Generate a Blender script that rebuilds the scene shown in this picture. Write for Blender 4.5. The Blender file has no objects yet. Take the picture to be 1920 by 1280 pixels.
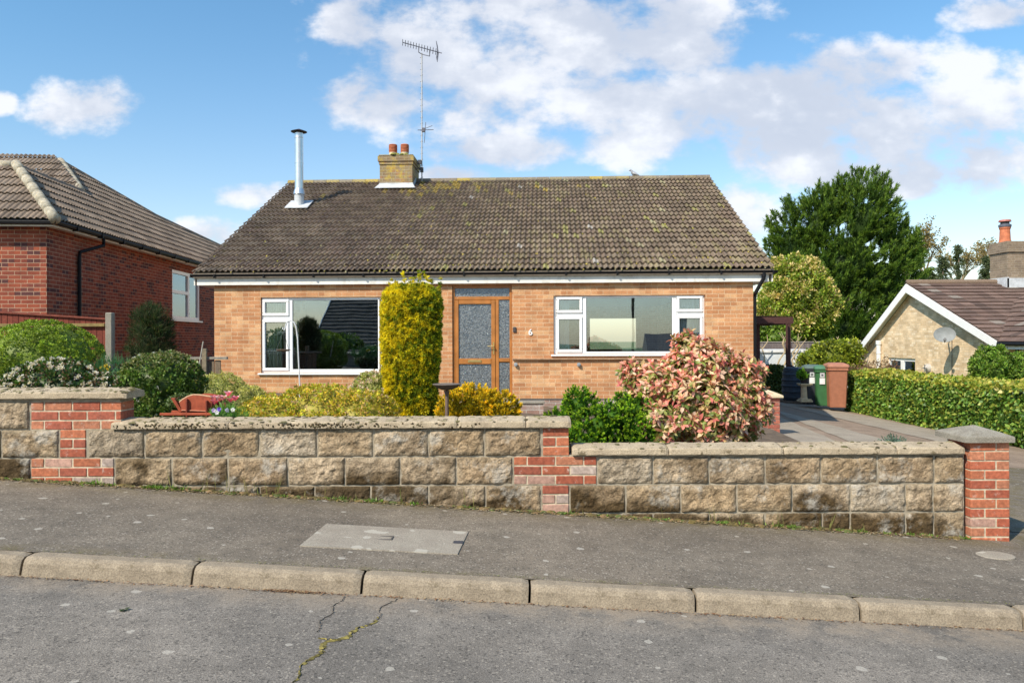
import bpy, bmesh, math, random
import numpy as np
from mathutils import Matrix, Vector
random.seed(7); RNG = np.random.default_rng(7)
R = math.radians
SC = bpy.context.scene; COL = SC.collection

# ------------------------------------------------------------------ camera, sky, sun, exposure
CAMZ = 1.5; F = 1430.0; ROLL = .0037
cam = bpy.data.cameras.new('camera'); camo = bpy.data.objects.new('camera', cam); COL.objects.link(camo)
cam.sensor_width = 36; cam.lens = F/1920*36; cam.shift_y = -5/1920; cam.clip_end = 3000; cam.clip_start = .05
camo.matrix_world = Matrix.Translation((0, 0, CAMZ)) @ Matrix.Rotation(R(90), 4, 'X') @ Matrix.Rotation(-ROLL, 4, 'Z')
SC.camera = camo
SC.view_settings.view_transform = 'Standard'; SC.view_settings.look = 'None'
SC.view_settings.exposure = 0.76; SC.view_settings.gamma = 1
SUN_AZ, SUN_EL = 42, 43       # degrees to the left of straight behind the camera / above the horizon
world = bpy.data.worlds.new('World'); SC.world = world; world.use_nodes = True
sun = bpy.data.lights.new('sun', 'SUN'); sun.energy = 3.5; sun.angle = R(.5); sun.color = (1, .90, .75)
suno = bpy.data.objects.new('sun', sun); COL.objects.link(suno)
sdir = Vector((-math.sin(R(SUN_AZ))*math.cos(R(SUN_EL)), -math.cos(R(SUN_AZ))*math.cos(R(SUN_EL)), math.sin(R(SUN_EL))))
suno.rotation_euler = sdir.to_track_quat('Z', 'Y').to_euler(); suno.location = sdir*30

class G:                                    # small node-graph helper
    def __init__(s, nt): s.nt = nt; s.L = nt.links
    def n(s, typ, **kw):
        nd = s.nt.nodes.new(typ)
        for k, v in kw.items():
            if k.startswith('_'): setattr(nd, k[1:], v)
        for k, v in kw.items():
            if k.startswith('_'): continue
            key = int(k[1:]) if k[0] == 'i' and k[1:].isdigit() else k.replace('__', ' ')
            s.set(nd.inputs[key], v)
        return nd
    def set(s, inp, v):
        if hasattr(v, 'bl_idname') and hasattr(v, 'links') or isinstance(v, bpy.types.NodeSocket): s.L.new(v, inp)
        else: inp.default_value = v if not (isinstance(v, tuple) and len(v) == 3 and inp.type == 'RGBA') else v+(1,)
    def m(s, op, a, b=0.0, c=0.0, clamp=False):
        nd = s.n('ShaderNodeMath', _operation=op, _use_clamp=clamp)
        for i, v in enumerate((a, b, c)):
            s.set(nd.inputs[i], v)
        return nd.outputs[0]
    def mix(s, f, a, b, mode='MIX'):
        nd = s.n('ShaderNodeMix', _data_type='RGBA', _blend_type=mode)
        s.set(nd.inputs[0], f); s.set(nd.inputs[6], a); s.set(nd.inputs[7], b)
        return nd.outputs[2]
    def ss(s, v, lo, hi, a=0.0, b=1.0):
        nd = s.n('ShaderNodeMapRange', _interpolation_type='SMOOTHSTEP')
        for i, x in enumerate((v, lo, hi, a, b)): s.set(nd.inputs[i], x)
        return nd.outputs[0]
    def noise(s, vec, scale, detail=3.0, rough=.55, out=0):
        nd = s.n('ShaderNodeTexNoise'); s.set(nd.inputs['Vector'], vec)
        nd.inputs['Scale'].default_value = scale; nd.inputs['Detail'].default_value = detail; nd.inputs['Roughness'].default_value = rough
        return nd.outputs[out]
    def vor(s, vec, scale, out='Distance', feat='F1', rnd=1.0):
        nd = s.n('ShaderNodeTexVoronoi', _feature=feat, _voronoi_dimensions='2D'); s.set(nd.inputs['Vector'], vec); nd.inputs['Scale'].default_value = scale
        nd.inputs['Randomness'].default_value = rnd
        return nd.outputs[out]

def px2d(px, py):                           # pixel of the 1920x1280 photo -> direction (x, z) per metre of depth
    a, b = px-960, py-640
    X = a-ROLL*b; Y = b+ROLL*a
    return X/F, -(Y+5)/F
def at(px, py, D):
    dx, dz = px2d(px, py); return Vector((dx*D, D, CAMZ+dz*D))

# sky: physical sky with broken cumulus cloud laid out by direction
def make_world():
    nt = world.node_tree; nt.nodes.clear(); g = G(nt)
    out = g.n('ShaderNodeOutputWorld'); bg = g.n('ShaderNodeBackground'); bg.inputs[1].default_value = .15
    sky = g.n('ShaderNodeTexSky', _sky_type='NISHITA', _sun_disc=False, _sun_elevation=R(SUN_EL), _sun_rotation=R(180+SUN_AZ))
    sky.air_density = 1.3; sky.dust_density = .6; sky.ozone_density = 1.6; sky.altitude = 50
    tc = g.n('ShaderNodeTexCoord'); sep = g.n('ShaderNodeSeparateXYZ', i0=tc.outputs['Generated'])
    ay = g.m('MAXIMUM', g.m('ABSOLUTE', sep.outputs[1]), .05)
    u = g.m('DIVIDE', sep.outputs[0], ay); v = g.m('DIVIDE', sep.outputs[2], ay)
    uv = g.n('ShaderNodeCombineXYZ', i0=u, i1=v).outputs[0]
    P = [(1450,205,420,95),(1780,290,260,70),(1030,70,400,125),(1240,60,180,115),(1090,185,330,85),(720,190,130,62),(660,50,75,60),(800,100,140,100),(960,280,170,40),(1200,270,160,45),
         (1330,240,330,75),(1480,260,200,90),(1700,250,330,75),(1640,140,150,60),(1850,190,210,105),(1740,330,190,42),(1560,330,150,40),(1820,330,130,36),
         (1385,400,85,60),(850,328,80,22),(475,368,85,28),(398,440,72,38),(150,200,105,58),(0,192,35,24),(1880,25,110,38),(930,120,230,160),
         (-300,250,200,90),(2300,150,300,120),(900,-350,900,160)]
    dens = None
    for cx, cy, rx, ry in P:
        ux, vz = px2d(cx, cy)
        a = g.m('DIVIDE', g.m('SUBTRACT', u, ux), rx/F); b = g.m('DIVIDE', g.m('SUBTRACT', v, vz), ry/F)
        d = g.m('SUBTRACT', 1.0, g.m('ADD', g.m('MULTIPLY', a, a), g.m('MULTIPLY', b, b)))
        dens = d if dens is None else g.m('SMOOTH_MAX', dens, d, .25)
    dens = g.m('MAXIMUM', dens, -1.5)
    mp = g.n('ShaderNodeMapping'); g.L.new(uv, mp.inputs[0]); mp.inputs['Scale'].default_value = (1, 1.5, 1); 
    n1 = g.noise(mp.outputs[0], 9.5, 9, .58); n2 = g.noise(mp.outputs[0], 3.1, 5, .55)
    tot = g.m('ADD', dens, g.m('MULTIPLY', g.m('SUBTRACT', n1, .5), 5.2))
    cov = g.ss(tot, -.25, .9)
    shade = g.ss(g.m('ADD', n2, g.m('MULTIPLY', g.m('SUBTRACT', n1, .5), .9)), .38, .66)
    core = g.ss(tot, .3, 1.9)
    ccol = g.mix(shade, (2.65, 2.85, 3.3), (3.95, 4.03, 4.25))
    ccol = g.mix(g.m('MULTIPLY', core, g.m('SUBTRACT', 1.0, shade)), ccol, (2.35, 2.6, 3.1))
    hz = g.ss(v, .0, .5)
    tint = g.mix(hz, (.66, .67, .74), (.42, .62, .72))
    scol = g.mix(1.0, sky.outputs[0], tint, 'MULTIPLY')
    fin = g.mix(g.m('MULTIPLY', cov, .93), scol, ccol)
    g.L.new(fin, bg.inputs[0]); g.L.new(bg.outputs[0], out.inputs[0])
make_world()

# ------------------------------------------------------------------ helpers
def tag(o, label=None, cat=None, group=None, kind=None):
    if label: o['label'] = label
    if cat: o['category'] = cat
    if group: o['group'] = group
    if kind: o['kind'] = kind
    return o
def thing(name, label, cat, loc=(0, 0, 0), rz=0.0, group=None, rot=None):
    o = bpy.data.objects.new(name, None); COL.objects.link(o); o.location = loc
    o.rotation_euler = rot if rot else (0, 0, rz); o.empty_display_size = .1
    return tag(o, label, cat, group)

def lin(*c):                                # sRGB 0-255 -> linear
    return tuple(((x/255+.055)/1.055)**2.4 if x > 10 else x/255/12.92 for x in c)

class MB:                                   # mesh builder: verts, faces, per-loop uv in metres, per-face colour
    def __init__(s): s.v = []; s.f = []; s.c = []; s.m = []; s.mi = 0; s.col = (1, 1, 1)
    def add(s, vs, fs, col=None):
        b = len(s.v); s.v += [tuple(p) for p in vs]
        for f in fs: s.f.append([b+i for i in f]); s.c.append(col or s.col); s.m.append(s.mi)
        return s
    def quad(s, a, b, c, d, col=None): return s.add([a, b, c, d], [(0, 1, 2, 3)], col)
    def box(s, x0, x1, y0, y1, z0, z1, col=None, bev=0.0, jit=0.0):
        if bev <= 0:
            vs = [(x, y, z) for z in (z0, z1) for y in (y0, y1) for x in (x0, x1)]
            fs = [(0, 2, 3, 1), (4, 5, 7, 6), (0, 1, 5, 4), (2, 6, 7, 3), (0, 4, 6, 2), (1, 3, 7, 5)]
            return s.add(vs, fs, col)
        b = min(bev, (x1-x0)*.45, (y1-y0)*.45, (z1-z0)*.45)
        vs = []; ids = {}
        for ix, x in enumerate((x0, x1)):
            for iy, y in enumerate((y0, y1)):
                for iz, z in enumerate((z0, z1)):
                    sx, sy, sz = (1-2*ix)*b, (1-2*iy)*b, (1-2*iz)*b
                    j = [random.uniform(-jit, jit) for _ in range(3)]
                    ids[ix, iy, iz] = len(vs)
                    vs += [(x+j[0], y+sy+j[1], z+sz+j[2]), (x+sx+j[0], y+j[1], z+sz+j[2]), (x+sx+j[0], y+sy+j[1], z+j[2])]
        I = lambda ix, iy, iz, k: ids[ix, iy, iz]+k
        fs = []
        for ix in (0, 1): fs.append([I(ix, 0, 0, 0), I(ix, 0, 1, 0), I(ix, 1, 1, 0), I(ix, 1, 0, 0)][::(1 if ix == 0 else -1)])
        for iy in (0, 1): fs.append([I(0, iy, 0, 1), I(1, iy, 0, 1), I(1, iy, 1, 1), I(0, iy, 1, 1)][::(1 if iy == 0 else -1)])
        for iz in (0, 1): fs.append([I(0, 0, iz, 2), I(0, 1, iz, 2), I(1, 1, iz, 2), I(1, 0, iz, 2)][::(1 if iz == 0 else -1)])
        for ix in (0, 1):
            for iy in (0, 1): fs.append([I(ix, iy, 0, 0), I(ix, iy, 0, 1), I(ix, iy, 1, 1), I(ix, iy, 1, 0)][::(1 if (ix+iy) % 2 else -1)])
            for iz in (0, 1): fs.append([I(ix, 0, iz, 0), I(ix, 0, iz, 2), I(ix, 1, iz, 2), I(ix, 1, iz, 0)][::(-1 if (ix+iz) % 2 else 1)])
        for iy in (0, 1):
            for iz in (0, 1): fs.append([I(0, iy, iz, 1), I(0, iy, iz, 2), I(1, iy, iz, 2), I(1, iy, iz, 1)][::(1 if (iy+iz) % 2 else -1)])
        for ix in (0, 1):
            for iy in (0, 1):
                for iz in (0, 1): fs.append([I(ix, iy, iz, 0), I(ix, iy, iz, 1), I(ix, iy, iz, 2)][::(1 if (ix+iy+iz) % 2 else -1)])
        return s.add(vs, fs, col)
    def tube(s, pts, r, n=8, col=None, cap=True):
        pts = [Vector(p) for p in pts]; rs = r if isinstance(r, (list, tuple)) else [r]*len(pts)
        vs = []; fs = []; up = None
        for i, p in enumerate(pts):
            d = (pts[min(i+1, len(pts)-1)]-pts[max(i-1, 0)]).normalized()
            if up is None: up = Vector((0, 0, 1)) if abs(d.z) < .9 else Vector((1, 0, 0))
            a = d.cross(up).normalized(); b = a.cross(d).normalized(); up = b
            for k in range(n):
                t = 2*math.pi*k/n; vs.append(p+(a*math.cos(t)+b*math.sin(t))*rs[i])
        for i in range(len(pts)-1):
            for k in range(n): fs.append((i*n+k, i*n+(k+1) % n, (i+1)*n+(k+1) % n, (i+1)*n+k))
        if cap: fs.append(tuple(range(n))[::-1]); fs.append(tuple((len(pts)-1)*n+k for k in range(n)))
        return s.add(vs, fs, col)
    def lathe(s, prof, c=(0, 0, 0), n=20, col=None, sx=1, sy=1):
        vs = []; fs = []
        for r, z in prof:
            for k in range(n): t = 2*math.pi*k/n; vs.append((c[0]+r*sx*math.cos(t), c[1]+r*sy*math.sin(t), c[2]+z))
        for i in range(len(prof)-1):
            for k in range(n): fs.append((i*n+k, i*n+(k+1) % n, (i+1)*n+(k+1) % n, (i+1)*n+k))
        fs.append(tuple(range(n))[::-1]); fs.append(tuple((len(prof)-1)*n+k for k in range(n)))
        return s.add(vs, fs, col)
    def prism(s, poly, axis, a, b, col=None):   # poly of 2D points extruded along axis from a to b
        n = len(poly)
        def P(q, t): return (t, q[0], q[1]) if axis == 0 else (q[0], t, q[1]) if axis == 1 else (q[0], q[1], t)
        vs = [P(q, a) for q in poly]+[P(q, b) for q in poly]
        fs = [tuple(range(n))[::-1], tuple(range(n, 2*n))]+[(i, (i+1) % n, n+(i+1) % n, n+i) for i in range(n)]
        return s.add(vs, fs, col)
    def build(s, name, mats, parent=None, smooth=False, recalc=True):
        return mkmesh(name, s.v, s.f, mats, parent, s.c, s.m, smooth, recalc)

def mkmesh(name, v, f, mats, parent=None, cols=None, mi=None, smooth=False, recalc=True, uv=True):
    me = bpy.data.meshes.new(name); me.from_pydata([tuple(map(float, p)) for p in v] if not isinstance(v, np.ndarray) else v.tolist(), [], f if not isinstance(f, np.ndarray) else f.tolist())
    if recalc:
        bm = bmesh.new(); bm.from_mesh(me); bmesh.ops.recalc_face_normals(bm, faces=bm.faces); bm.to_mesh(me); bm.free()
    mats = mats if isinstance(mats, (list, tuple)) else [mats]
    for m in mats: me.materials.append(m)
    nf = len(me.polygons)
    if cols is not None:
        a = me.attributes.new('Col', 'FLOAT_COLOR', 'FACE'); c = np.ones((nf, 4), dtype=np.float32); c[:, :3] = np.array(cols, dtype=np.float32)[:, :3]
        a.data.foreach_set('color', c.ravel())
    if mi is not None and len(mats) > 1: me.polygons.foreach_set('material_index', np.array(mi, dtype=np.int32))
    if uv: autouv(me)
    if smooth: me.polygons.foreach_set('use_smooth', [True]*nf)
    me.update()
    o = bpy.data.objects.new(name, me); COL.objects.link(o)
    if parent: o.parent = parent
    return o
def autouv(me):
    nv = len(me.vertices); co = np.empty(nv*3, dtype=np.float32); me.vertices.foreach_get('co', co); co = co.reshape(-1, 3)
    nf = len(me.polygons); no = np.empty(nf*3, dtype=np.float32); me.polygons.foreach_get('normal', no); no = np.abs(no.reshape(-1, 3))
    nl = len(me.loops); vi = np.empty(nl, dtype=np.int32); me.loops.foreach_get('vertex_index', vi)
    lt = np.empty(nf, dtype=np.int32); me.polygons.foreach_get('loop_total', lt)
    ax = np.repeat(np.argmax(no, axis=1), lt); P = co[vi]
    u = np.where(ax == 0, P[:, 1], P[:, 0]); w = np.where(ax == 2, P[:, 1], P[:, 2])
    l = me.uv_layers.new(name='UVMap'); l.data.foreach_set('uv', np.stack([u, w], 1).ravel().astype(np.float32))

def _h(ix, iy, iz, seed):
    n = (ix*374761393+iy*668265263+iz*2147483647+seed*974634777) & 0xffffffff
    n = ((n ^ (n >> 13))*1274126177) & 0xffffffff
    n = ((n ^ (n >> 16))*2246822519) & 0xffffffff
    return ((n ^ (n >> 15)) & 0xffff)/65535.0
def vnoise(P, seed=0):
    P = np.asarray(P, dtype=np.float64); i = np.floor(P).astype(np.int64); f = P-i; f = f*f*(3-2*f); r = 0
    for dx in (0, 1):
        for dy in (0, 1):
            for dz in (0, 1):
                w = (f[..., 0] if dx else 1-f[..., 0])*(f[..., 1] if dy else 1-f[..., 1])*(f[..., 2] if dz else 1-f[..., 2])
                r = r+w*_h(i[..., 0]+dx, i[..., 1]+dy, i[..., 2]+dz, seed)
    return r
def fbm(P, oct=4, seed=0):
    P = np.asarray(P, dtype=np.float64); a = 1; s = 0; t = 0
    for k in range(oct): s = s+a*vnoise(P*(2.03**k)+k*7.3, seed+k); t += a; a *= .55
    return s/t

# ------------------------------------------------------------------ materials
def newmat(name):
    m = bpy.data.materials.new(name); m.use_nodes = True; nt = m.node_tree; g = G(nt)
    return m, g, nt.nodes['Principled BSDF']
def bump(g, b, h, strength=.5, dist=.01):
    n = g.n('ShaderNodeBump', Height=h); n.inputs['Strength'].default_value = strength; n.inputs['Distance'].default_value = dist
    g.L.new(n.outputs[0], b.inputs['Normal'])
def m_plain(name, col, rough=.6, var=.12, scale=6, metal=0.0, bumps=0.0, dirt=None, spec=.5, bscale=80):
    m, g, b = newmat(name); tc = g.n('ShaderNodeTexCoord').outputs['Object']
    n = g.noise(tc, scale, 5); f = g.ss(n, .3, .7)
    c = g.mix(f, tuple(x*(1-var) for x in col), tuple(min(1, x*(1+var)) for x in col))
    if dirt: c = g.mix(g.m('MULTIPLY', g.ss(g.noise(tc, scale*2.3, 6, .65), .5, .75), dirt[3]), c, dirt[:3])
    g.L.new(c, b.inputs['Base Color']); b.inputs['Roughness'].default_value = rough; b.inputs['Metallic'].default_value = metal
    b.inputs['Specular IOR Level'].default_value = spec
    if bumps: bump(g, b, g.noise(tc, bscale, 4), bumps, .004)
    return m
def m_attr(name, rough=.7, var=.25, scale=25, bumps=.3, bscale=120, extra=None, bd=.003, spec=.4):
    m, g, b = newmat(name); tc = g.n('ShaderNodeTexCoord').outputs['Object']
    a = g.n('ShaderNodeAttribute', _attribute_name='Col').outputs['Color']
    n = g.noise(tc, scale, 5, .6)
    c = g.mix(1.0, a, g.mix(g.ss(n, .25, .75), (1-var,)*3, (1+var,)*3), 'MULTIPLY')
    if extra: c = extra(g, tc, c)
    g.L.new(c, b.inputs['Base Color']); b.inputs['Roughness'].default_value = rough; b.inputs['Specular IOR Level'].default_value = spec
    if bumps: bump(g, b, g.noise(tc, bscale, 5, .65), bumps, bd)
    return m
def m_brick(name, c1, c2, c3, mortar, stain=None, w=.225, h=.075, mw=.011, off=(0, 0), rough=.85):
    m, g, b = newmat(name); tc = g.n('ShaderNodeTexCoord')
    mp = g.n('ShaderNodeMapping'); g.L.new(tc.outputs['UV'], mp.inputs[0]); mp.inputs['Location'].default_value = (off[0], off[1], 0)
    wob = g.noise(tc.outputs['Object'], 9, 3, .5, out=1)
    vec = g.n('ShaderNodeVectorMath', _operation='MULTIPLY_ADD'); g.L.new(wob, vec.inputs[0]); vec.inputs[1].default_value = (.006, .005, 0); g.L.new(mp.outputs[0], vec.inputs[2])
    def br(a, bcol, bias):
        t = g.n('ShaderNodeTexBrick', Vector=vec.outputs[0], Color1=a, Color2=bcol, Mortar=mortar); t.offset = .5
        t.inputs['Scale'].default_value = 1; t.inputs['Mortar Size'].default_value = mw/2; t.inputs['Mortar Smooth'].default_value = .25
        t.inputs['Brick Width'].default_value = w; t.inputs['Row Height'].default_value = h; t.inputs['Bias'].default_value = bias
        return t
    t1 = br(c1, c2, -.1); 
    # per-brick random value for the third colour
    sp = g.n('ShaderNodeSeparateXYZ', i0=vec.outputs[0])
    row = g.m('FLOOR', g.m('DIVIDE', sp.outputs[1], h)); sh = g.m('MULTIPLY', g.m('FLOORED_MODULO', row, 2.0), .5)
    colm = g.m('FLOOR', g.m('ADD', g.m('DIVIDE', sp.outputs[0], w), sh))
    wn = g.n('ShaderNodeTexWhiteNoise', _noise_dimensions='3D', Vector=g.n('ShaderNodeCombineXYZ', i0=row, i1=colm, i2=3.7).outputs[0])
    fac = t1.outputs['Fac']
    k = g.m('MULTIPLY', g.ss(wn.outputs[0], .72, .9), g.m('SUBTRACT', 1.0, fac))
    c = g.mix(k, t1.outputs[0], c3)
    n = g.noise(tc.outputs['Object'], 3, 4); n2 = g.noise(tc.outputs['Object'], 45, 4, .7)
    c = g.mix(1.0, c, g.mix(g.ss(n, .3, .7), (.84,)*3, (1.12,)*3), 'MULTIPLY')
    c = g.mix(1.0, c, g.mix(g.ss(n2, .3, .7), (.84,)*3, (1.15,)*3), 'MULTIPLY')
    if stain: c = g.mix(g.m('MULTIPLY', g.ss(g.noise(tc.outputs['Object'], stain[3], 6, .65), .48, .72), stain[4]), c, stain[:3])
    g.L.new(c, b.inputs['Base Color']); b.inputs['Roughness'].default_value = rough; b.inputs['Specular IOR Level'].default_value = .25
    hgt = g.m('ADD', g.m('MULTIPLY', g.m('SUBTRACT', 1.0, fac), 1.0), g.m('MULTIPLY', n2, .35))
    bump(g, b, hgt, .55, .006)
    return m
def m_leaf(name, rough=.5, trans=.3, spec=.35, var=.3):
    m, g, b = newmat(name); a = g.n('ShaderNodeAttribute', _attribute_name='Col').outputs['Color']
    tc = g.n('ShaderNodeTexCoord').outputs['Object']
    c = g.mix(1.0, a, g.mix(g.ss(g.noise(tc, 12, 3), .3, .7), (1-var,)*3, (1+var,)*3), 'MULTIPLY')
    g.L.new(c, b.inputs['Base Color']); b.inputs['Roughness'].default_value = rough; b.inputs['Specular IOR Level'].default_value = spec
    t = g.n('ShaderNodeBsdfTranslucent'); g.L.new(g.mix(1.0, c, (1.15, 1.1, .6), 'MULTIPLY'), t.inputs[0])
    mx = g.n('ShaderNodeMixShader'); mx.inputs[0].default_value = trans
    g.L.new(b.outputs[0], mx.inputs[1]); g.L.new(t.outputs[0], mx.inputs[2]); g.L.new(mx.outputs[0], g.nt.nodes['Material Output'].inputs[0])
    return m
def m_glass(name, fac=.3, tint=(.8, .86, .84), pattern=False):
    m, g, b = newmat(name); g.nt.nodes.remove(b)
    tr = g.n('ShaderNodeBsdfTransparent'); tr.inputs[0].default_value = tint+(1,)
    gl = g.n('ShaderNodeBsdfGlossy'); gl.inputs['Roughness'].default_value = 0.0 if not pattern else .12; gl.inputs[0].default_value = (.70, .85, 1, 1)
    fr = g.n('ShaderNodeFresnel'); fr.inputs[0].default_value = 1.5
    tc = g.n('ShaderNodeTexCoord').outputs['Object']
    f = g.m('ADD', fr.outputs[0], fac, clamp=True)
    if pattern:
        df = g.n('ShaderNodeBsdfPrincipled'); df.inputs['Roughness'].default_value = .3
        v = g.noise(tc, 42, 3, .7); c = g.mix(g.ss(v, .40, .64), (.075, .08, .078), (.27, .275, .255)); g.L.new(c, df.inputs[0])
        m1 = g.n('ShaderNodeMixShader'); m1.inputs[0].default_value = .72; g.L.new(tr.outputs[0], m1.inputs[1]); g.L.new(df.outputs[0], m1.inputs[2]); base = m1.outputs[0]
        bn = g.n('ShaderNodeBump', Height=g.noise(tc, 70, 2)); bn.inputs['Strength'].default_value = .8; bn.inputs['Distance'].default_value = .01
        g.L.new(bn.outputs[0], gl.inputs['Normal']); g.L.new(bn.outputs[0], df.inputs['Normal'])
    else:
        base = tr.outputs[0]
        bn = g.n('ShaderNodeBump', Height=g.noise(tc, 1.4, 1)); bn.inputs['Strength'].default_value = .02; bn.inputs['Distance'].default_value = .05
        g.L.new(bn.outputs[0], gl.inputs['Normal'])
    mx = g.n('ShaderNodeMixShader'); g.L.new(f, mx.inputs[0]); g.L.new(base, mx.inputs[1]); g.L.new(gl.outputs[0], mx.inputs[2])
    g.L.new(mx.outputs[0], g.nt.nodes['Material Output'].inputs[0])
    return m
def m_asphalt(name, base, warm, speck=1.0, spots=.9, mossy=False, gutter=False):
    m, g, b = newmat(name); tc = g.n('ShaderNodeTexCoord').outputs['Object']
    n = g.noise(tc, .9, 5, .6); n2 = g.noise(tc, 5, 5, .65); n3 = g.noise(tc, 160, 2, .7)
    c = g.mix(g.ss(n, .3, .7), base, warm)
    c = g.mix(1.0, c, g.mix(g.ss(n2, .25, .75), (.82,)*3, (1.16,)*3), 'MULTIPLY')
    c = g.mix(1.0, c, g.mix(g.ss(g.noise(tc, .33, 6, .68), .35, .65), (.82, .83, .84), (1.14, 1.13, 1.11)), 'MULTIPLY')
    c = g.mix(1.0, c, g.mix(g.ss(n3, .3, .7), (.55,)*3, (1.4,)*3), 'MULTIPLY')
    vc = g.vor(tc, 60, 'Color'); vd = g.vor(tc, 60)
    sx = g.n('ShaderNodeSeparateXYZ', i0=vc)
    st = g.m('MULTIPLY', g.m('GREATER_THAN', sx.outputs[0], .86), g.m('LESS_THAN', vd, .38))
    c = g.mix(g.m('MULTIPLY', st, .42*speck), c, (.50, .44, .36))
    dk = g.m('MULTIPLY', g.m('LESS_THAN', sx.outputs[1], .12), g.m('LESS_THAN', vd, .45))
    c = g.mix(g.m('MULTIPLY', dk, .5), c, (.035, .033, .03))
    if mossy:                                # brown green growth where the paving meets the wall and the kerb
        sy = g.n('ShaderNodeSeparateXYZ', i0=tc).outputs[1]; nm = g.noise(tc, 6, 5, .7)
        for lo, hi, am in ((5.55, 6.0, .55), (4.42, 4.24, .5)):
            c = g.mix(g.m('MULTIPLY', g.m('MULTIPLY', g.ss(sy, lo, hi), g.ss(nm, .38, .62)), am), c, (.13, .10, .035))
    if gutter:                               # pale dust and grit gathered against the kerb
        sy = g.n('ShaderNodeSeparateXYZ', i0=tc).outputs[1]; nm = g.noise(tc, 5, 6, .7)
        c = g.mix(g.m('MULTIPLY', g.m('MULTIPLY', g.ss(sy, 3.75, 4.12), g.ss(nm, .35, .65)), .6), c, (.32, .25, .175))
    # pale lichen / gum spots
    v2 = g.n('ShaderNodeTexVoronoi', _voronoi_dimensions='2D'); g.L.new(g.n('ShaderNodeVectorMath', _operation='MULTIPLY_ADD', i0=g.noise(tc, 30, 2, .5, out=1), i1=(.03, .03, 0), i2=tc).outputs[0], v2.inputs['Vector']); v2.inputs['Scale'].default_value = 4.2
    s2 = g.n('ShaderNodeSeparateXYZ', i0=v2.outputs['Color'])
    rad = g.m('MULTIPLY_ADD', s2.outputs[1], .09, .025)
    sp = g.m('MULTIPLY', g.m('LESS_THAN', v2.outputs['Distance'], rad), g.m('GREATER_THAN', g.m('ADD', s2.outputs[0], g.m('MULTIPLY', g.m('SUBTRACT', n, .5), 1.2)), .72))
    c = g.mix(g.m('MULTIPLY', sp, .6*spots), c, (.50, .46, .39))
    g.L.new(c, b.inputs['Base Color']); b.inputs['Roughness'].default_value = .88; b.inputs['Specular IOR Level'].default_value = .3
    bump(g, b, g.m('ADD', g.noise(tc, 140, 2, .6), g.m('MULTIPLY', st, .3)), .6, .006)
    return m
M = {}
M['pave'] = m_asphalt('pavement_asphalt', (.165, .136, .104), (.215, .18, .138), 1.0, 1.0, True)
M['road'] = m_asphalt('road_asphalt', (.178, .158, .134), (.215, .19, .162), .8, .9, False, True)
M['white'] = m_plain('white_upvc', (.86, .86, .85), .32, .03)
M['whitepaint'] = m_plain('white_paint', (.74, .72, .67), .5, .08, 3, dirt=(.30, .27, .22, .45))
M['black'] = m_plain('black_gutter', (.009, .009, .011), .5, .2, spec=.2)
M['steel'] = m_plain('brushed_steel', (.68, .69, .70), .33, .08, 5, metal=.85)
M['lead'] = m_plain('lead_flashing', (.52, .54, .56), .55, .15, 7, bumps=.2)
M['wood'] = m_plain('oak_door', (.40, .155, .035), .38, .16, 5)
M['brass'] = m_plain('brass', (.75, .55, .22), .3, .05, 5, metal=.8)
M['glass'] = m_glass('window_glass', .17, (.92, .96, .95))
M['obscure'] = m_glass('obscured_glass', .10, (.5, .52, .5), True)
M['brickm'] = m_brick('buff_orange_brick', (.55, .275, .13), (.43, .19, .085), (.62, .355, .18), (.60, .43, .27), stain=(.33, .17, .09, 1.1, .30))
M['brickd'] = m_brick('plinth_brick', (.33, .22, .18), (.27, .16, .12), (.42, .36, .32), (.46, .42, .37), stain=(.5, .47, .43, 6, .6))
M['brickred'] = m_brick('dark_red_brick', (.31, .078, .04), (.20, .052, .034), (.10, .038, .036), (.42, .28, .19))
M['brickcream'] = m_brick('cream_brick', (.80, .61, .39), (.60, .43, .25), (.84, .68, .48), (.60, .49, .35))
M['brickchim'] = m_brick('chimney_brick', (.27, .20, .11), (.22, .15, .09), (.30, .17, .09), (.36, .31, .22), stain=(.50, .36, .05, 5, .85))
M['brickchim2'] = m_brick('grey_chimney_brick', (.25, .19, .13), (.20, .15, .11), (.28, .21, .15), (.34, .29, .23))
M['terracotta'] = m_plain('terracotta', (.50, .155, .07), .75, .2, 9)
M['creampot'] = m_plain('stone_pot', (.58, .48, .32), .8, .12, 9, dirt=(.3, .25, .15, .4))
def _lich(g, tc, c):
    c = g.mix(g.m('MULTIPLY', g.ss(g.noise(tc, 7, 6, .7), .56, .68), .6), c, (.13, .115, .035))
    c = g.mix(g.m('MULTIPLY', g.ss(g.noise(tc, .8, 4, .6), .45, .7), .35), c, (.12, .085, .06))
    return g.mix(g.m('MULTIPLY', g.ss(g.noise(tc, 22, 4, .6), .60, .68), .6), c, (.42, .37, .29))
M['tile'] = m_attr('roof_tile', .85, .3, 30, .5, 90, _lich, .006)
M['tile2'] = m_attr('neighbour_roof_tile', .85, .25, 30, .4, 90, lambda g, tc, c: g.mix(g.m('MULTIPLY', g.ss(g.noise(tc, 9, 5, .7), .62, .7), .5), c, (.45, .41, .33)), .006)
M['hip'] = m_plain('lichened_hip_tile', (.36, .33, .26), .9, .3, 18, bumps=.5, dirt=(.55, .33, .03, .75))
M['attr'] = m_attr('fired_brick', .85, .28, 40, .5, 110, lambda g, tc, c: g.mix(g.m('MULTIPLY', g.ss(g.noise(tc, 16, 6, .7), .58, .72), .65), c, (.58, .50, .43)), .004)
M['pointing'] = m_plain('pale_pointing', (.50, .42, .30), .95, .25, 20, bumps=.6)
M['mortar'] = m_plain('mortar', (.31, .265, .195), .95, .25, 20, bumps=.6)
M['paint'] = m_attr('plain_tinted', .6, .12, 10, 0)
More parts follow.
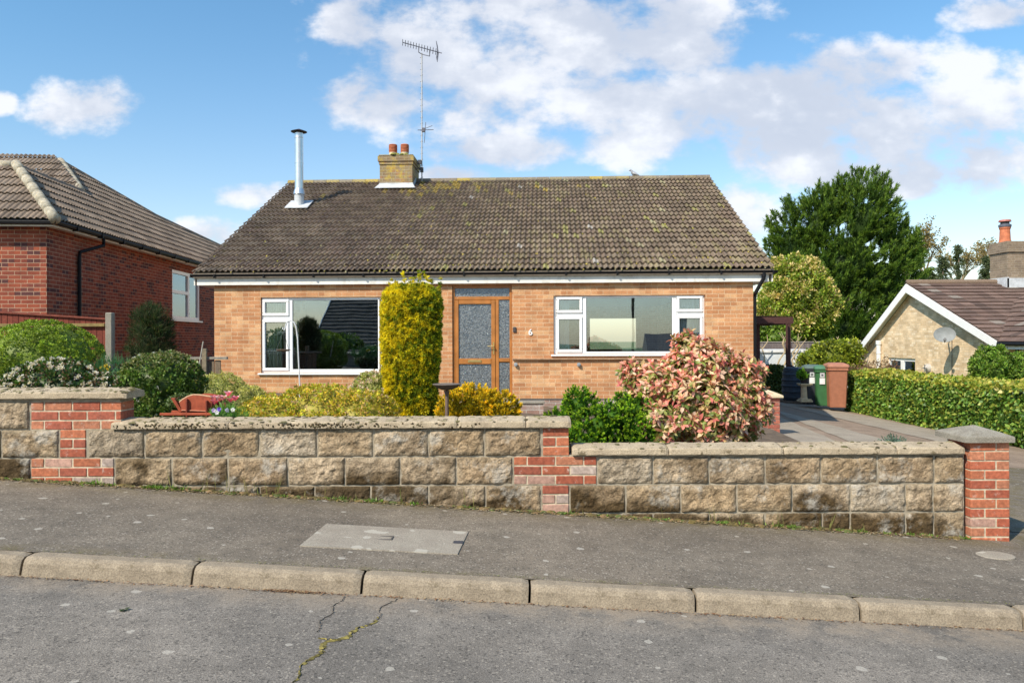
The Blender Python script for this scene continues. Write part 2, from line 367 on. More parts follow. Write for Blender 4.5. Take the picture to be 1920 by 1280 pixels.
M['rough'] = m_attr('rough_tinted', .9, .25, 20, .4)
M['leaf'] = m_leaf('leaf', .5, .40); M['gloss'] = m_leaf('glossy_leaf', .42, .32, .35); M['needle'] = m_leaf('needle', .6, .42, .25)
M['petal'] = m_leaf('petal', .5, .35, .3, .1)
M['bark'] = m_plain('bark', (.15, .11, .075), .9, .35, 14, bumps=.8, bscale=30)
M['soil'] = m_plain('soil', (.12, .085, .055), .95, .35, 9, bumps=.8, bscale=25)
M['grass'] = m_plain('rough_grass', (.10, .14, .04), .9, .4, 3, bumps=.8, bscale=40)
M['dark'] = m_plain('room_wall', (.30, .29, .26), .9, .05)
M['curtain'] = m_attr('curtain_cloth', .85, .12, 4, .1)
def _conc(name, c1, c2, spots, moss, sc=6):
    m, g, b = newmat(name); tc = g.n('ShaderNodeTexCoord').outputs['Object']
    c = g.mix(g.ss(g.noise(tc, sc, 6, .65), .3, .7), c1, c2)
    c = g.mix(1.0, c, g.mix(g.ss(g.noise(tc, 120, 3, .7), .3, .7), (.72,)*3, (1.25,)*3), 'MULTIPLY')
    c = g.mix(g.m('MULTIPLY', g.ss(g.noise(tc, 14, 5, .62), .6, .68), spots), c, (.11, .085, .045))
    c = g.mix(g.m('MULTIPLY', g.ss(g.noise(tc, 2.2, 6, .7), .6, .75), moss), c, (.16, .15, .05))
    g.L.new(c, b.inputs['Base Color']); b.inputs['Roughness'].default_value = .92; b.inputs['Specular IOR Level'].default_value = .25
    bump(g, b, g.noise(tc, 90, 5, .7), .7, .006); return m
M['coping'] = _conc('weathered_coping', (.46, .375, .26), (.34, .27, .185), .8, .35)
M['kerb'] = _conc('kerb_concrete', (.35, .285, .205), (.245, .198, .142), .4, .3, 9)
M['cover'] = _conc('cover_concrete', (.34, .30, .24), (.29, .25, .20), .0, .1)
def _lichen_disc(m, scale, amt, col=(.52, .48, .40)):
    g = G(m.node_tree); b = m.node_tree.nodes['Principled BSDF']; tc = g.n('ShaderNodeTexCoord').outputs['Object']
    src = b.inputs['Base Color'].links[0].from_socket
    v = g.n('ShaderNodeTexVoronoi', _voronoi_dimensions='2D'); g.L.new(g.n('ShaderNodeVectorMath', _operation='MULTIPLY_ADD', i0=g.noise(tc, 16, 4, .7, out=1), i1=(.10, .10, .05), i2=tc).outputs[0], v.inputs['Vector']); v.inputs['Scale'].default_value = scale
    s2 = g.n('ShaderNodeSeparateXYZ', i0=v.outputs['Color'])
    f = g.m('MULTIPLY', g.m('LESS_THAN', v.outputs['Distance'], g.m('MULTIPLY_ADD', g.m('POWER', s2.outputs[1], 2.0), .42, .02)), g.m('GREATER_THAN', s2.outputs[0], .4))
    g.L.new(g.mix(g.m('MULTIPLY', f, amt), src, col), b.inputs['Base Color'])
_lichen_disc(M['cover'], 8, .6)
M['capc'] = _conc('pillar_cap_concrete', (.30, .275, .225), (.23, .205, .165), .35, .2)
M['drive'] = _conc('drive_gravel', (.31, .235, .175), (.23, .17, .125), .3, .75, 3)
M['strip'] = _conc('drive_strip_concrete', (.36, .31, .245), (.28, .24, .19), .2, .5, 3)
def _stone():
    m, g, b = newmat('pitched_stone_block'); tc = g.n('ShaderNodeTexCoord').outputs['Object']
    a = g.n('ShaderNodeAttribute', _attribute_name='Col').outputs['Color']
    c = g.mix(1.0, a, g.mix(g.ss(g.noise(tc, 11, 6, .65), .3, .7), (.62, .58, .52), (1.25, 1.22, 1.18)), 'MULTIPLY')
    c = g.mix(1.0, c, g.mix(g.ss(g.noise(tc, 70, 4, .7), .28, .72), (.62,)*3, (1.35,)*3), 'MULTIPLY')
    c = g.mix(g.m('MULTIPLY', g.ss(g.noise(tc, 3.3, 6, .72), .52, .66), .55), c, (.50, .47, .41))
    c = g.mix(g.m('MULTIPLY', g.ss(g.noise(tc, 34, 4, .65), .63, .68), .75), c, (.06, .045, .03))
    g.L.new(c, b.inputs['Base Color']); b.inputs['Roughness'].default_value = .93; b.inputs['Specular IOR Level'].default_value = .2
    bump(g, b, g.noise(tc, 55, 6, .72), .8, .012); return m
M['stone'] = _stone()
# ------------------------------------------------------------------ ground
SL = -.0655
def gz(x): return .158+SL*max(-12.5, min(20.0, x))
def ray_ground(px, py, off=0.0):            # pixel -> point on the sloping pavement plane
    dx, dz = px2d(px, py); D = (.158+off-CAMZ)/(dz-SL*dx); return Vector((dx*D, D, CAMZ+dz*D))
KA = .023; KY = 4.30                        # kerb back edge y = KY + KA x
def sheet(name, x0, x1, ys, zoff, mat, nx=40, kind='structure', wob=0.0):
    xs = np.linspace(x0, x1, nx+1); v = []; f = []
    for yi, (y, kk) in enumerate(ys):
        for x in xs:
            z = gz(x)+(zoff(x, y) if callable(zoff) else zoff)
            v.append((x, y+kk*x, z+(wob*(fbm(np.array([[x*.7, y*.7, 0]]), 3)[0]-.5) if wob else 0)))
    n = nx+1
    for j in range(len(ys)-1):
        for i in range(nx): f.append((j*n+i, j*n+i+1, (j+1)*n+i+1, (j+1)*n+i))
    o = mkmesh(name, v, f, mat, recalc=False, smooth=True); tag(o, kind=kind); return o
def gprof(x, y):
    if y < -6.5: return -.035-min(2.2, (-6.5-y)*.22)
    return -.30 if -5.6 < y < 6.05 else -.035
sheet('ground', -160, 160, [(-400, 0), (-120, 0), (-40, 0), (-17, 0), (-6.4, 0), (-5.7, 0), (-5.55, 0), (0, 0), (6.0, 0), (6.1, 0), (12, 0), (20, 0), (40, 0), (120, 0), (600, 0)], gprof, M['grass'], 64)
sheet('pavement', -14, 16, [(KY-.02, KA), (5.0, KA*.5), (6.04, 0), (6.34, 0)], 0.0, M['pave'], 60)
sheet('road', -60, 60, [(-4.2, 0), (-1, 0), (2.0, 0), (3.4, KA), (KY-.12, KA)], lambda x, y: -.099+.018*max(0, 4.2-max(y, 1.0))*.8 if y > 0 else -.05, M['road'], 120)
sheet('opposite_pavement', -60, 60, [(-6.0, 0), (-4.25, 0)], -.0, M['pave'], 60)
sheet('opposite_kerb', -60, 60, [(-4.27, 0), (-4.12, 0)], .004, M['kerb'], 60)
sheet('drive_entrance', 4.12, 16, [(6.30, 0), (8, 0), (10.4, 0)], .006, M['pave'], 20)
sheet('driveway', 3.6, 9.6, [(10.4, 0), (14, 0), (20, 0), (29, 0)], .004, M['drive'], 20)
sheet('flower_bed', -13, 4.1, [(6.30, 0), (7.5, 0), (9, 0), (12, 0), (14.0, 0)], lambda x, y: .12+.05*math.sin(x*2+y), M['soil'], 40)
sheet('side_path', -13, -5.0, [(14.0, 0), (18, 0), (25, 0)], .06, M['soil'], 20)
def strip(poly, name='drive_strip'):
    mb = MB(); n = 14
    (a, b, c, d) = [Vector(p) for p in poly]          # a-b near edge, d-c far edge
    vs = []; fs = []
    for j in range(n+1):
        t = j/n; l = a.lerp(d, t); r = b.lerp(c, t)
        w = .02*math.sin(j*2.1)
        for q in (l, r): vs.append((q.x+w, q.y, gz(q.x)+.012))
    for j in range(n): fs.append((2*j, 2*j+1, 2*j+3, 2*j+2))
    mb.add(vs, fs); o = mb.build(name, M['strip'], recalc=False); tag(o, kind='structure'); return o
def gp(px, py): return ray_ground(px, py, .012)
for q in ([(1560, 834), (1395, 822), (1462, 798), (1470, 798)], ):
    pass
strip([gp(1455, 836), gp(1590, 836), gp(1457, 779), gp(1430, 782)])
strip([gp(1770, 830), gp(1900, 836), gp(1475, 750), gp(1456, 757)])
strip([gp(1640, 846), gp(1740, 846), gp(1466, 771), gp(1452, 771)])

# concrete utility cover set in the pavement
mb = MB(); q = [ray_ground(*p) for p in ((562, 1024), (858, 1040), (878, 998), (612, 983))]
mb.add([(p.x, p.y, p.z+.007) for p in q]+[(p.x, p.y, p.z-.03) for p in q], [(0, 1, 2, 3), (0, 4, 5, 1), (1, 5, 6, 2), (2, 6, 7, 3), (3, 7, 4, 0)])
cov = thing('utility_cover', 'pale concrete rectangular utility cover set in the asphalt pavement', 'utility cover', (0, 0, 0))
mb.build('slab', M['cover'], cov)
mb = MB(); c = ray_ground(722, 1010)
for a, b, c2, d in ((-.05, .05, -.045, -.035), (-.05, .05, .035, .045), (-.05, -.04, -.035, .035), (.04, .05, -.035, .035)):
    mb.box(c.x+a, c.x+b, c.y+c2, c.y+d, c.z+.006, c.z+.0095, (.10, .09, .08))
mb.build('lifting_eye', M['paint'], cov)
mb = MB(); c = ray_ground(858, 1018); mb.box(c.x-.035, c.x+.035, c.y-.03, c.y+.03, c.z+.004, c.z+.0088, (.05, .05, .06)); mb.build('lifting_slot', M['paint'], cov)
mb = MB(); c = ray_ground(1866, 1042); mb.lathe([(.13, -.02), (.13, .006), (.12, .010), (.0, .011)], (c.x, c.y, c.z), 28, None, 1, .8)
o = mb.build('stopcock_cover', M['cover']); tag(o, 'small round pale stopcock cover in the pavement beside the gate pillar', 'stopcock cover')

# kerb stones
def kerb_mesh(L):
    prof = [(0, -.22), (0, -.105), (.012, -.035), (.026, -.012), (.046, -.001), (.12, 0), (.125, -.22)]
    mb = MB(); n = 24; b = .010; vs = []; fs = []
    for i in range(n+1):
        x = L*i/n; e = min(x, L-x); ins = max(0, b-e)*.8
        for k, (y, z) in enumerate(prof):
            nz = (vnoise(np.array([[x*9+L*50, y*20, z*20+k]]))[0]-.5)*.006 if 0 < k < 6 else 0
            vs.append((x, y+(ins if k < 3 else ins*.6)+nz*.5, z-(ins if k >= 2 and k < 6 else 0)+nz*.6))
    m = len(prof)
    for i in range(n):
        for k in range(m): fs.append((i*m+k, (i+1)*m+k, (i+1)*m+(k+1) % m, i*m+(k+1) % m))
    fs += [tuple(range(m)), tuple(n*m+k for k in range(m))[::-1]]
    mb.add(vs, fs); return mb
KJ = [at(*p) for p in ()] 
x0 = -2.645; pitch = .916
ordn = ['leftmost', 'second', 'third', 'fourth', 'fifth', 'sixth', 'seventh']
lab = {-1: 'short visible length of weathered kerb stone cut off at the left edge of the photo',
       0: 'long kerb stone with mossy dark joint at its left end, nearest the left edge',
       1: 'weathered kerb stone second along, with red leaf litter in the gutter at its right end',
       2: 'weathered kerb stone in the middle, below the utility cover, with a chipped left corner',
       3: 'weathered kerb stone just right of centre, with a green weed in its left joint',
       4: 'weathered kerb stone fifth along, left of the last fully visible stone',
       5: 'long weathered kerb stone running out at the right edge of the photo'}
for i in range(-2, 7):
    mb = kerb_mesh(pitch-.012)
    o = mb.build('kerb_stone', M['kerb'], smooth=False)
    x = x0+pitch*i; y = 4.165+KA*x
    o.location = (x, y+random.uniform(-.004, .004), gz(x)+random.uniform(-.003, .003)+.002)
    o.rotation_euler = (0, -math.atan(SL), math.atan(KA))
    tag(o, lab.get(i, 'weathered kerb stone further along the road to the '+('left' if i < 0 else 'right')+(', beyond the next one' if i in (6,) else ', just outside the photo')), 'kerb stone', 'kerb stones along the road')

for xa, xb in ((-14, x0+pitch*-2-.01), (x0+pitch*7+.002, 16)):      # plain kerb running on beyond the modelled stones
    sheet('kerb', xa, xb, [(4.165, KA), (4.168, KA), (4.20, KA), (KY+.005, KA)], lambda x, y: -.20 if y < 4.166 else (-.02 if y < 4.19 else 0.0), M['kerb'], 20)
# moss-filled crack in the road and leaf litter in the gutter
def rz_road(x, y): return gz(x)-.099+(.018*max(0, 4.2-max(y, 1.0))*.8 if y > 0 else 0)
def ray_road(px, py):
    dx, dz = px2d(px, py); D = 3.5
    for _ in range(30): D = (rz_road(dx*D, D)-CAMZ)/dz
    return Vector((dx*D, D, CAMZ+dz*D))
def ribbon(name, pts, w, col, mat, kind='stuff'):
    P = [ray_road(*p) for p in pts]; Q = []
    for a, b in zip(P, P[1:]):
        n = max(2, int((b-a).length/.012))
        for k in range(n): Q.append(a.lerp(b, k/n))
    Q.append(P[-1]); mb = MB(); vs = []
    for i, p in enumerate(Q):
        d = (Q[min(i+1, len(Q)-1)]-Q[max(0, i-1)]); t = Vector((-d.y, d.x, 0)).normalized()
        wob = t*(random.uniform(-.006, .006)+.012*math.sin(i*.35)); ww = w*random.uniform(.35, 1.3)*(.35+.65*math.sin(math.pi*min(1, i/len(Q)*1.2+.1)))
        vs += [p+wob-t*ww+Vector((0, 0, .0015)), p+wob+Vector((0, 0, .006)), p+wob+t*ww+Vector((0, 0, .0015))]
    fs = []
    for i in range(len(Q)-1):
        for k in (0, 1): fs.append((3*i+k, 3*i+k+1, 3*i+k+4, 3*i+k+3))
    mb.add(vs, fs, col); mb.c = [tuple(q*k_ for q in col) for k_ in [random.choice([.45, .7, 1, 1.2]) for _ in mb.f]]
    keep = [i for i in range(len(mb.f)) if random.random() > .14]; mb.f = [mb.f[i] for i in keep]; mb.c = [mb.c[i] for i in keep]; mb.m = [0]*len(keep); o = mb.build(name, mat, recalc=False); tag(o, 'yellow green moss filling a crack in the road', 'moss', kind=kind); return o
ribbon('crack_moss', [(708, 1157), (695, 1170), (665, 1183), (640, 1196), (615, 1205), (600, 1222), (578, 1240), (560, 1258), (553, 1279), (545, 1310)], .018, (.21, .17, .045), M['rough'])
o = ribbon('road_crack', [(645, 1117), (628, 1140), (605, 1165), (590, 1187)], .0013, (.12, .10, .085), M['rough']); o['label'] = 'thin dark crack running across the road from the kerb'; o['category'] = 'crack'

o = ribbon('road_crack', [(745, 1122), (728, 1130), (712, 1146), (706, 1158)], .0013, (.12, .10, .085), M['rough']); o['label'] = 'short hairline crack joining the mossy road crack to the kerb'; o['category'] = 'crack'
ribbon('crack_moss', [(598, 1196), (612, 1200), (632, 1202)], .007, (.21, .17, .045), M['rough'])['label'] = 'small side tuft of moss branching off the road crack'
def scatter_quads(name, n, posf, size, cols, label, cat, mat, flat=.8):
    v = []; f = []; c = []
    for i in range(n):
        p, sc = posf(); s = size*sc*random.uniform(.5, 1.3); a = random.uniform(0, 6.28)
        d = Vector((math.cos(a), math.sin(a), random.uniform(-1, 1)*(1-flat))).normalized(); e = Vector((-d.y, d.x, random.uniform(-1, 1)*(1-flat))).normalized()
        b = len(v); v += [tuple(p-d*s), tuple(p+e*s*.45), tuple(p+d*s), tuple(p-e*s*.45)]; f.append((b, b+1, b+2, b+3)); c.append(random.choice(cols))
    o = mkmesh(name, v, f, mat, cols=c, recalc=False); tag(o, label, cat, kind='stuff'); return o
def gut():
    px = random.uniform(-100, 2000); x = (px-960)/1430*4.1
    if random.random() < .25: x = random.gauss(-1.18, .08)
    y = 4.155+KA*x-abs(random.gauss(0, .014)); return Vector((x, y, rz_road(x, y)+random.uniform(.002, .010))), 1
scatter_quads('leaf_litter', 1100, gut, .009, [(.20, .10, .05), (.28, .16, .08), (.33, .24, .13), (.14, .08, .05)], 'brown leaf litter and grit lying in the gutter against the kerb', 'leaf litter', M['rough'])
def wallfoot():
    x = random.uniform(-5, 3.5); y = 5.97-abs(random.gauss(0, .04)); return Vector((x, y, gz(x)+random.uniform(.002, .012))), 1
scatter_quads('wall_foot_litter', 6500, wallfoot, .013, [(.24, .15, .08), (.30, .22, .12), (.13, .12, .04), (.36, .30, .20), (.10, .07, .04)], 'brown litter and moss at the foot of the garden wall', 'leaf litter', M['rough'])
def kback():
    x = random.uniform(-3.5, 3.5); y = KY+KA*x+random.gauss(0, .010); return Vector((x, y, gz(x)+.005)), 1
scatter_quads('kerb_moss', 700, kback, .006, [(.16, .17, .04), (.24, .22, .07), (.13, .13, .05)], 'thin line of moss growing behind the kerb', 'moss', M['rough'], .95)

# ------------------------------------------------------------------ garden wall of pitched stone blocks with brick quoins
WY = 6.0; S = F/WY
def wx(px): return (px-960)*WY/F
RZ = [.8025-.2245*k for k in range(-1, 7)]     # course boundaries
wall = thing('garden_wall', 'long stepped front garden wall of rough buff stone blocks with red brick quoins and concrete coping', 'garden wall', (0, 0, 0))
rows = {  # course index: list of (x joints in photo pixels)
 -1: [[-260, -155, -47, 59]],
 0: [[-368, -262, -155, -50, 4, 112], [165, 167+2, 272, 380, 487, 595, 700, 803, 908, 1014]],
 1: [[-155, -47, 59], [215, 323, 428, 540, 647, 750, 855, 961], [1119, 1223, 1328, 1433, 1537, 1643, 1749, 1805]],
 2: [[-155, -47, 59], [215, 272, 380, 487, 590, 695, 803, 910, 1014], [1067, 1172, 1275, 1380, 1483, 1592, 1695, 1747, 1805]],
 3: [[900, 1014], [1066, 1119, 1223, 1328, 1432, 1540, 1592, 1695, 1748, 1805]],
 4: [[1327, 1433, 1537, 1643, 1749, 1805]],
}
rows[0][1] = [166, 272, 380, 487, 595, 700, 803, 908, 1014]
rows[-1] = [[-368, -262, -155, -47, 57]]
blocks = []
for k, segs in rows.items():
    for js in segs:
        for a, b in zip(js, js[1:]): blocks.append((wx(a), wx(b), RZ[k+2], RZ[k+1]))
st = MB(); v = []; f = []; c = []
V = []; 
tones = [(.345, .265, .175), (.31, .23, .148), (.38, .30, .21), (.29, .215, .138), (.35, .295, .225), (.335, .25, .158)]
allv = []; allf = []; allc = []
for bi, (xa, xb, za, zb) in enumerate(blocks):
    k2 = 0 if zb > .6 else 1
    g_ = .0045; xa += g_; xb -= g_; za += g_; zb -= g_
    nx = max(4, int((xb-xa)/.0095)); nz = int((zb-za)/.0095)
    X, Z = np.meshgrid(np.linspace(xa, xb, nx+1), np.linspace(za, zb, nz+1))
    P = np.stack([X, Z, np.full_like(X, bi*3.1)], -1).reshape(-1, 3)
    e = np.minimum(np.minimum(X-xa, xb-X), np.minimum(Z-za, zb-Z)).reshape(-1)
    wv = .020+.05*fbm(P*9, 2, 3)
    m = np.clip(e/wv, 0, 1); m = np.sqrt(1-(1-m)**2)
    rg = np.abs(fbm(P*np.array([8, 11, 1]), 5, 11)-.5)*2
    d = -.001+.014*fbm(P*22, 3, 41)+m*(.040*fbm(P*np.array([5.5, 8, 1]), 4, 5)+.026*(1-rg)-.014+.022*(fbm(P*30, 3, 9)-.5))*.82
    Pos = np.stack([X.reshape(-1), WY-d, Z.reshape(-1)], -1)
    b0 = sum(len(a) for a in allv); allv.append(Pos)
    idx = np.arange((nx+1)*(nz+1)).reshape(nz+1, nx+1)+b0
    q = np.stack([idx[:-1, :-1], idx[:-1, 1:], idx[1:, 1:], idx[1:, :-1]], -1).reshape(-1, 4); allf.append(q)
    base = np.array(tones[random.randrange(len(tones))])*random.uniform(.9, 1.1)
    cx = (X[:-1, :-1]+X[1:, 1:]).reshape(-1)/2; cz = (Z[:-1, :-1]+Z[1:, 1:]).reshape(-1)/2
    ground = .158+SL*cx; hh = cz-ground
    nn = fbm(np.stack([cx*4, cz*5, cx*0], -1), 4, 21); n2 = fbm(np.stack([cx*1.3+9, cz*2, cx*0], -1), 3, 33)
    # damp moss on the lowest stones, and dark sooty growth in patches (stains with their own ragged outline)
    moss = np.clip((.19+.20*(n2-.5)-hh)/.11+(nn-.5)*4.5, 0, 1)*.9
    grime = np.clip((nn-.53)*6, 0, 1)*.75*np.clip((cx+5)/7, .15, 1)
    edge = np.clip(1-np.minimum(np.minimum(cx-xa, xb-cx), np.minimum(cz-za, zb-cz))/(.012+.06*n2), 0, 1)[:, None]*(.9 if k2 < 1 else .6)
    col = base[None]*(1-edge)+np.array((.33, .28, .205))[None]*edge
    col = col*(1-grime[:, None])+np.array((.13, .09, .05))[None]*grime[:, None]
    col = col*(1-moss[:, None])+np.array((.065, .042, .017))[None]*moss[:, None]
    allc.append(col)
o = mkmesh('stone_block', np.concatenate(allv), np.concatenate(allf), M['stone'], wall, np.concatenate(allc), recalc=False)
# backing / mortar bed
mb = MB()
for xa, xb, zt in ((-6.0, wx(225), 1.04), (wx(225)+.002, wx(1061), .803), (wx(1061)+.002, wx(1805), .588)):
    mb.box(xa, xb, WY-.009, WY+.20, -.6, zt)
mb.build('mortar_bed', M['mortar'], wall)
BT = [(.38, .108, .055), (.43, .14, .068), (.34, .09, .048), (.42, .165, .09), (.30, .085, .05)]
PT = [(.42, .25, .19), (.40, .31, .26)]
def brick_rows(mb, xa, xb, zt, n, y0, start_half, pale=0.0, depth=.10, first=0):
    for r in range(n):
        z1 = zt-.0745*r-.005; z0 = z1-.0645; x = xa; half = (r+start_half) % 2
        W = xb-xa; cuts = []
        x = xa+(.107 if half else .0)
        cuts = [xa]+([x] if half else [])
        while cuts[-1]+.222 < xb-.02: cuts.append(cuts[-1]+.222)
        cuts.append(xb)
        if W < .3 and not half: cuts = [xa, xb]
        if W < .3 and half: cuts = [xa, (xa+xb)/2, xb]
        for a, b in zip(cuts, cuts[1:]):
            if b-a < .03: continue
            col = random.choice(PT if random.random() < (pale if r >= first else 0) else BT)
            k = random.uniform(.85, 1.15); dy = random.uniform(-.002, .002)
            mb.box(a+.005, b-.005, y0+dy, y0+depth, z0, z1, tuple(min(1, q*k) for q in col), .004, .0012)
for zone in ([(59, 230, RZ[0]-.006, 3, 1, 0), (113, 163, RZ[1], 3, 0, 0), (59, 215, RZ[2], 3, 1, .55)],
             [(1016, 1067, RZ[1], 3, 0, 0), (962, 1118, RZ[2], 3, 1, .35), (1015, 1066, RZ[3], 3, 0, .9)]):
    mb = MB(); mb2 = MB()
    for xa, xb, zt, n, h, pale in zone: brick_rows(mb, wx(xa), wx(xb), zt, n, WY-.017, h, pale, .205, first=0); mb2.box(wx(xa)+.009, wx(xb)-.009, WY-.0125, WY+.19, zt-.0745*n, zt-.004)
    q_ = mb.build('brick_quoin', M['attr'], wall); mb2.build('pointing', M['pointing'], q_)
def coping(xa, xb, zb, joints):
    js = [xa]+joints+[xb]
    for a, b in zip(js, js[1:]):
        L = b-a; n = max(6, int(L/.02)); prof = [(-.050, 0), (-.052, .008), (-.050, .040), (-.043, .050), (.03, .066), (.10, .078), (.17, .066), (.245, .050), (.25, 0), (.235, -.002)]
        vs = []; fs = []; m = len(prof)
        for i in range(n+1):
            x = a+.003+(L-.006)*i/n
            for k, (y, z) in enumerate(prof):
                q = fbm(np.array([[x*18, y*30+k, zb*9]]), 3, 2)[0]-.5; e = .010 if (i == 0 or i == n) and 1 <= k <= 7 else 0
                r = .014 if 1 <= k <= 6 else .002
                vs.append((x, WY+y+(q*r if k < 4 else 0)+(e*.6 if k < 4 else 0), zb+z+q*r-e*.7))
        for i in range(n):
            for k in range(m): fs.append((i*m+k, i*m+(k+1) % m, (i+1)*m+(k+1) % m, (i+1)*m+k))
        fs += [tuple(range(m))[::-1], tuple(n*m+k for k in range(m))]
        mb = MB(); mb.add(vs, fs); mb.build('coping_slab', M['coping'], wall)
coping(-6.0, wx(243), 1.046, [wx(-420), wx(-210), wx(6)])
coping(wx(212), wx(1070), .8065, [wx(431), wx(644), wx(857), wx(985)])
coping(wx(1070.5), wx(1803), .590, [wx(1251), wx(1465), wx(1676)])
# moss cushions on the coping
mb = MB()
def cushion(mb, x, y, z, r, h, col):
    n = 9; vs = [(x, y, z+h)]; 
    for q, hh in ((.55, .75), (1, -.05)):
        for k in range(n):
            t = 6.283*k/n; rr = r*q*random.uniform(.75, 1.25); vs.append((x+rr*1.5*math.cos(t), y+rr*math.sin(t), z+h*hh*random.uniform(.8, 1.1)-(.002 if q == 1 else 0)))
    fs = [(0, 1+k, 1+(k+1) % n) for k in range(n)]+[(1+k, 1+n+k, 1+n+(k+1) % n, 1+(k+1) % n) for k in range(n)]
    mb.add(vs, fs, col)
for i in range(520):
    px = random.choice([random.uniform(-40, 240), random.uniform(215, 1066), random.uniform(215, 800), random.uniform(1075, 1800)])
    zb = 1.046 if px < 243 else .8065 if px < 1070 else .590
    if px > 1075 and random.random() < .45: continue
    y = random.uniform(-.045, .12); h = .050+.028*min(1, (y+.043)/.143) if y > -.043 else .05
    cushion(mb, wx(px), WY+y, zb+h-.003, random.choice([.006, .010, .016, .024]), random.uniform(.004, .012), random.choice([(.085, .075, .03), (.12, .105, .045), (.20, .17, .09), (.06, .05, .025), (.26, .22, .13)]))
for i in range(260):                                    # black moss down the front lip
    px = random.choice([random.gauss(330, 70), random.gauss(600, 60), random.uniform(215, 900)])
    if not 216 < px < 1060: continue
    z = random.uniform(.004, .040); x = wx(px); r = random.uniform(.004, .011); n = 7; y = WY-.054
    vs = [(x, y-.006, .8065+z)]+[(x+r*1.2*math.cos(6.283*k/n)*random.uniform(.6, 1.2), y+.004, .8065+z+r*math.sin(6.283*k/n)*random.uniform(.6, 1.2)) for k in range(n)]
    mb.add(vs, [(0, 1+(k+1) % n, 1+k) for k in range(n)], random.choice([(.05, .035, .015), (.09, .06, .025), (.12, .10, .05)]))
o = mb.build('moss', M['rough'], wall, recalc=False); tag(o, kind='stuff')

mb = MB()
for i in range(900):
    x = random.uniform(-4.4, 3.5); y = 5.965-abs(random.gauss(0, .018))
    if fbm(np.array([[x*1.7, 0, 3]]), 3, 8)[0] < .40: continue
    cushion(mb, x, y, gz(x)-.002, random.uniform(.010, .032), random.uniform(.008, .026), random.choice([(.075, .06, .02), (.11, .085, .03), (.15, .11, .035), (.20, .13, .06), (.09, .11, .03)]))
o = mb.build('wall_foot_moss', M['rough'], None, recalc=False); tag(o, 'brown green moss cushions along the foot of the garden wall', 'moss', kind='stuff')
# end pillar with weathered cap
pil = thing('gate_pillar', 'tall red brick gate pillar with weathered concrete cap at the right end of the garden wall', 'gate pillar', (wx(1849), WY, gz(3.75)))
px0, px1 = -.152, .152; y0, y1 = -.045, .285
mb = MB(); zt = 1.5-(806-635-8+3)/S-gz(3.75); n = 13
zt = at(1857, 829, 5.955).z-gz(3.75)
for r in range(14):
    z1 = zt-.0745*r; z0 = z1-.0645
    cf = px0+(.200 if r % 2 == 0 else .112)
    for (a, b) in ((px0, cf-.005), (cf+.005, px1)):
        pale = (r in (8,) and a == px0) or (r >= 12 and random.random() < .6)
        col = random.choice(PT if pale else BT[:4]); k = random.uniform(.9, 1.2)
        mb.box(a, b, y0+random.uniform(-.0015, .0015), y0+.10, z0, z1, tuple(min(1, q*k) for q in col), .004, .001)
    cs = y0+.105+(.0 if r % 2 else .1)
    for (a, b) in ((y0+.105, cs+.1), (cs+.11, y1-.002)):
        col = random.choice(BT[:4]); k = random.uniform(.95, 1.2)
        if b-a > .03:
            mb.box(px0+random.uniform(-.001, .001), px0+.1, a, b, z0, z1, tuple(min(1, q*k) for q in col), .004, .001)
            mb.box(px1-.1, px1+random.uniform(-.001, .001), a, b, z0, z1, tuple(min(1, q*k) for q in col), .004, .001)
    mb.box(px0+.105, px1-.105, y1-.1, y1, z0, z1, BT[0], .004)
mb.build('brickwork', M['attr'], pil)
mb = MB(); mb.box(px0+.004, px1-.004, y0+.004, y1-.004, -.25, zt-.003); mb.build('mortar_core', M['pointing'], pil)
def cap(mb, cx, cy, hw, hd, z, t, rise, n=8):
    vs = []; fs = []
    rings = [(1.0, 0), (1.0, t*.8), (.985, t), (.66, t+rise*.4), (.33, t+rise*.72), (.04, t+rise)]
    for s_, zz in rings:
        pts = []
        for side in range(4):
            for k in range(n):
                q = -1+2*k/n; x, y = [(q, -1), (1, q), (-q, 1), (-1, -q)][side]
                nn = (fbm(np.array([[x*5+cx, y*5+zz*30, hw*9]]), 3, 4)[0]-.5)*.02
                pts.append((cx+x*hw*s_*(1+nn*.4), cy+y*hd*s_*(1+nn*.4), z+zz+nn*.35))
        vs += pts
    m = 4*n
    for i in range(len(rings)-1):
        for k in range(m): fs.append((i*m+k, i*m+(k+1) % m, (i+1)*m+(k+1) % m, (i+1)*m+k))
    fs += [tuple(range(m))[::-1], tuple((len(rings)-1)*m+k for k in range(m))]
    mb.add(vs, fs)
mb = MB(); cap(mb, -.022, (y0+y1)/2+.01, .192, .215, zt+.003, .046, .066); mb.build('cap', M['capc'], pil)
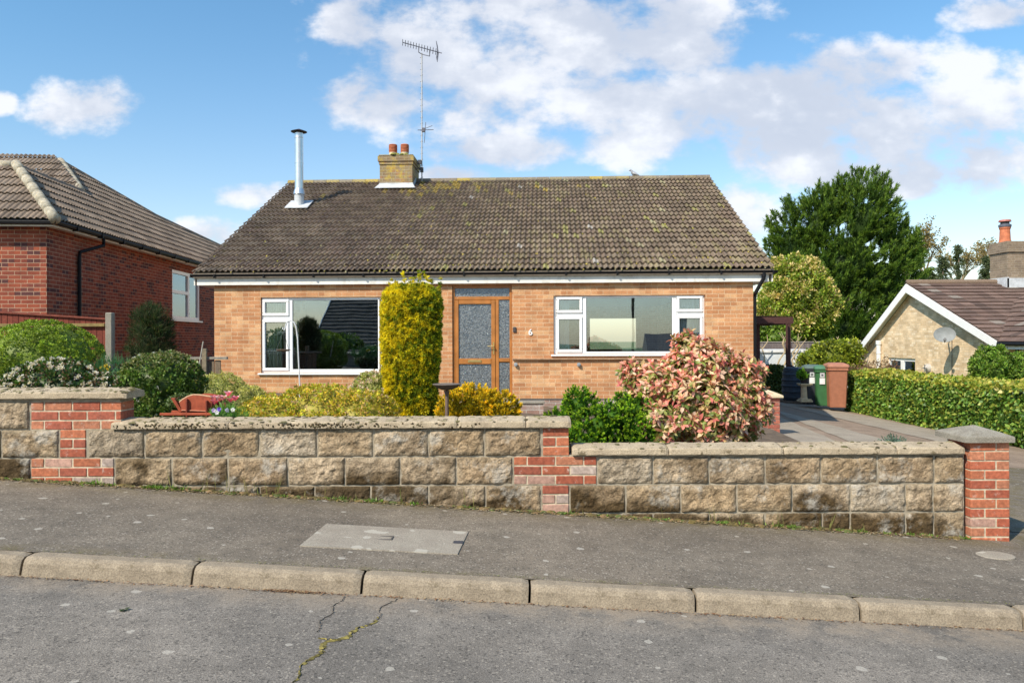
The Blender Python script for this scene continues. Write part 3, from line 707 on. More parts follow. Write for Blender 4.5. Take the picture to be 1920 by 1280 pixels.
# ------------------------------------------------------------------ the bungalow
HL = Vector((-5.705, 14.62, 0)); HR = R(-2.5); HW = 10.2
hc, hs = math.cos(HR), math.sin(HR)
def hloc(px, py, yl, loc=HL, c=None, s=None):            # pixel -> local coords on the local plane y = yl
    c = hc if c is None else c; s = hs if s is None else s
    dx, dz = px2d(px, py)                                # local y = -s*X + c*Y
    D = (yl-s*loc.x+c*loc.y)/(-s*dx+c)
    X = dx*D-loc.x; Y = D-loc.y
    return c*X+s*Y, yl, CAMZ+dz*D-loc.z
house = thing('bungalow', 'buff brick bungalow with brown tiled roof, white windows and oak front door', 'bungalow', tuple(HL), HR)
def hx(px, py=640, y=0): return hloc(px, py, y)[0]
def hz(px, py, y=0): return hloc(px, py, y)[2]
def wall_panel(mb, us, zs, openings, y0, y1, axis=1):    # wall slab with rectangular openings, faces only where wanted
    U = sorted(set(us+[a for o in openings for a in o[:2]])); Z = sorted(set(zs+[a for o in openings for a in o[2:4]]))
    fill = {}
    for i in range(len(U)-1):
        for j in range(len(Z)-1):
            cu, cz = (U[i]+U[i+1])/2, (Z[j]+Z[j+1])/2
            fill[i, j] = not any(a < cu < b and c < cz < d for a, b, c, d in openings)
    P = (lambda u, y, z: (u, y, z)) if axis == 1 else (lambda u, y, z: (y, u, z))
    for (i, j), v in fill.items():
        if not v: continue
        a, b, c, d = U[i], U[i+1], Z[j], Z[j+1]
        mb.quad(P(a, y0, c), P(b, y0, c), P(b, y0, d), P(a, y0, d)); mb.quad(P(b, y1, c), P(a, y1, c), P(a, y1, d), P(b, y1, d))
        if not fill.get((i-1, j)): mb.quad(P(a, y1, c), P(a, y0, c), P(a, y0, d), P(a, y1, d))
        if not fill.get((i+1, j)): mb.quad(P(b, y0, c), P(b, y1, c), P(b, y1, d), P(b, y0, d))
        if not fill.get((i, j-1)): mb.quad(P(a, y1, c), P(b, y1, c), P(b, y0, c), P(a, y0, c))
        if not fill.get((i, j+1)): mb.quad(P(a, y0, d), P(b, y0, d), P(b, y1, d), P(a, y1, d))
W1 = (hx(489, 630), hx(718, 630), hz(600, 699), hz(600, 557)); W2 = (hx(1038, 610), hx(1322, 610), hz(1180, 664), hz(1180, 553.5))
DR = (hx(848, 640), hx(960, 640), hz(904, 745), hz(904, 535))
DPC = hz(1080, 747); TOP = hz(900, 530)
mb = MB(); wall_panel(mb, [0, HW], [DPC, TOP], [W1, W2, DR], 0, .28)
mb.build('wall', M['brickm'], house, recalc=False)
mb = MB(); DEP = 10.7
mb.box(0, .28, .281, DEP-.281, DPC, TOP); mb.box(HW-.28, HW, .281, DEP-.281, DPC, TOP)
wall_panel(mb, [0, HW], [DPC, TOP], [(hx(1105, 600, DEP), hx(1192, 600, DEP), 1.15, 2.15), (3.2, 4.2, 1.2, 2.1)], DEP-.28, DEP)
for xg in (0, HW-.28): mb.prism([(.0, TOP+.001), (DEP, TOP+.001), (DEP/2, TOP+.001+DEP/2*.50)], 0, xg, xg+.28)
mb.build('wall', M['brickm'], house)
mb = MB(); mb.box(-.004, HW+.004, -.006, DEP, -.6, DPC-.022); mb.build('plinth', M['brickd'], house)
mb = MB(); mb.box(-.01, HW+.01, -.014, .2, DPC-.021, DPC-.002, (.10, .09, .085)); mb.build('damp_course', M['paint'], house)
# interior: floor, ceiling, partition
mb = MB(); mb.box(.3, HW-.3, .29, DEP-.3, DPC-.02, DPC+.01, (.20, .16, .12)); mb.box(.0, HW, .29, DEP-.29, TOP-.03, TOP-.01, (.5, .49, .46))
mb.box(4.05, 4.15, .29, DEP-.29, DPC, TOP-.04, (.40, .39, .36)); mb.box(5.75, 5.85, .29, DEP-.29, DPC, TOP-.04, (.45, .44, .40)); mb.box(.3, 4.05, 4.6, 4.7, DPC, TOP-.04, (.24, .23, .20)); mb.box(4.15, 5.75, 5.6, 5.7, DPC, TOP-.04, (.35, .34, .30))
mb.build('interior', M['paint'], house)

# roof of interlocking pantiles
def tiles(name, O, U, V, polys, mat, parent, cols, p=.105, gauge=.30, th=.042, amp=.030, tw=.21, seg=6, lich=None, flat=False, wseed=0):
    """O origin, U along eaves, V up slope (Vectors); polys = convex outlines in (u, v) metres."""
    U = U.normalized(); V = V.normalized(); N = U.cross(V).normalized()
    if N.z < 0: N = -N
    bmA = bmesh.new(); lay = bmA.faces.layers.float_color.new('Col')
    for poly in polys:
        us = [q[0] for q in poly]; vs_ = [q[1] for q in poly]
        k0 = int(math.floor(min(vs_)/gauge)); k1 = int(math.ceil(max(vs_)/gauge)); c0 = int(math.floor(min(us)/p)); c1 = int(math.ceil(max(us)/p))
        bm = bmesh.new(); ly = bm.faces.layers.float_color.new('Col')
        for k in range(k0, k1):
            for cidx in range(c0, c1):
                rnd = random.Random(k*7919+int(cidx*p/tw)*104729+wseed); jt = rnd.uniform(-.003, .004); base = rnd.choice(cols); kk = rnd.uniform(.78, 1.2)
                jv = rnd.uniform(-.006, .006)
                uc = (cidx+.5)*p; vc = (k+.5)*gauge; col = tuple(q*kk for q in base)
                if lich: col = lich(uc, vc, col, random.Random(k*31337+cidx*7433+wseed))
                pts = []
                for s_ in range(seg+1):
                    t = s_/seg; u = (cidx+t)*p
                    h = amp*(max(0, math.sin(math.pi*min(1, t/.62)))**.8 if t < .62 else -.25*math.sin(math.pi*(t-.62)/.38)) if not flat else 0
                    pts.append((u, h))
                v0 = k*gauge-.02+jv; v1 = (k+1)*gauge+.0
                rr = []
                for (u, h) in pts:
                    P = [O+U*u+V*(v0+.05)+N*(h+th+jt-.016), O+U*u+V*v0+N*(h+th+jt-.016), O+U*u+V*v0+N*(h+th+jt), O+U*u+V*(v1+.05)+N*(h-.002)]
                    rr.append([bm.verts.new(q) for q in P])
                for a, b in zip(rr, rr[1:]):
                    for j in (0, 1, 2):
                        try:
                            f = bm.faces.new((a[j], b[j], b[j+1], a[j+1])); f[ly] = (col[0], col[1], col[2], 1)
                        except ValueError: pass
        cu = sum(us)/len(us); cv = sum(vs_)/len(vs_)
        for (a, b) in zip(poly, poly[1:]+poly[:1]):
            d = Vector((b[0]-a[0], b[1]-a[1])); n2 = Vector((d.y, -d.x))
            if n2.dot(Vector((cu-a[0], cv-a[1]))) > 0: n2 = -n2
            nn = (U*n2.x+V*n2.y).normalized()
            bmesh.ops.bisect_plane(bm, geom=bm.verts[:]+bm.edges[:]+bm.faces[:], plane_co=O+U*a[0]+V*a[1], plane_no=nn, clear_outer=True)
        me_ = bpy.data.meshes.new('t'); bm.to_mesh(me_); bm.free(); bmA.from_mesh(me_); bpy.data.meshes.remove(me_)
    me = bpy.data.meshes.new(name); bmA.to_mesh(me); bmA.free(); me.materials.append(mat)
    fl = np.empty(len(me.polygons)*3, dtype=np.float32); me.polygons.foreach_get('normal', fl); fl = fl.reshape(-1, 3)
    o = bpy.data.objects.new(name, me); COL.objects.link(o)
    if parent: o.parent = parent
    # make every face look outwards
    bm = bmesh.new(); bm.from_mesh(me)
    for f in bm.faces:
        if f.normal.dot(N) < -.05: f.normal_flip()
    bm.to_mesh(me); bm.free()
    return o
EY = -.16; EZ = hz(900, 508, EY); RGZ = hz(940, 338, 5.35)
ev = Vector((0, EY, EZ)); rg = Vector((0, 5.35, RGZ)); SLOPE = (rg-ev).length; VV = (rg-ev).normalized()
uL, uR = hx(360, 515, EY), hx(1452, 508, EY)
cols = [(.150, .108, .077), (.17, .125, .088), (.125, .09, .065), (.185, .14, .10), (.14, .098, .073)]
chu = hx(790, 350, 5.0)
def lich(u, v, col, r):
    d = math.hypot((u-chu-.25)/1.5, (v-(SLOPE-.6))/1.1); q = r.random()
    n = vnoise(np.array([[u*1.1, v*1.1, 0]]), 40)[0]
    yel = .75*max(0, 1-d)+max(0, n-.45)*.25*(v > SLOPE-1.6)
    if q < yel*.75: return r.choice([(.36, .26, .06), (.30, .22, .07), (.25, .20, .07)])
    if u > 3.2:
        if q > .975: return r.choice([(.27, .25, .09), (.30, .27, .16), (.34, .31, .27), (.25, .23, .08)])
        m = .14 if v < 1.8 else .08
        if q > .955-m: return tuple(c*.75+d_*.25 for c, d_ in zip(col, (.34, .30, .12)))
        w = min(1, (u-3.2)/2)*.12
        return tuple(c*(1-w)+d_*w for c, d_ in zip(col, (.24, .185, .105)))
    return col
tiles('roof', ev, Vector((1, 0, 0)), rg-ev, [[(uL, 0), (uR, 0), (uR, SLOPE), (uL, SLOPE)]], M['tile'], house, cols, lich=lich, gauge=SLOPE/22, p=.105)
# underside, back slope, barge ends
mb = MB(); t = .05
sl = (RGZ-EZ)/(5.35-EY); bk = 5.35+5.35-EY
mb.prism([(EY, EZ-.012), (5.35, RGZ-.012), (bk, EZ-.012), (bk, EZ-.09), (5.35, RGZ-.10), (EY, EZ-.09)], 0, uL+.012, uR-.012, (.16, .13, .10)); mb.build('roof_deck', M['rough'], house)
mb = MB()
n = 32
for i in range(n):
    a = uL+(uR-uL)*i/n; b = uL+(uR-uL)*(i+1)/n; prof = []
    for k in range(9): t_ = math.pi*k/8; prof.append((5.35-.13*math.cos(t_), RGZ-.03+.10*math.sin(t_)))
    c = random.choice([(.20, .165, .12), (.24, .20, .12), (.30, .24, .10), (.22, .19, .14), (.36, .27, .07)]) 
    mb.prism(prof, 0, a+.004, b-.004+.0, c)
mb.build('ridge_tile', M['tile'], house)
# roof moss
mb = MB(); NN = Vector((1, 0, 0)).cross(VV)
for i in range(2600):
    u = random.uniform(3.0, uR-.1) if random.random() < .8 else random.uniform(uL+.1, 4)
    v = SLOPE*random.random()**1.25
    if random.random() < .35: v = random.uniform(.0, .9)
    g_ = SLOPE/22; v = round(v/g_)*g_+random.uniform(-.02, .06); uu = (math.floor(u/.105)+.82)*.105+random.gauss(0, .012)
    P = ev+Vector((1, 0, 0))*uu+VV*v+NN*.022; r = random.uniform(.008, .024); nn = 6
    vs = [P+NN*r*.9]+[P+(Vector((1, 0, 0))*math.cos(6.283*k/nn)+VV*math.sin(6.283*k/nn)*1.3)*r*random.uniform(.6, 1.3)-NN*.006 for k in range(nn)]
    mb.add(vs, [(0, 1+k, 1+(k+1) % nn) for k in range(nn)], random.choice([(.10, .085, .02), (.16, .14, .03), (.33, .31, .06), (.07, .055, .025), (.42, .33, .08), (.28, .26, .14)]))
o = mb.build('roof_moss', M['rough'], house, recalc=False); tag(o, kind='stuff')
# fascia, soffit, gutter
FY = -.075; fb = hz(900, 531.5, FY-.02); ft = hz(900, 517, FY-.02)
mb = MB(); mb.box(hx(370, 528, FY), hx(1441, 522, FY), FY-.02, FY, fb, ft+.03, None, .003); mb.build('fascia', M['whitepaint'], house)
mb = MB(); mb.box(hx(372, 528, FY), hx(1439, 522, FY), FY+.001, -.002, fb+.012, fb+.022); mb.box(uL+.03, -.002, .0, DEP, fb+.012, fb+.022); mb.box(HW+.002, uR-.03, .0, DEP, fb+.012, fb+.022); mb.build('soffit', M['whitepaint'], house)
mb = MB()
for xx in (uL+.005, uR-.03): mb = MB(); mb.prism([(FY-.02, fb), (FY-.02, EZ-.02), (5.35, RGZ-.07), (bk-.06, EZ-.02), (bk-.06, fb), (bk-.3, fb), (5.35, RGZ-.30), (-.05, fb)], 0, xx, xx+.022); mb.build('bargeboard', M['whitepaint'], house)
def gutter(mb, x0, x1, y, z, r=.050, axis=0):
    prof = [(y-r*math.cos(math.pi*k/10), z-r*math.sin(math.pi*k/10)*.95) for k in range(11)]
    prof += [(y+(r-.006)*math.cos(math.pi*k/10), z-(r-.006)*math.sin(math.pi*k/10)*.95) for k in range(11)]
    mb.prism(prof, 0, x0, x1)
GY = FY-.06; gz_ = hz(900, 511, GY)
gx0, gx1 = hx(358, 520, GY), hx(1457, 511, GY)
mb = MB(); gutter(mb, gx0, gx1, GY, gz_); 
mb.box(gx0, gx0+.006, GY-.048, GY+.048, gz_-.045, gz_); mb.box(gx1-.006, gx1, GY-.048, GY+.048, gz_-.045, gz_)
mb.build('gutter', M['black'], house)
x = gx0+.45
while x < gx1: mb = MB(); mb.box(x, x+.03, GY-.054, FY-.021, gz_-.066, gz_+.004, None, .004); mb.build('gutter_bracket', M['black'], house); x += .95
mb = MB(); px_ = hx(1432, 520, GY); mb.tube([(px_, GY, gz_-.04), (px_, GY, gz_-.14), (HW+.03, -.06, gz_-.40), (HW+.04, .06, gz_-.46), (HW+.04, .06, .1)], .034, 10)
mb.tube([(px_, GY, gz_-.03), (px_, GY, gz_-.12)], .041, 10); mb.build('downpipe', M['black'], house)

# windows
def wbars(mb, x0, x1, z0, z1, y0, y1, w, bev=.006):      # rectangular frame of four bars butted end to end
    mb.box(x0, x1, y0, y1, z1-w, z1, None, bev); mb.box(x0, x1, y0, y1, z0, z0+w, None, bev)
    mb.box(x0, x0+w, y0, y1, z0+w, z1-w, None, bev); mb.box(x1-w, x1, y0, y1, z0+w, z1-w, None, bev)
def P4(px0, px1, py0, py1, y=.05): cx = (px0+px1)/2; cy = (py0+py1)/2; return hx(px0, cy, y), hx(px1, cy, y), hz(cx, py1, y), hz(cx, py0, y)
def window(o, fixed, sashes, label=None):
    x0, x1, z0, z1 = o
    mb = MB(); wbars(mb, x0+.002, x1-.002, z0+.002, z1-.002, .045, .115, .045)
    for (a, b, c, d) in fixed: wbars(mb, a-.03, b+.03, c-.03, d+.03, .040, .112, .03, .008)
    w = mb.build('window', M['white'], house)
    panes = []
    for (a, b, c, d) in sashes:
        mb = MB(); wbars(mb, a-.055, b+.055, c-.055, d+.055, .020, .075, .055, .010); mb.build('sash', M['white'], w); panes.append((a, b, c, d))
    for (a, b, c, d) in panes+fixed:
        mb = MB(); mb.box(a-.01, b+.01, .060, .066, c-.01, d+.01); mb.build('pane', M['glass'], w)
        mb = MB(); wbars(mb, a-.006, b+.006, c-.006, d+.006, .052, .0585, .011, 0); mb.build('gasket', M['black'], w)
    mb = MB(); mb.box(x0-.05, x1+.03, -.045, .05, z0-.034, z0-.002, None, .006); mb.build('sill', M['white'], w)
    return w
f1 = P4(549, 709, 562.5, 692); s1 = [P4(498, 537, 567, 587), P4(498, 537, 604.5, 689.5)]
f2 = P4(1099.5, 1260, 557, 659); s2 = [P4(1048.5, 1086.5, 562, 581.5), P4(1048.5, 1086.5, 599, 655), P4(1274, 1312, 560, 579.5), P4(1274, 1312, 597, 654)]
w1 = window(W1, [f1], s1); w2 = window(W2, [f2], s2)
for lo, hi in ((s2[1], s2[0]), (s2[3], s2[2])):
    mb = MB(); mb.box(lo[0]-.05, lo[1]+.055, .046, .114, lo[3]+.056, hi[2]-.056, None, .002); mb.build('transom', M['white'], w2)
# extra mullion face
mb = MB(); mb.box(s1[0][1]+.058, f1[0]-.032, .044, .116, W1[2]+.047, W1[3]-.047, None, .003); mb.box(s1[0][0]-.05, s1[0][1]+.056, .046, .114, s1[1][3]+.056, s1[0][2]-.056, None, .002); mb.build('mullion', M['white'], w1)
mb = MB(); mb.box(s2[0][1]+.058, f2[0]-.032, .044, .116, W2[2]+.047, W2[3]-.047, None, .003); mb.build('mullion', M['white'], w2); mb = MB(); mb.box(f2[1]+.032, s2[2][0]-.058, .044, .116, W2[2]+.047, W2[3]-.047, None, .003); mb.build('mullion', M['white'], w2)
def curtain(x0, x1, z0, z1, y, col, par, waves=9, name='curtain'):
    n = waves*8; vs = []; fs = []
    for i in range(n+1):
        t = i/n; yy = y+.03*math.sin(t*waves*6.283)+.01*math.sin(t*17)
        vs += [(x0+(x1-x0)*t, yy, z0), (x0+(x1-x0)*t, yy, z1)]
    fs = [(2*i, 2*i+2, 2*i+3, 2*i+1) for i in range(n)]
    mb = MB(); mb.add(vs, fs, col); mb.build(name, M['curtain'], par, smooth=True, recalc=False)
curtain(W1[0]+.03, W1[0]+.36, W1[2]-.1, W1[3]-.02, .16, (.62, .64, .44), w1, 5)
curtain(f1[0]+.0, f1[0]+.07, W1[2]-.1, W1[3]-.45, .20, (.60, .62, .42), w1, 2)
curtain(W2[0]+.03, W2[0]+.30, W2[2]-.1, W2[3]-.02, .22, (.62, .66, .68), w2, 4)
curtain(s2[2][0]-.02, s2[2][1]+.05, W2[2]-.1, W2[3]-.02, .22, (.62, .66, .68), w2, 4)
# things inside seen through glass: dark sill ornament line
# front door
x0, x1, z0, z1 = DR
d = thing('front_door_frame', None, None); d.parent = house
d.name = 'front_door'
gl = [(854, 953, 542.5, 554), (861, 920.5, 571, 671), (861, 920.5, 683, 738), (937, 953.5, 563, 670), (937, 953.5, 682, 736)]
G5 = [P4(*q, y=.06) for q in gl]
mb = MB(); wbars(mb, x0+.002, x1-.002, z0, z1-.002, .04, .12, .045)
zt_ = G5[0][2]-.02; zl = G5[1][3]+.075
mb.box(x0+.048, x1-.048, .041, .118, zl+.012, zt_, None, .006)
xm0 = hx(929, 650, .05); xm1 = G5[3][0]-.015
mb.box(xm0, xm1, .042, .117, z0+.047, zl+.010, None, .006)
mb.box(xm1+.002, x1-.048, .046, .112, G5[3][2]-.085, G5[3][2]-.012, None, .006)
mb.box(xm1+.002, x1-.048, .046, .112, z0+.047, G5[4][2]-.01, None, .006)
mb.build('door_frame', M['wood'], d)
mb = MB(); a, b = x0+.050, xm0-.003; la, lb = z0+.047, zl+.008
mb.box(a, G5[1][0]-.008, .030, .085, la, lb, None, .006); mb.box(G5[1][1]+.008, b, .030, .085, la, lb, None, .006)
mb.box(G5[1][0]-.006, G5[1][1]+.006, .031, .084, G5[1][3]+.008, lb, None, .006)
mb.box(G5[1][0]-.006, G5[1][1]+.006, .031, .084, G5[2][3]+.006, G5[1][2]-.008, None, .006)
mb.box(G5[1][0]-.006, G5[1][1]+.006, .031, .084, la, G5[2][2]-.008, None, .006)
mb.build('door_leaf', M['wood'], d)
for q in G5:
    mb = MB(); mb.box(q[0]-.02, q[1]+.02, .062, .068, q[2]-.02, q[3]+.02); mb.build('glass', M['obscure'], d)
mb = MB(); h = hloc(925.5, 652, .03); mb.box(h[0]-.012, h[0]+.012, .020, .031, h[2]-.12, h[2]+.11, None, .004)
mb.tube([(h[0], .02, h[2]+.035), (h[0], -.03, h[2]+.035), (h[0]-.11, -.032, h[2]+.033)], .009, 8); mb.build('door_handle', M['brass'], d)
mb = MB(); h = hloc(890, 677, .03); mb.box(h[0]-.13, h[0]+.13, .018, .031, h[2]-.026, h[2]+.026, None, .006); mb.box(h[0]-.11, h[0]+.11, .012, .019, h[2]-.016, h[2]+.016, None, .003); mb.build('letterbox', M['brass'], d)
mb = MB(); mb.box(x0-.05, x1+.05, -.42, .03, z0-.14, z0-.006, None, .01); mb.build('doorstep', M['kerb'], d)
# house number, bell, rail and vents
cu = bpy.data.curves.new('n', 'FONT'); cu.body = '6'; cu.size = .165; cu.extrude = .006; cu.bevel_depth = .002
to = bpy.data.objects.new('n', cu); COL.objects.link(to); bpy.context.view_layer.update()
me = bpy.data.meshes.new_from_object(to); bpy.data.objects.remove(to); me.materials.clear(); me.materials.append(M['white'])
no = bpy.data.objects.new('house_number', me); COL.objects.link(no); no.parent = house; h = hloc(995, 628, 0); no.location = (h[0]-.045, -.012, h[2]); no.rotation_euler = (R(90), 0, 0); no.scale = (1, 1, .9)
mb = MB(); h = hloc(965, 618, 0); mb.box(h[0]-.03, h[0]+.03, -.025, .0, h[2]-.05, h[2]+.05, (.06, .05, .05), .008); mb.build('doorbell', M['paint'], house)
mb = MB(); ra = hloc(961, 673, 0); rb = hloc(1300, 673, 0); mb.box(ra[0], rb[0], -.055, -.001, ra[2]-.014, ra[2]+.014, (.36, .22, .13), .004); mb.build('ledge', M['rough'], house)
for q in ((967, 683), (1085, 683)):
    h = hloc(*q, 0); mb = MB(); mb.tube([(h[0], -.001, h[2]), (h[0], -.05, h[2])], .036, 14); mb.tube([(h[0], -.05, h[2]), (h[0], -.075, h[2])], .018, 10); mb.build('vent_outlet', M['steel'], house)

# chimney with two pots, flashing
y = 4.72; cx0 = hx(712, 310, y); cx1 = hx(779, 310, y)-.10; ct = hz(745, 292, y); cxr = cx1
cx1 = hx(773, 310, y)
mb = MB(); mb.box(cx0, cx1, y, y+1.0, RGZ-.9, ct-.22); 
ch = mb.build('chimney', M['brickchim'], house)
mb = MB(); mb.box(cx0-.02, cx1+.02, y-.02, y+1.02, ct-.219, ct-.145, None, .004); mb.box(cx0-.045, cx1+.045, y-.045, y+1.045, ct-.144, ct-.01, None, .006); mb.build('corbel', M['brickchim'], ch)
mb = MB(); mb.box(cx0-.03, cx1+.03, y-.03, y+1.03, ct-.009, ct+.03, (.26, .24, .17), .02); mb.build('flaunching', M['rough'], ch)
for q in (737, 759):
    a = hloc(q, 288, y+.35); c = (a[0], y+.35, ct+.02)
    mb = MB(); mb.lathe([(.125, 0), (.105, .03), (.10, .14)], c, 20); mb.build('pot_base', M['creampot'], ch)
    mb = MB(); 
    for k in range(5): zz = .14+k*.036; mb.lathe([(.085, zz), (.108, zz+.004), (.108, zz+.024), (.085, zz+.03)], c, 20)
    mb.lathe([(.07, .14), (.07, .32)], c, 16); mb.lathe([(.10, .318), (.108, .326), (.10, .345), (.02, .352)], c, 20)
    mb.build('chimney_pot', M['terracotta'], ch)
zf = EZ+(y-.02-EY)*sl
mb = MB(); mb.box(cx0-.02, cx1+.02, y-.012, y-.001, zf-.02, zf+.17, None, .003)
mb.add([(cx0-.10, y-.19, zf-.17*sl+.10), (cx1+.10, y-.19, zf-.17*sl+.10), (cx1+.03, y-.013, zf+.13), (cx0-.03, y-.013, zf+.13)], [(0, 1, 2, 3)])
mb.prism([(y, zf-.0), (y+.5, zf+.5*sl), (y+.5, zf+.5*sl+.14), (y, zf+.14)], 0, cx1+.001, cx1+.014); mb.prism([(y, zf-.0), (y+.5, zf+.5*sl), (y+.5, zf+.5*sl+.14), (y, zf+.14)], 0, cx0-.014, cx0-.001)
mb.build('flashing', M['lead'], ch)
mb = MB()
for i in range(60): cushion(mb, random.uniform(cx0+.3, cx1-.1), y+random.uniform(-.05, .3), ct+.02, random.uniform(.02, .05), random.uniform(.02, .06), random.choice([(.13, .13, .02), (.20, .19, .04), (.09, .08, .02)]))
o = mb.build('moss', M['rough'], ch, recalc=False)
# steel flue with cowl
dx, dz = px2d(562, 398)
def roofhit(px, py):
    lo, hi = 13, 21
    for _ in range(40):
        m_ = (lo+hi)/2; dx, dz = px2d(px, py); X = dx*m_-HL.x; Y = m_-HL.y; yl = -hs*X+hc*Y
        if CAMZ+dz*m_ > EZ+(yl-EY)*sl: lo = m_
        else: hi = m_
    X = dx*lo-HL.x; Y = lo-HL.y; return hc*X+hs*Y, -hs*X+hc*Y, CAMZ+dz*lo
fx, fy, fz = roofhit(561, 390); Df = fy+14.6; ppm = F/Df
top = hz(562, 250, fy)
mb = MB(); mb.tube([(fx, fy, fz-.1), (fx-.0, fy, top)], .098, 24); mb.lathe([(.102, 0), (.102, .02)], (fx, fy, fz+1.05), 24)
mb.lathe([(.102, 0), (.104, .01), (.102, .02)], (fx, fy, top-.12), 24); mb.lathe([(.115, 0), (.135, -.10), (.100, .03)], (fx, fy, fz+.42), 24)
fl = mb.build('flue', M['steel'], house, smooth=False)
mb = MB(); mb.lathe([(.115, -.02), (.11, .34)], (fx, fy, fz), 20)
w_ = .27; vs = []
for sx, sv in ((-1, -1), (1, -1), (1, 1), (-1, 1)): vs.append((fx+sx*w_, fy+sv*.24, fz+sv*.24*sl+.10+.0*sx))
mb.add(vs+[(p[0], p[1], p[2]-.015) for p in vs], [(0, 1, 2, 3), (0, 4, 5, 1), (1, 5, 6, 2), (2, 6, 7, 3), (3, 7, 4, 0)]); mb.build('flue_flashing', M['lead'], fl)
mb = MB(); mb.lathe([(.02, .10), (.19, .035), (.185, .028), (.02, .05)], (fx, fy, top), 26, (.035, .025, .04))
for k in range(4): t = .6+k*1.57; mb.tube([(fx+.09*math.cos(t), fy+.09*math.sin(t), top-.01), (fx+.12*math.cos(t), fy+.12*math.sin(t), top+.055)], .006, 5, (.10, .08, .08))
mb.build('cowl', M['paint'], fl)

# aerial on its mast (stands on the chimney: a thing of its own)
al = hloc(791, 345, 5.2); base = house.matrix_basis @ Vector((al[0], 5.2, RGZ-.15)); D = base.y
ae = thing('tv_aerial', 'tall grey lattice aerial mast with a television aerial on top beside the chimney', 'aerial', tuple(base))
def ap(px, py, D_=None): p = at(px, py, D_ or D); return tuple(p-base)
mb = MB(); pm = .016
t0 = ap(792, 345); t1 = ap(792, 100); H = t1[2]-t0[2]
mb.tube([(0, 0, -.1), (t1[0]-t0[0], 0, t1[2])], .017, 6, (.42, .42, .43))
z = .2
while z < t1[2]-.1: mb.tube([(-.035, 0, z), (.035, 0, z+.02)], .007, 4, (.25, .25, .27)); z += .155
for z in (-.02, .35): mb.tube([(-.42, 0, z+.1), (.02, 0, z+.1)], .016, 5, (.10, .10, .12)); mb.box(-.04, .04, -.05, .03, z, z+.12, (.07, .07, .08))
mb.box(-.10, -.01, -.05, .02, .55, .66, (.06, .06, .07))
mb.build('mast', M['paint'], ae)
mb = MB(); k = (.13, .13, .16)
A = Vector(ap(755, 80, D+.25)); B = Vector(ap(828, 100, D-.5))
mb.tube([A, B], .012, 5, k)
for i in range(13):
    p = A.lerp(B, i/14); mb.tube([p+Vector((.02, -.13, .03)), p+Vector((-.02, .13, -.03))], .008, 4, k); mb.tube([p+Vector((.0, 0, -.045)), p+Vector((0, 0, .045))], .007, 4, k)
C = A.lerp(B, .86)
for s_ in (1, -1):
    for e in (-.12, 0, .12): mb.tube([C+Vector((.05, e, 0)), C+Vector((.02, e, .22*s_))], .008, 4, k)
a = A.lerp(B, .42); b = A.lerp(B, .70); m0 = Vector((t1[0]-t0[0], 0, t1[2]-.03))
mb.tube([a, a-Vector((0, 0, .14)), m0, b-Vector((0, 0, .16)), b], .012, 5, k)
mb.build('antenna', M['paint'], ae)
mb = MB(); q = Vector(ap(794, 244)); 
mb.tube([q+Vector((-.15, 0, 0)), q+Vector((.27, -.1, -.02))], .009, 4, k); mb.tube([q+Vector((-.1, .12, .02)), q+Vector((.25, -.25, .04))], .007, 4, k); mb.tube([q+Vector((.02, 0, -.33)), q+Vector((.06, 0, .2))], .007, 4, k); mb.box(q.x-.04, q.x+.04, -.04, .04, q.z-.05, q.z+.05, k)
mb.build('radio_antenna', M['paint'], ae)

# pigeon on the ridge
b = house.matrix_basis @ Vector(hloc(1188, 333, 5.35)); pg = thing('pigeon', 'small grey pigeon perched on the roof ridge', 'pigeon', (b.x, b.y, b.z+.0))
def blob(mb, segs, n=10, col=None):
    vs = []; fs = []
    for (x, y, z, r, ry) in segs:
        for k in range(n): t = 6.283*k/n; vs.append((x+r*.25*math.sin(t), y+ry*math.cos(t), z+r*math.sin(t)))
    for i in range(len(segs)-1):
        for k in range(n): fs.append((i*n+k, i*n+(k+1) % n, (i+1)*n+(k+1) % n, (i+1)*n+k))
    fs += [tuple(range(n))[::-1], tuple((len(segs)-1)*n+k for k in range(n))]; mb.add(vs, fs, col)
mb = MB(); zz = b.z; g2 = (.26, .27, .30)
blob(mb, [(-.125, 0, .175, .004, .004), (-.115, 0, .178, .010, .009), (-.10, 0, .19, .022, .02), (-.075, 0, .192, .025, .022), (-.06, 0, .17, .028, .027), (-.045, 0, .135, .045, .042), (-.01, 0, .105, .055, .052), (.05, 0, .085, .046, .045), (.10, 0, .06, .022, .03), (.15, 0, .038, .010, .025), (.19, 0, .022, .004, .02)], 10, g2)
pb = mb.build('body', M['paint'], pg, smooth=True)
for s_ in (1, -1): mb = MB(); mb.tube([(0, .02*s_, .08), (-.005, .02*s_, .02)], .005, 5, (.4, .12, .1)); mb.build('leg', M['paint'], pg)
mb = MB(); 
for s_ in (1, -1): blob(mb, [(-.03, .045*s_, .12, .02, .008), (.02, .052*s_, .10, .035, .010), (.09, .04*s_, .07, .018, .008), (.14, .025*s_, .05, .004, .004)], 8, (.40, .41, .44))
mb.build('wing', M['paint'], pg, smooth=True)
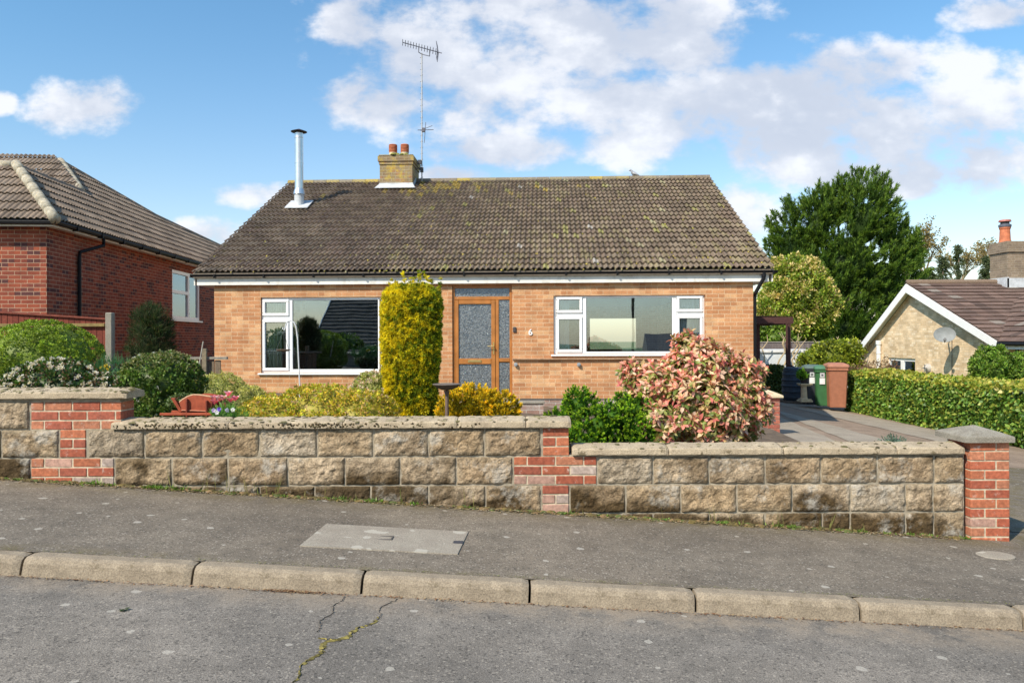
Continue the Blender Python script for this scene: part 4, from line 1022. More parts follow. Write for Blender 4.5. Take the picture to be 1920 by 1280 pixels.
# ------------------------------------------------------------------ left neighbour (red brick, hipped roof)
C0 = at(87, 428, 14.0); NL = thing('red_brick_house', 'dark red brick bungalow with hipped brown tiled roof left of the fence', 'house', (C0.x, C0.y, 0), R(4.0))
nc, ns = math.cos(R(4)), math.sin(R(4)); NLoc = Vector((C0.x, C0.y, 0))
def nl(px, py, y=None, x=None):                # pixel -> local on plane y=.. or x=..
    dx, dz = px2d(px, py)
    if y is not None: D = (y-ns*NLoc.x+nc*NLoc.y)/(-ns*dx+nc)
    else: D = (x+nc*NLoc.x+ns*NLoc.y)/(nc*dx+ns)
    X = dx*D-NLoc.x; Y = D-NLoc.y
    return nc*X+ns*Y, -ns*X+nc*Y, CAMZ+dz*D
et = nl(60, 425, y=0)[2]; g0 = .3
wn = (nl(323, 560, x=0)[1], nl(375, 560, x=0)[1], nl(350, 600, x=0)[2], nl(350, 511, x=0)[2])
mb = MB(); mb.box(-9, 0, 0, .25, g0, et)
wall_panel(mb, [.251, 15], [g0, et], [wn], 0, -.25, axis=0)
mb.box(-9, -.25, 14.75, 15, g0, et); mb.build('wall', M['brickred'], NL)
# eaves: fascia, soffit, gutter
ge = nl(60, 413, y=-.25)[2]
mb = MB(); mb.box(-9, .22, -.22, -.20, et-.02, ge-.01); mb.box(.20, .22, -.199, 15.2, et-.02, ge-.01); mb.box(-9, .199, -.199, -.001, et+.0, et+.01); mb.box(.001, .199, 0, 15.2, et, et+.01)
mb.build('fascia', M['whitepaint'], NL)
mb = MB()
for k in range(1):
    mb.tube([(-9, -.27, ge-.02), (.27, -.27, ge-.02), (.27, 15.2, ge-.02)], .055, 8)
mb.build('gutter', M['black'], NL)
y = .5
while y < 15: mb = MB(); mb.box(.22, .33, y, y+.03, ge-.09, ge-.0); mb.build('gutter_bracket', M['black'], NL); y += 1.0
dp = nl(147, 520, x=.03)[1]
mb = MB(); mb.tube([(.27, dp+.55, ge-.04), (.27, dp+.55, ge-.22), (.06, dp, ge-.42), (.05, dp, ge-.52), (.05, dp, g0)], .036, 8); mb.build('downpipe', M['black'], NL)
# roof planes
ang = math.atan(.86); e0 = Vector((.30, -.30, ge+.0))
U1 = Vector((0, 1, 0)); V1 = Vector((-1, 0, .86)).normalized(); k1 = math.sqrt(1+.86**2)
side = [[(0, 0), (1.5, 1.5*k1), (4.1, 1.5*k1), (4.1, 0)], [(4.1, 0), (4.1, 1.5*k1), (5.5, 2.65*k1), (9.2, 1.78*k1), (9.2, 0)], [(9.2, 0), (9.2, 1.78*k1), (15.0, 1.42*k1), (15.5, 0)]]
ncols = [(.22, .165, .12), (.25, .19, .14), (.20, .15, .11), (.235, .18, .135)]
tiles('roof', e0, U1, V1, side, M['tile2'], NL, ncols, p=.11, gauge=.30, amp=.024, tw=.22, wseed=3)
U2 = Vector((1, 0, 0)); V2 = Vector((0, 1, .86)).normalized()
tiles('roof', Vector((.30, -.30, ge)), U2, V2, [[(-9, 0), (-9, 1.5*k1), (-1.5, 1.5*k1), (0, 0)]], M['tile2'], NL, ncols, p=.11, gauge=.30, amp=.024, tw=.22, wseed=4)
# upper front slope and small back slopes
tiles('roof', Vector((.30-1.5, 3.8-.30, ge+.86*1.3)), U2, V2, [[(-8, 0), (-8, 1.6*k1), (-1.15-.0, 1.45*k1), (0.0, .3*k1), (.0, 0)]], M['tile2'], NL, ncols, p=.11, gauge=.30, amp=.024, tw=.22, wseed=5)
def e(u, v): return e0+U1*u+V1*(v*k1)
mb = MB()
P1 = e(1.5, 1.5)-U1*.0; R1 = e(4.1, 1.5); P2 = e(5.5, 2.65); Q1 = e(9.2, 1.78); Q2 = e(15.0, 1.42)
mb.add([P1, R1, R1+Vector((-6, 0, -.3)), P1+Vector((-6, 0, -.02))], [(0, 1, 2, 3)], (.25, .2, .16)); 
mb.add([P2, Q1, Q2, Q2+Vector((-6, 0, -2)), P2+Vector((-8, 3, -2))], [(0, 1, 2, 3, 4)], (.25, .2, .16)); mb.build('rear_roof', M['tile2'], NL)
def hip(a, b, r, cols=None):
    mb = MB(); mb.col = (.23, .175, .13); r *= .74; a = Vector(a); b = Vector(b); n = max(3, int((b-a).length/.36))
    for i in range(n):
        p = a.lerp(b, i/n); q = a.lerp(b, (i+1)/n+.02/n); mb.tube([p, q], [r*1.03, r*.97], 12)
    return mb
hm = hip(e(-.02, -.02)+Vector((0, 0, .03)), P1+Vector((0, 0, .04)), .13); hm.build('hip_tile', M['hip'], NL, smooth=True)
hm = hip(R1+Vector((0, 0, .02)), P2+Vector((0, 0, .02)), .13); hm.build('hip_tile', M['hip'], NL, smooth=True)
hm = hip(P1+Vector((0, 0, .0)), R1, .09); hm.v = hm.v; hm.build('ridge_tile', M['tile2'], NL, smooth=True)
hm = hip(P1+Vector((0, 0, .02)), P1+Vector((-7, 0, .02)), .12); hm.build('ridge_tile', M['hip'], NL, smooth=True)
hm = hip(P2+Vector((0, 0, .02)), P2+Vector((-8, 0, .02)), .12); hm.build('ridge_tile', M['hip'], NL, smooth=True)
hm = hip(P2, Q1, .10); hm.build('ridge_tile', M['tile2'], NL, smooth=True)
hm = hip(Q1, Q2, .10); hm.build('ridge_tile', M['tile2'], NL, smooth=True)
# its side window
(a, b, c, d_) = wn
def xbars(mb, a, b, c, d, x0, x1, w):
    mb.box(x0, x1, a, b, d-w, d); mb.box(x0, x1, a, b, c, c+w); mb.box(x0, x1, a, a+w, c+w, d-w); mb.box(x0, x1, b-w, b, c+w, d-w)
mb = MB(); xbars(mb, a, b, c, d_, -.10, -.02, .09); mid = a+(b-a)*.60
mb.box(-.10, -.021, mid-.05, mid+.05, c+.091, d_-.091); mb.box(-.10, -.022, a+.091, mid-.051, d_-.62, d_-.53)
nw = mb.build('window', M['white'], NL)
mb = MB(); mb.box(-.07, -.06, a+.05, b-.05, c+.05, d_-.05); mb.build('pane', M['glass'], nw)
mb = MB(); mb.box(-.02, .06, a-.06, b+.06, c-.05, c-.003); mb.build('sill', M['white'], nw)
mb = MB(); mb.add([(-.14, a+.12, c+.65), (-.14, a+.12, c+.5), (-.14, mid-.1, c+.0), (-.14, mid, c+.12)], [(0, 1, 2, 3)], (.7, .7, .68)); mb.box(-.9, -.8, a-1, b+1, c-.3, d_, (.10, .10, .09)); mb.build('curtain', M['paint'], nw)  # pale drape, plus a dark panel set back in the room

# ------------------------------------------------------------------ fence
FD = 11.6
fp = at(206, 590, FD); gl_ = gz(fp.x)
fence = thing('board_fence', 'red brown feather edge board fence with grey concrete post beside the red brick house', 'fence', (fp.x, FD, gl_))
mb = MB(); top0 = at(0, 584, FD+.3).z-gl_; top1 = at(200, 596, FD).z-gl_
x = -3.6; 
while x < -.06:
    t = (x+3.6)/3.6; zt = top0+(top1-top0)*(x+1.75)/1.75 if x > -1.75 else top0+.04
    mb.box(x, x+.082, .0+random.uniform(0, .004), .018, .12, zt-.03, random.choice([(.15, .034, .02), (.17, .04, .023), (.13, .03, .018)]), .003); x += .085
mb.build('boards', M['rough'], fence)
mb = MB()
mb.prism([(-3.6, top0+.04), (-1.75, top0+.0), (-.06, top1), (-.06, top1-.028), (-1.75, top0-.028), (-3.6, top0+.01)], 1, -.03, .04, (.17, .045, .028)); mb.build('capping_rail', M['rough'], fence)
zr = at(100, 609, FD).z-gl_
mb = MB(); mb.box(-3.6, -.06, -.045, -.002, zr-.03, zr+.02, (.22, .16, .06), .004); mb.box(-3.6, -.06, -.045, -.002, .3, .36, (.2, .12, .05), .004); mb.build('rail', M['rough'], fence)
mb = MB(); mb.box(-.05, .055, -.05, .05, -.3, at(206, 586, FD).z-gl_, None, .012); mb.build('post', M['capc'], fence)
# low grey timber fence continuing to the bungalow
lf = thing('low_fence', 'low weathered grey timber fence between the concrete post and the bungalow', 'fence', (fp.x+.1, FD+.5, gl_))
mb = MB(); x = 0.0; zt = at(300, 668, FD+.5).z-gl_
while x < 1.40: mb.box(x, x+.09, 0, .02, -.2, zt-.06+random.uniform(-.015, .01), random.choice([(.13, .10, .075), (.17, .13, .09), (.10, .08, .06)]), .003); x += .1
mb.build('palings', M['rough'], lf)
mb = MB(); mb.box(-.02, 1.50, -.03, .03, zt-.05, zt-.01, (.26, .24, .20), .004); mb.build('top_rail', M['rough'], lf)
for xx in (.04, 1.12):
    mb = MB(); mb.box(xx, xx+.075, -.07, -.031, -.3, zt+.12, (.20, .165, .11), .006); mb.build('post', M['rough'], lf)
q = at(372, 692, FD-.4); mb = MB(); mb.tube([(0, 0, 0), tuple(at(381, 640, FD-.4)-q)], .008, 6, (.45, .42, .36)); o = mb.build('garden_cane', M['rough']); o.location = q; tag(o, 'pale bamboo cane leaning in front of the low grey fence', 'cane')
q = at(341, 678, FD-.2)

# ------------------------------------------------------------------ right neighbour (cream gable)
GX = 13.0
RH = thing('cream_brick_bungalow', 'cream brick bungalow with white bargeboards and brown tiled roof beyond the hedge', 'bungalow', (GX, 20, 0))
def rx(px, py, x=0):                            # local y,z on plane x
    dx, dz = px2d(px, py); D = (GX+x)/dx; return D-20, CAMZ+dz*D
pk = rx(1700, 531); fe = rx(1596, 669, 0); ne = rx(1873, 640, 0)
sf = (pk[1]-fe[1])/(fe[0]-pk[0]); sn = (pk[1]-ne[1])/(pk[0]-ne[0])
mb = MB()
ov = .42; base = -1.6
wnr = (rx(1716, 690, .25)[0], rx(1664, 690, .25)[0], rx(1690, 712)[1], rx(1690, 671, .25)[1])
wf = fe[0]-.35; wn_ = ne[0]+.1
zf_ = pk[1]-.16-(wf-pk[0])*sf; zn_ = pk[1]-.16-(pk[0]-wn_)*sn
# gable wall with window opening: rectangle below eaves + triangle
zlow = min(zf_, zn_, wnr[3]+.25)
wall_panel(mb, [wn_, wf], [base, zlow], [wnr], .25, .5, axis=0)
mb.prism([(wn_, zlow+.0), (wf, zlow+.0), (wf, max(zf_, zlow+.01)), (pk[0], pk[1]-.16), (wn_, max(zn_, zlow+.01))], 0, .251, .5)
mb.box(.5, 9, wf-.25, wf, base, zf_); mb.build('wall', M['brickcream'], RH, recalc=True)
VF = Vector((0, -(fe[0]-pk[0]), pk[1]-fe[1])).normalized(); Lf = math.hypot(fe[0]-pk[0], pk[1]-fe[1])
tcol = [(.135, .085, .065), (.155, .10, .078), (.12, .078, .06), (.17, .11, .085)]
def lich2(u, v, col, r):
    q = r.random()
    if q < .06: return (.24, .20, .165)
    if 2.5 < u < 5 and v > 1.8 and q < .3: return (.30, .19, .06)
    return col
o = tiles('roof', Vector((-.02, fe[0], fe[1])), Vector((1, 0, 0)), VF, [[(0, 0), (9, 0), (9, Lf), (0, Lf)]], M['tile2'], RH, tcol, p=.33, gauge=.32, tw=.33, seg=1, flat=True, lich=lich2, th=.035)
VN = Vector((0, pk[0]-ne[0], pk[1]-ne[1])).normalized(); Ln = math.hypot(pk[0]-ne[0], pk[1]-ne[1])
o = tiles('roof', Vector((-.02, ne[0], ne[1])), Vector((1, 0, 0)), VN, [[(0, 0), (9, 0), (9, Ln), (0, Ln)]], M['tile2'], RH, tcol, p=.33, gauge=.32, tw=.33, seg=1, flat=True, lich=lich2, th=.035, wseed=9)
# wing coming forward on the right, its slope faces left
wy0 = ne[0]-7
VW = Vector((1, 0, .50)).normalized()
vz = (pk[1]-ne[1])
tiles('roof', Vector((-.05, wy0, ne[1]-.02)), Vector((0, 1, 0)), VW, [[(0, 0), (ne[0]-wy0, 0), (ne[0]-wy0+3.0, 3.0*sn/.50*1.118), (ne[0]-wy0+3.0, 5.0), (0, 5.0)]], M['tile2'], RH, tcol, p=.33, gauge=.32, tw=.33, seg=1, flat=True, wseed=19, th=.035, lich=lich2)
mb = MB(); mb.box(.6, 6, wy0, wn_, base, ne[1]-.1); mb.build('wing_wall', M['brickcream'], RH)
mb = MB(); mb.box(.0, .03, wy0, ne[0]-.1, ne[1]-.20, ne[1]-.04); mb.box(.031, .6, wy0, ne[0], ne[1]-.19, ne[1]-.17); mb.build('fascia', M['white'], RH)
mb = MB(); mb.tube([(-.05, wy0, ne[1]-.06), (-.05, ne[0]-.05, ne[1]-.06)], .055, 8); mb.build('gutter', M['black'], RH)
mb = MB(); bt = .22
mb.prism([(fe[0]+.02, fe[1]-.02), (pk[0], pk[1]-.02), (ne[0]-.02, ne[1]-.02), (ne[0]-.02, ne[1]-.02-bt), (pk[0], pk[1]-.04-bt*1.2), (fe[0]-.05, fe[1]-bt-.02), (fe[0]+.02, fe[1]-bt-.02)], 0, -.035, -.003)
mb.build('bargeboard', M['white'], RH)
mb = MB(); mb.prism([(fe[0], fe[1]-.10), (pk[0], pk[1]-.12), (ne[0], ne[1]-.12), (ne[0], ne[1]-.14), (pk[0], pk[1]-.14), (fe[0], fe[1]-.12)], 0, -.001, .249); mb.box(-.034, .6, wf+.0, fe[0], fe[1]-.30, fe[1]-.24)
mb.build('soffit', M['whitepaint'], RH)
mb = MB(); mb.tube([(-.0, pk[0], pk[1]+.03), (9, pk[0], pk[1]+.03)], .09, 10, (.17, .12, .085)); mb.build('ridge_tile', M['tile2'], RH, smooth=True)
a, b, c, d_ = wnr
mb = MB(); xbars(mb, a, b, c, d_, .30, .36, .10); mid = a+(b-a)*.5; mb.box(.295, .36, mid-.10, mid+.10, c+.1, d_-.1)
nw = mb.build('window', M['white'], RH); mb = MB(); mb.box(.33, .336, a+.05, b-.05, c, d_-.05); mb.build('pane', M['glass'], nw)
mb = MB(); mb.box(1.2, 1.25, a-1, b+1, c-.5, d_+.3, (.12, .13, .11)); mb.build('back_panel', M['paint'], nw)  # dark panel, wider than the window, set well back behind the pane
# chimney
cy0 = pk[0]-.45; X0 = None
dx, dz = px2d(1889, 500); Dq = 20+cy0; cxl = dx*Dq-GX; ctz = CAMZ+px2d(1880, 452)[1]*Dq
mb = MB(); mb.box(cxl, cxl+1.1, cy0, cy0+.9, pk[1]-1.2, ctz-.35); mb.box(cxl-.05, cxl+1.15, cy0-.05, cy0+.95, ctz-.349, ctz-.12); mb.box(cxl-.02, cxl+1.12, cy0-.02, cy0+.92, ctz-.119, ctz)
ch2 = mb.build('chimney', M['brickchim2'], RH)
pc = (cxl+.28-.1, cy0+.4, ctz)
mb = MB(); mb.lathe([(.19, 0), (.165, .1), (.15, .42), (.17, .46), (.17, .50)], pc, 18); mb.build('chimney_pot', M['terracotta'], ch2)
mb = MB(); mb.lathe([(.18, .50), (.19, .53), (.19, .58), (.15, .60)], pc, 16, (.10, .11, .14)); mb.lathe([(.13, .60), (.13, .68)], pc, 12, (.05, .05, .05)); mb.lathe([(.19, .68), (.17, .74), (.02, .76)], pc, 16, (.38, .13, .10)); mb.build('pot_cowl', M['paint'], ch2)
mb = MB(); mb.box(cxl-.06, cxl+1.2, cy0-.08, cy0-.001, pk[1]-.62, pk[1]+.12); mb.box(cxl-.09, cxl-.001, cy0-.08, cy0+.9, pk[1]-.3, pk[1]+.15); mb.build('flashing', M['lead'], ch2)
# soil pipe on the gable
q = rx(1649, 645, .2); 
mb = MB(); mb.tube([(.17, q[0], -1.2), (.17, q[0], q[1]+.0)], .075, 14, (.70, .70, .69)); mb.lathe([(.08, 0), (.095, .01), (.095, .14), (.08, .15)], (.17, q[0], q[1]-.02), 14, (.70, .70, .69)); mb.lathe([(.085, 0), (.09, .03), (.085, .06)], (.17, q[0], q[1]-.35), 14, (.66, .66, .66)); mb.build('soil_pipe', M['paint'], RH)
# balanced flue terminal
q = rx(1742, 690, .25); mb = MB(); mb.lathe([(.13, 0), (.11, .05), (.05, .09)], (0, 0, 0), 14, (.42, .40, .37))
vs = [(.25-v[2]*1.6, q[0]+v[0], q[1]+v[1]*1.1) for v in mb.v]; mb.v = vs
mb.box(.10, .12, q[0]-.02, q[0]+.02, q[1]-.12, q[1]+.12, (.25, .24, .22)); mb.box(.10, .12, q[0]-.12, q[0]+.12, q[1]-.02, q[1]+.02, (.25, .24, .22)); mb.build('flue_terminal', M['paint'], RH)
# white porch and garage door at the far end of the gable
q = at(1605, 684, 29.5); mb = MB()
pr = thing('white_porch', 'low white flat roofed porch at the far left end of the cream bungalow', 'porch', (q.x-.3, 29.6, q.z))
mb.box(-.35, 1.0, 0, 2, .22, .36); mb.box(-.3, .98, .05, 1.9, .0, .16); mb.box(-.2, .95, .1, 1.8, .161, .219); mb.build('roof', M['white'], pr)
mb = MB(); mb.box(-.0, .1, .1, .2, -2, -.001); mb.box(.9, .96, .1, .2, -2, -.001); mb.box(.1, .9, 1.0, 1.1, -2, -.001); mb.build('wall', M['white'], pr)
# satellite dish on the gable
dq = rx(1768, 627, -.35); wq = rx(1786, 624, .25)
sd = thing('satellite_dish', 'grey oval satellite dish on the cream brick gable wall', 'satellite dish', (GX+.25, 20+wq[0], wq[1]))
mb = MB(); n = 28; ctr = Vector((-.55, dq[0]-wq[0], dq[1]-wq[1])); nrm = Vector((-.45, -.85, .28)).normalized(); ax = nrm.cross(Vector((0, 0, 1))).normalized(); ay = ax.cross(nrm).normalized()
vs = []; fs = []
for i in range(6):
    r = i/5*.29; dep = .065*(1-(i/5)**2)
    for k in range(n): t = 6.283*k/n; vs.append(ctr+ax*r*math.cos(t)+ay*r*.80*math.sin(t)-nrm*dep)
for i in range(5):
    for k in range(n): fs.append((i*n+k, i*n+(k+1) % n, (i+1)*n+(k+1) % n, (i+1)*n+k))
m2 = [v-nrm*.012 for v in vs]; mb.add(vs, fs, (.22, .235, .235)); mb.add(m2, [f[::-1] for f in fs], (.2, .21, .21)); mb.add(vs[-n:]+m2[-n:], [(k, (k+1) % n, n+(k+1) % n, n+k) for k in range(n)], (.3, .31, .31))
mb.build('reflector', M['paint'], sd, smooth=True, recalc=False)
mb = MB(); mb.tube([ctr-nrm*.1, Vector((-.2, 0, -.05)), (0, 0, -.05)], .022, 6, (.08, .08, .08)); mb.box(-.03, .0, -.06, .06, -.15, .08, (.1, .1, .1)); mb.build('bracket', M['paint'], sd)
mb = MB(); lb = ctr+nrm*.28-ay*.22; mb.tube([ctr-ay*.24, lb], .014, 6, (.12, .12, .12)); mb.tube([lb, lb-nrm*.10], .04, 8, (.12, .12, .12)); mb.build('feed_arm', M['paint'], sd)
mb = MB(); mb.tube([(-.02, .0, -.1), (-.02, .01, -1.4), (-.02, 0, -2.4)], .010, 5, (.10, .09, .08)); mb.build('cable', M['paint'], sd)

# ------------------------------------------------------------------ driveway things
# brick pier
pb_ = at(1438, 809, 13.0)
pier = thing('driveway_pier', 'short red brick pier with pale pyramid cap beside the driveway', 'brick pier', (pb_.x, 13, pb_.z))
hp = at(1438, 744, 13).z-pb_.z; mb = MB()
for r in range(9):
    z1 = hp-.075*r; z0 = z1-.065
    if z1 < -.1: break
    cf = -.16+(.21 if r % 2 else .11)
    for a, b in ((-.165, cf-.005), (cf+.005, .165)): 
        k = random.uniform(.9, 1.15); col = random.choice([(.34, .10, .065), (.38, .12, .075), (.30, .09, .06)]); mb.box(a, b, -.165, .0, z0, z1, tuple(q*k for q in col), .004)
    mb.box(-.165, -.06, .006, .165, z0, z1, (.36, .11, .07), .004); mb.box(.06, .165, .006, .165, z0, z1, (.36, .11, .07), .004)
mb.build('brickwork', M['attr'], pier)
mb = MB(); mb.box(-.158, .158, -.158, .158, -.3, hp-.004); mb.build('mortar_core', M['mortar'], pier)
mb = MB(); cap(mb, 0, 0, .21, .21, hp+.002, .04, .085, 6); mb.build('cap', M['creampot'], pier)
lw = thing('low_brick_wall', 'low red brick side wall with flat coping behind the pink shrub, left of the driveway pier', 'brick wall', (pb_.x-1.6, 13.1, pb_.z-.05))
mb = MB(); mb.box(0, 1.42, 0, .22, -.3, .60); mb.build('brickwork', M['brickd'], lw); mb = MB(); mb.box(-.02, 1.43, -.03, .25, .601, .65, None, .008); mb.build('coping', M['coping'], lw)
lw = thing('planter_wall', 'low whitened brick planter wall below the front door step', 'brick wall', (at(985, 770, 12.6).x-.32, 12.6, .1))
tz = at(985, 757, 12.6).z-.1
mb = MB(); mb.box(0, .62, 0, .22, -.3, tz); mb.build('brickwork', M['brickd'], lw); mb = MB(); mb.box(-.02, .64, -.02, .24, tz+.001, tz+.04, None, .006); mb.build('coping', M['capc'], lw)

def bin_(name, px, pyb, D, body, lid, label, rz, sc=1.0, sticker=False):
    p = at(px, pyb, D); t = thing('wheelie_bin', label, 'wheelie bin', tuple(p), rz, 'wheelie bins at the end of the hedge')
    mb = MB(); w, d = .235*sc, .31*sc; h = 1.0*sc
    def ring(s_, z, r=.05): return [(x*s_*w+(-r if x > 0 else r)*(i in (0, 1))*0, y*s_*d, z) for i, (x, y) in enumerate(((-1, -.86), (-.86, -1), (.86, -1), (1, -.86), (1, .86), (.86, 1), (-.86, 1), (-1, .86)))]
    lv = [(.76, 0), (.78, .03), (.90, .75*h), (.92, .86*h), (1.0, .87*h), (1.0, .95*h)]
    vs = []; fs = []
    for s_, z in lv: vs += ring(s_, z)
    for i in range(len(lv)-1):
        for k in range(8): fs.append((i*8+k, i*8+(k+1) % 8, (i+1)*8+(k+1) % 8, (i+1)*8+k))
    fs += [tuple(range(8))[::-1]]; mb.add(vs, fs, body); mb.build('body', M['paint'], t)
    mb = MB(); vs = []; fs = []; lv = [(1.05, .945*h), (1.05, .975*h), (.98, 1.01*h), (.6, 1.045*h)]
    for s_, z in lv: vs += ring(s_, z)
    for i in range(3):
        for k in range(8): fs.append((i*8+k, i*8+(k+1) % 8, (i+1)*8+(k+1) % 8, (i+1)*8+k))
    fs += [tuple(range(8))[::-1], tuple(24+k for k in range(8))]; mb.add(vs, fs, lid); mb.box(-w*.8, w*.8, d*1.0, d*1.15, .94*h, .99*h, lid, .01); mb.build('lid', M['paint'], t)
    for s_ in (-1, 1): mb = MB(); mb.tube([(s_*w*.82-.02, d*.82, .09), (s_*w*.82+.02, d*.82, .09)], .09, 14, (.02, .02, .02)); mb.build('wheel', M['paint'], t)
    if sticker:
        for face in (0,):
            mb = MB(); y_ = -d*.925-.008; mb.box(-.13, .0, y_, y_+.03, .56*h, .72*h, (.70, .71, .72)); mb.box(-.12, -.01, y_, y_+.029, .74*h, .86*h, (.50, .52, .54)); mb.box(-.09, -.04, y_-.004, y_-.001, .775*h, .82*h, (.08, .08, .1)); mb.build('sticker', M['paint'], t)
    return t
bin_('b', 1524, 757, 20.3, (.022, .026, .034), (.10, .15, .14), 'black wheelie bin with white sticker, left of the green one', R(-12), 1.0, True)
bin_('b', 1543, 759, 20.0, (.035, .13, .045), (.07, .19, .11), 'green wheelie bin with white sticker, between the black and brown bins', R(-12), 1.0, True)
bin_('b', 1568, 762, 19.6, (.34, .135, .075), (.38, .17, .11), 'plain brown wheelie bin nearest the hedge', R(-12), 1.08)
# water butt
p = at(1489, 750, 21.6); wb = thing('water_butt', 'dark blue grey ribbed plastic water butt under the brown downpipe', 'water butt', tuple(p))
mb = MB(); prof = [(.27, 0), (.29, .02)]
for k in range(5): z = .06+k*.16; prof += [(.31+.02*math.sin(k/4*3.14), z), (.325+.025*math.sin(k/4*3.14), z+.02), (.325+.025*math.sin(k/4*3.14), z+.05), (.31+.025*math.sin((k+.5)/4*3.14), z+.07)]
prof += [(.30, .86), (.27, .88)]; mb.lathe(prof, (0, 0, 0), 28, (.045, .062, .085)); mb.build('barrel', M['paint'], wb, smooth=False)
mb = MB(); mb.lathe([(.285, .88), (.285, .91), (.24, .93), (.02, .935)], (0, 0, 0), 28, (.06, .075, .10)); mb.build('lid', M['paint'], wb)
mb = MB(); mb.box(-.3, .3, -.3, .3, -.12, -.001, (.13, .10, .08), .01); mb.build('stand', M['rough'], wb)
# pedestal with potted plant
p = at(1509, 753, 20.2); pd = thing('stone_pedestal', 'cream stone column pedestal standing in front of the water butt', 'pedestal', tuple(p))
mb = MB(); mb.box(-.16, .16, -.16, .16, 0, .05, None, .01); mb.box(-.135, .135, -.135, .135, .051, .085, None, .01); mb.lathe([(.115, .086), (.10, .12), (.098, .40), (.115, .425)], (0, 0, 0), 20); mb.box(-.14, .14, -.14, .14, .426, .455, None, .008); mb.box(-.16, .16, -.16, .16, .456, .49, None, .008); mb.build('column', M['creampot'], pd)
pt = thing('plant_pot', 'dark pot of bright green leafy plant on the cream pedestal', 'potted plant', (p.x, p.y, p.z+.49))
mb = MB(); mb.lathe([(.10, 0), (.14, .20), (.15, .22), (.13, .22), (.12, .18), (.01, .17)], (0, 0, 0), 18, (.03, .028, .03)); mb.build('pot', M['paint'], pt)

# pergola / carport frame
Z = at(1480, 600, 22.6); br = (.075, .032, .028)
pr = thing('pergola', 'dark brown timber carport frame attached behind the right corner of the bungalow', 'pergola', (Z.x, 22.6, gz(Z.x)))
zt = Z.z-gz(Z.x); 
pw = at(1478, 640, 22.6).x-Z.x
mb = MB(); mb.box(-1.35, .10, -.06, .06, zt-.11, zt+.09, br, .006); mb.build('beam', M['rough'], pr)
mb = MB(); mb.box(pw-.06, pw+.055, -.055, .055, -.1, zt-.112, br, .006); mb.build('post', M['rough'], pr)
xl = at(1420, 640, 23.0).x-Z.x
mb = MB(); mb.box(xl-.05, xl+.05, .3, .4, -.1, zt-.112, br, .006); mb.build('post', M['rough'], pr)
mb = MB(); mb.box(pw-.05, pw+.05, .062, 5.0, zt-.13, zt+.05, br, .004); mb.build('side_beam', M['rough'], pr)
mb = MB(); mb.box(pw-.06, pw+.055, 4.9, 5.01, -.1, zt-.13, br, .006); mb.build('post', M['rough'], pr)
for k in range(5):
    mb = MB(); y = .7+k*1.0; mb.box(-1.4, pw+.2, y, y+.05, zt+.052, zt+.13, (.10, .06, .04), .003); mb.build('rafter', M['rough'], pr)
mb = MB(); mb.add([(-1.3, .1, zt+.135), (pw+.2, .1, zt+.135), (pw+.2, 5, zt+.20), (-1.3, 5, zt+.20)], [(0, 1, 2, 3)], (.42, .38, .33)); mb.build('roof_sheet', M['rough'], pr)
mb = MB(); xx = at(1486, 640, 22).x-Z.x; mb.tube([(xx, -.15, zt-.1), (xx, -.15, 1.12), (xx+.12, -.6, .98)], .036, 8, (.065, .028, .025)); mb.build('downpipe', M['rough'], pr)

# background: fence panels, white garage wall
fd = 31.5; p = at(1480, 660, fd); bf = thing('panel_fence', 'grey wooden panel fence with concrete posts behind the white garage wall', 'fence', (p.x, fd, gz(p.x)-.2))
z1 = at(1480, 641, fd).z-bf.location.z
for k in range(-4, 4):
    mb = MB(); x = k*1.45
    y = x+.05
    while y < x+1.4: mb.box(y, y+.105, .0, .02, 0, z1-.02, random.choice([(.16, .13, .12), (.19, .16, .145), (.14, .115, .11)]), .004); y += .11
    mb.box(x+.05, x+1.41, -.03, .05, z1-.019, z1+.02, (.25, .22, .19)); mb.build('panel', M['rough'], bf)
    mb = MB(); mb.box(x-.07, x+.045, -.06, .06, 0, z1+.06, (.42, .38, .30), .01); mb.build('post', M['rough'], bf)
gw = at(1480, 680, 28.5); g_ = thing('white_garage', 'low white rendered garage wall behind the driveway hedge', 'garage', (gw.x, 28.5, -.6))
t0 = at(1480, 658, 28.5).z+.6; xa = at(1405, 680, 28.5).x-gw.x; xb = at(1542, 680, 28.5).x-gw.x
mb = MB(); mb.box(xa, xb, 0, 2.5, -.2, t0-.05, (.62, .66, .68)); mb.build('wall', M['paint'], g_)
mb = MB(); mb.box(xa-.05, xb+.05, -.06, 2.55, t0-.049, t0+.04, (.70, .70, .68)); mb.build('roof_edge', M['paint'], g_)
mb = MB(); mb.box(-.05, .08, -.08, -.001, t0-.75, t0-.60, (.05, .05, .06), .01); mb.build('wall_lamp', M['paint'], g_)

# ------------------------------------------------------------------ garden ornaments
WD = 6.85; p = at(362, 779, WD); RED = (.34, .075, .035); RE2 = (.20, .045, .025)
wbw = thing('wheelbarrow_planter', 'red brown wooden wheelbarrow planter standing behind the garden wall', 'wheelbarrow planter', tuple(p))
def wp(px, py): q = at(px, py, WD)-p; return q.x, q.z
mb = MB()
side_ = [wp(336, 755), wp(342, 750), wp(352, 744), wp(362, 741), wp(375, 741.5), wp(396, 745), wp(390, 772), wp(341, 770)]
mb.prism(side_, 1, 0, .018, RED); mb.build('side_board', M['rough'], wbw)
mb = MB()
for q0, q1 in zip(side_[:5], side_[1:6]): mb.tube([(q0[0], .009, q0[1]+.004), (q1[0], .009, q1[1]+.004)], .010, 6, (.50, .30, .18))
mb.tube([(side_[7][0], -.006, side_[7][1]+.006), (side_[6][0], -.006, side_[6][1]+.006)], .006, 5, (.45, .20, .12)); mb.build('rim', M['rough'], wbw)
mb = MB(); mb.prism(side_, 1, .25, .268, RED); mb.build('side_board', M['rough'], wbw)
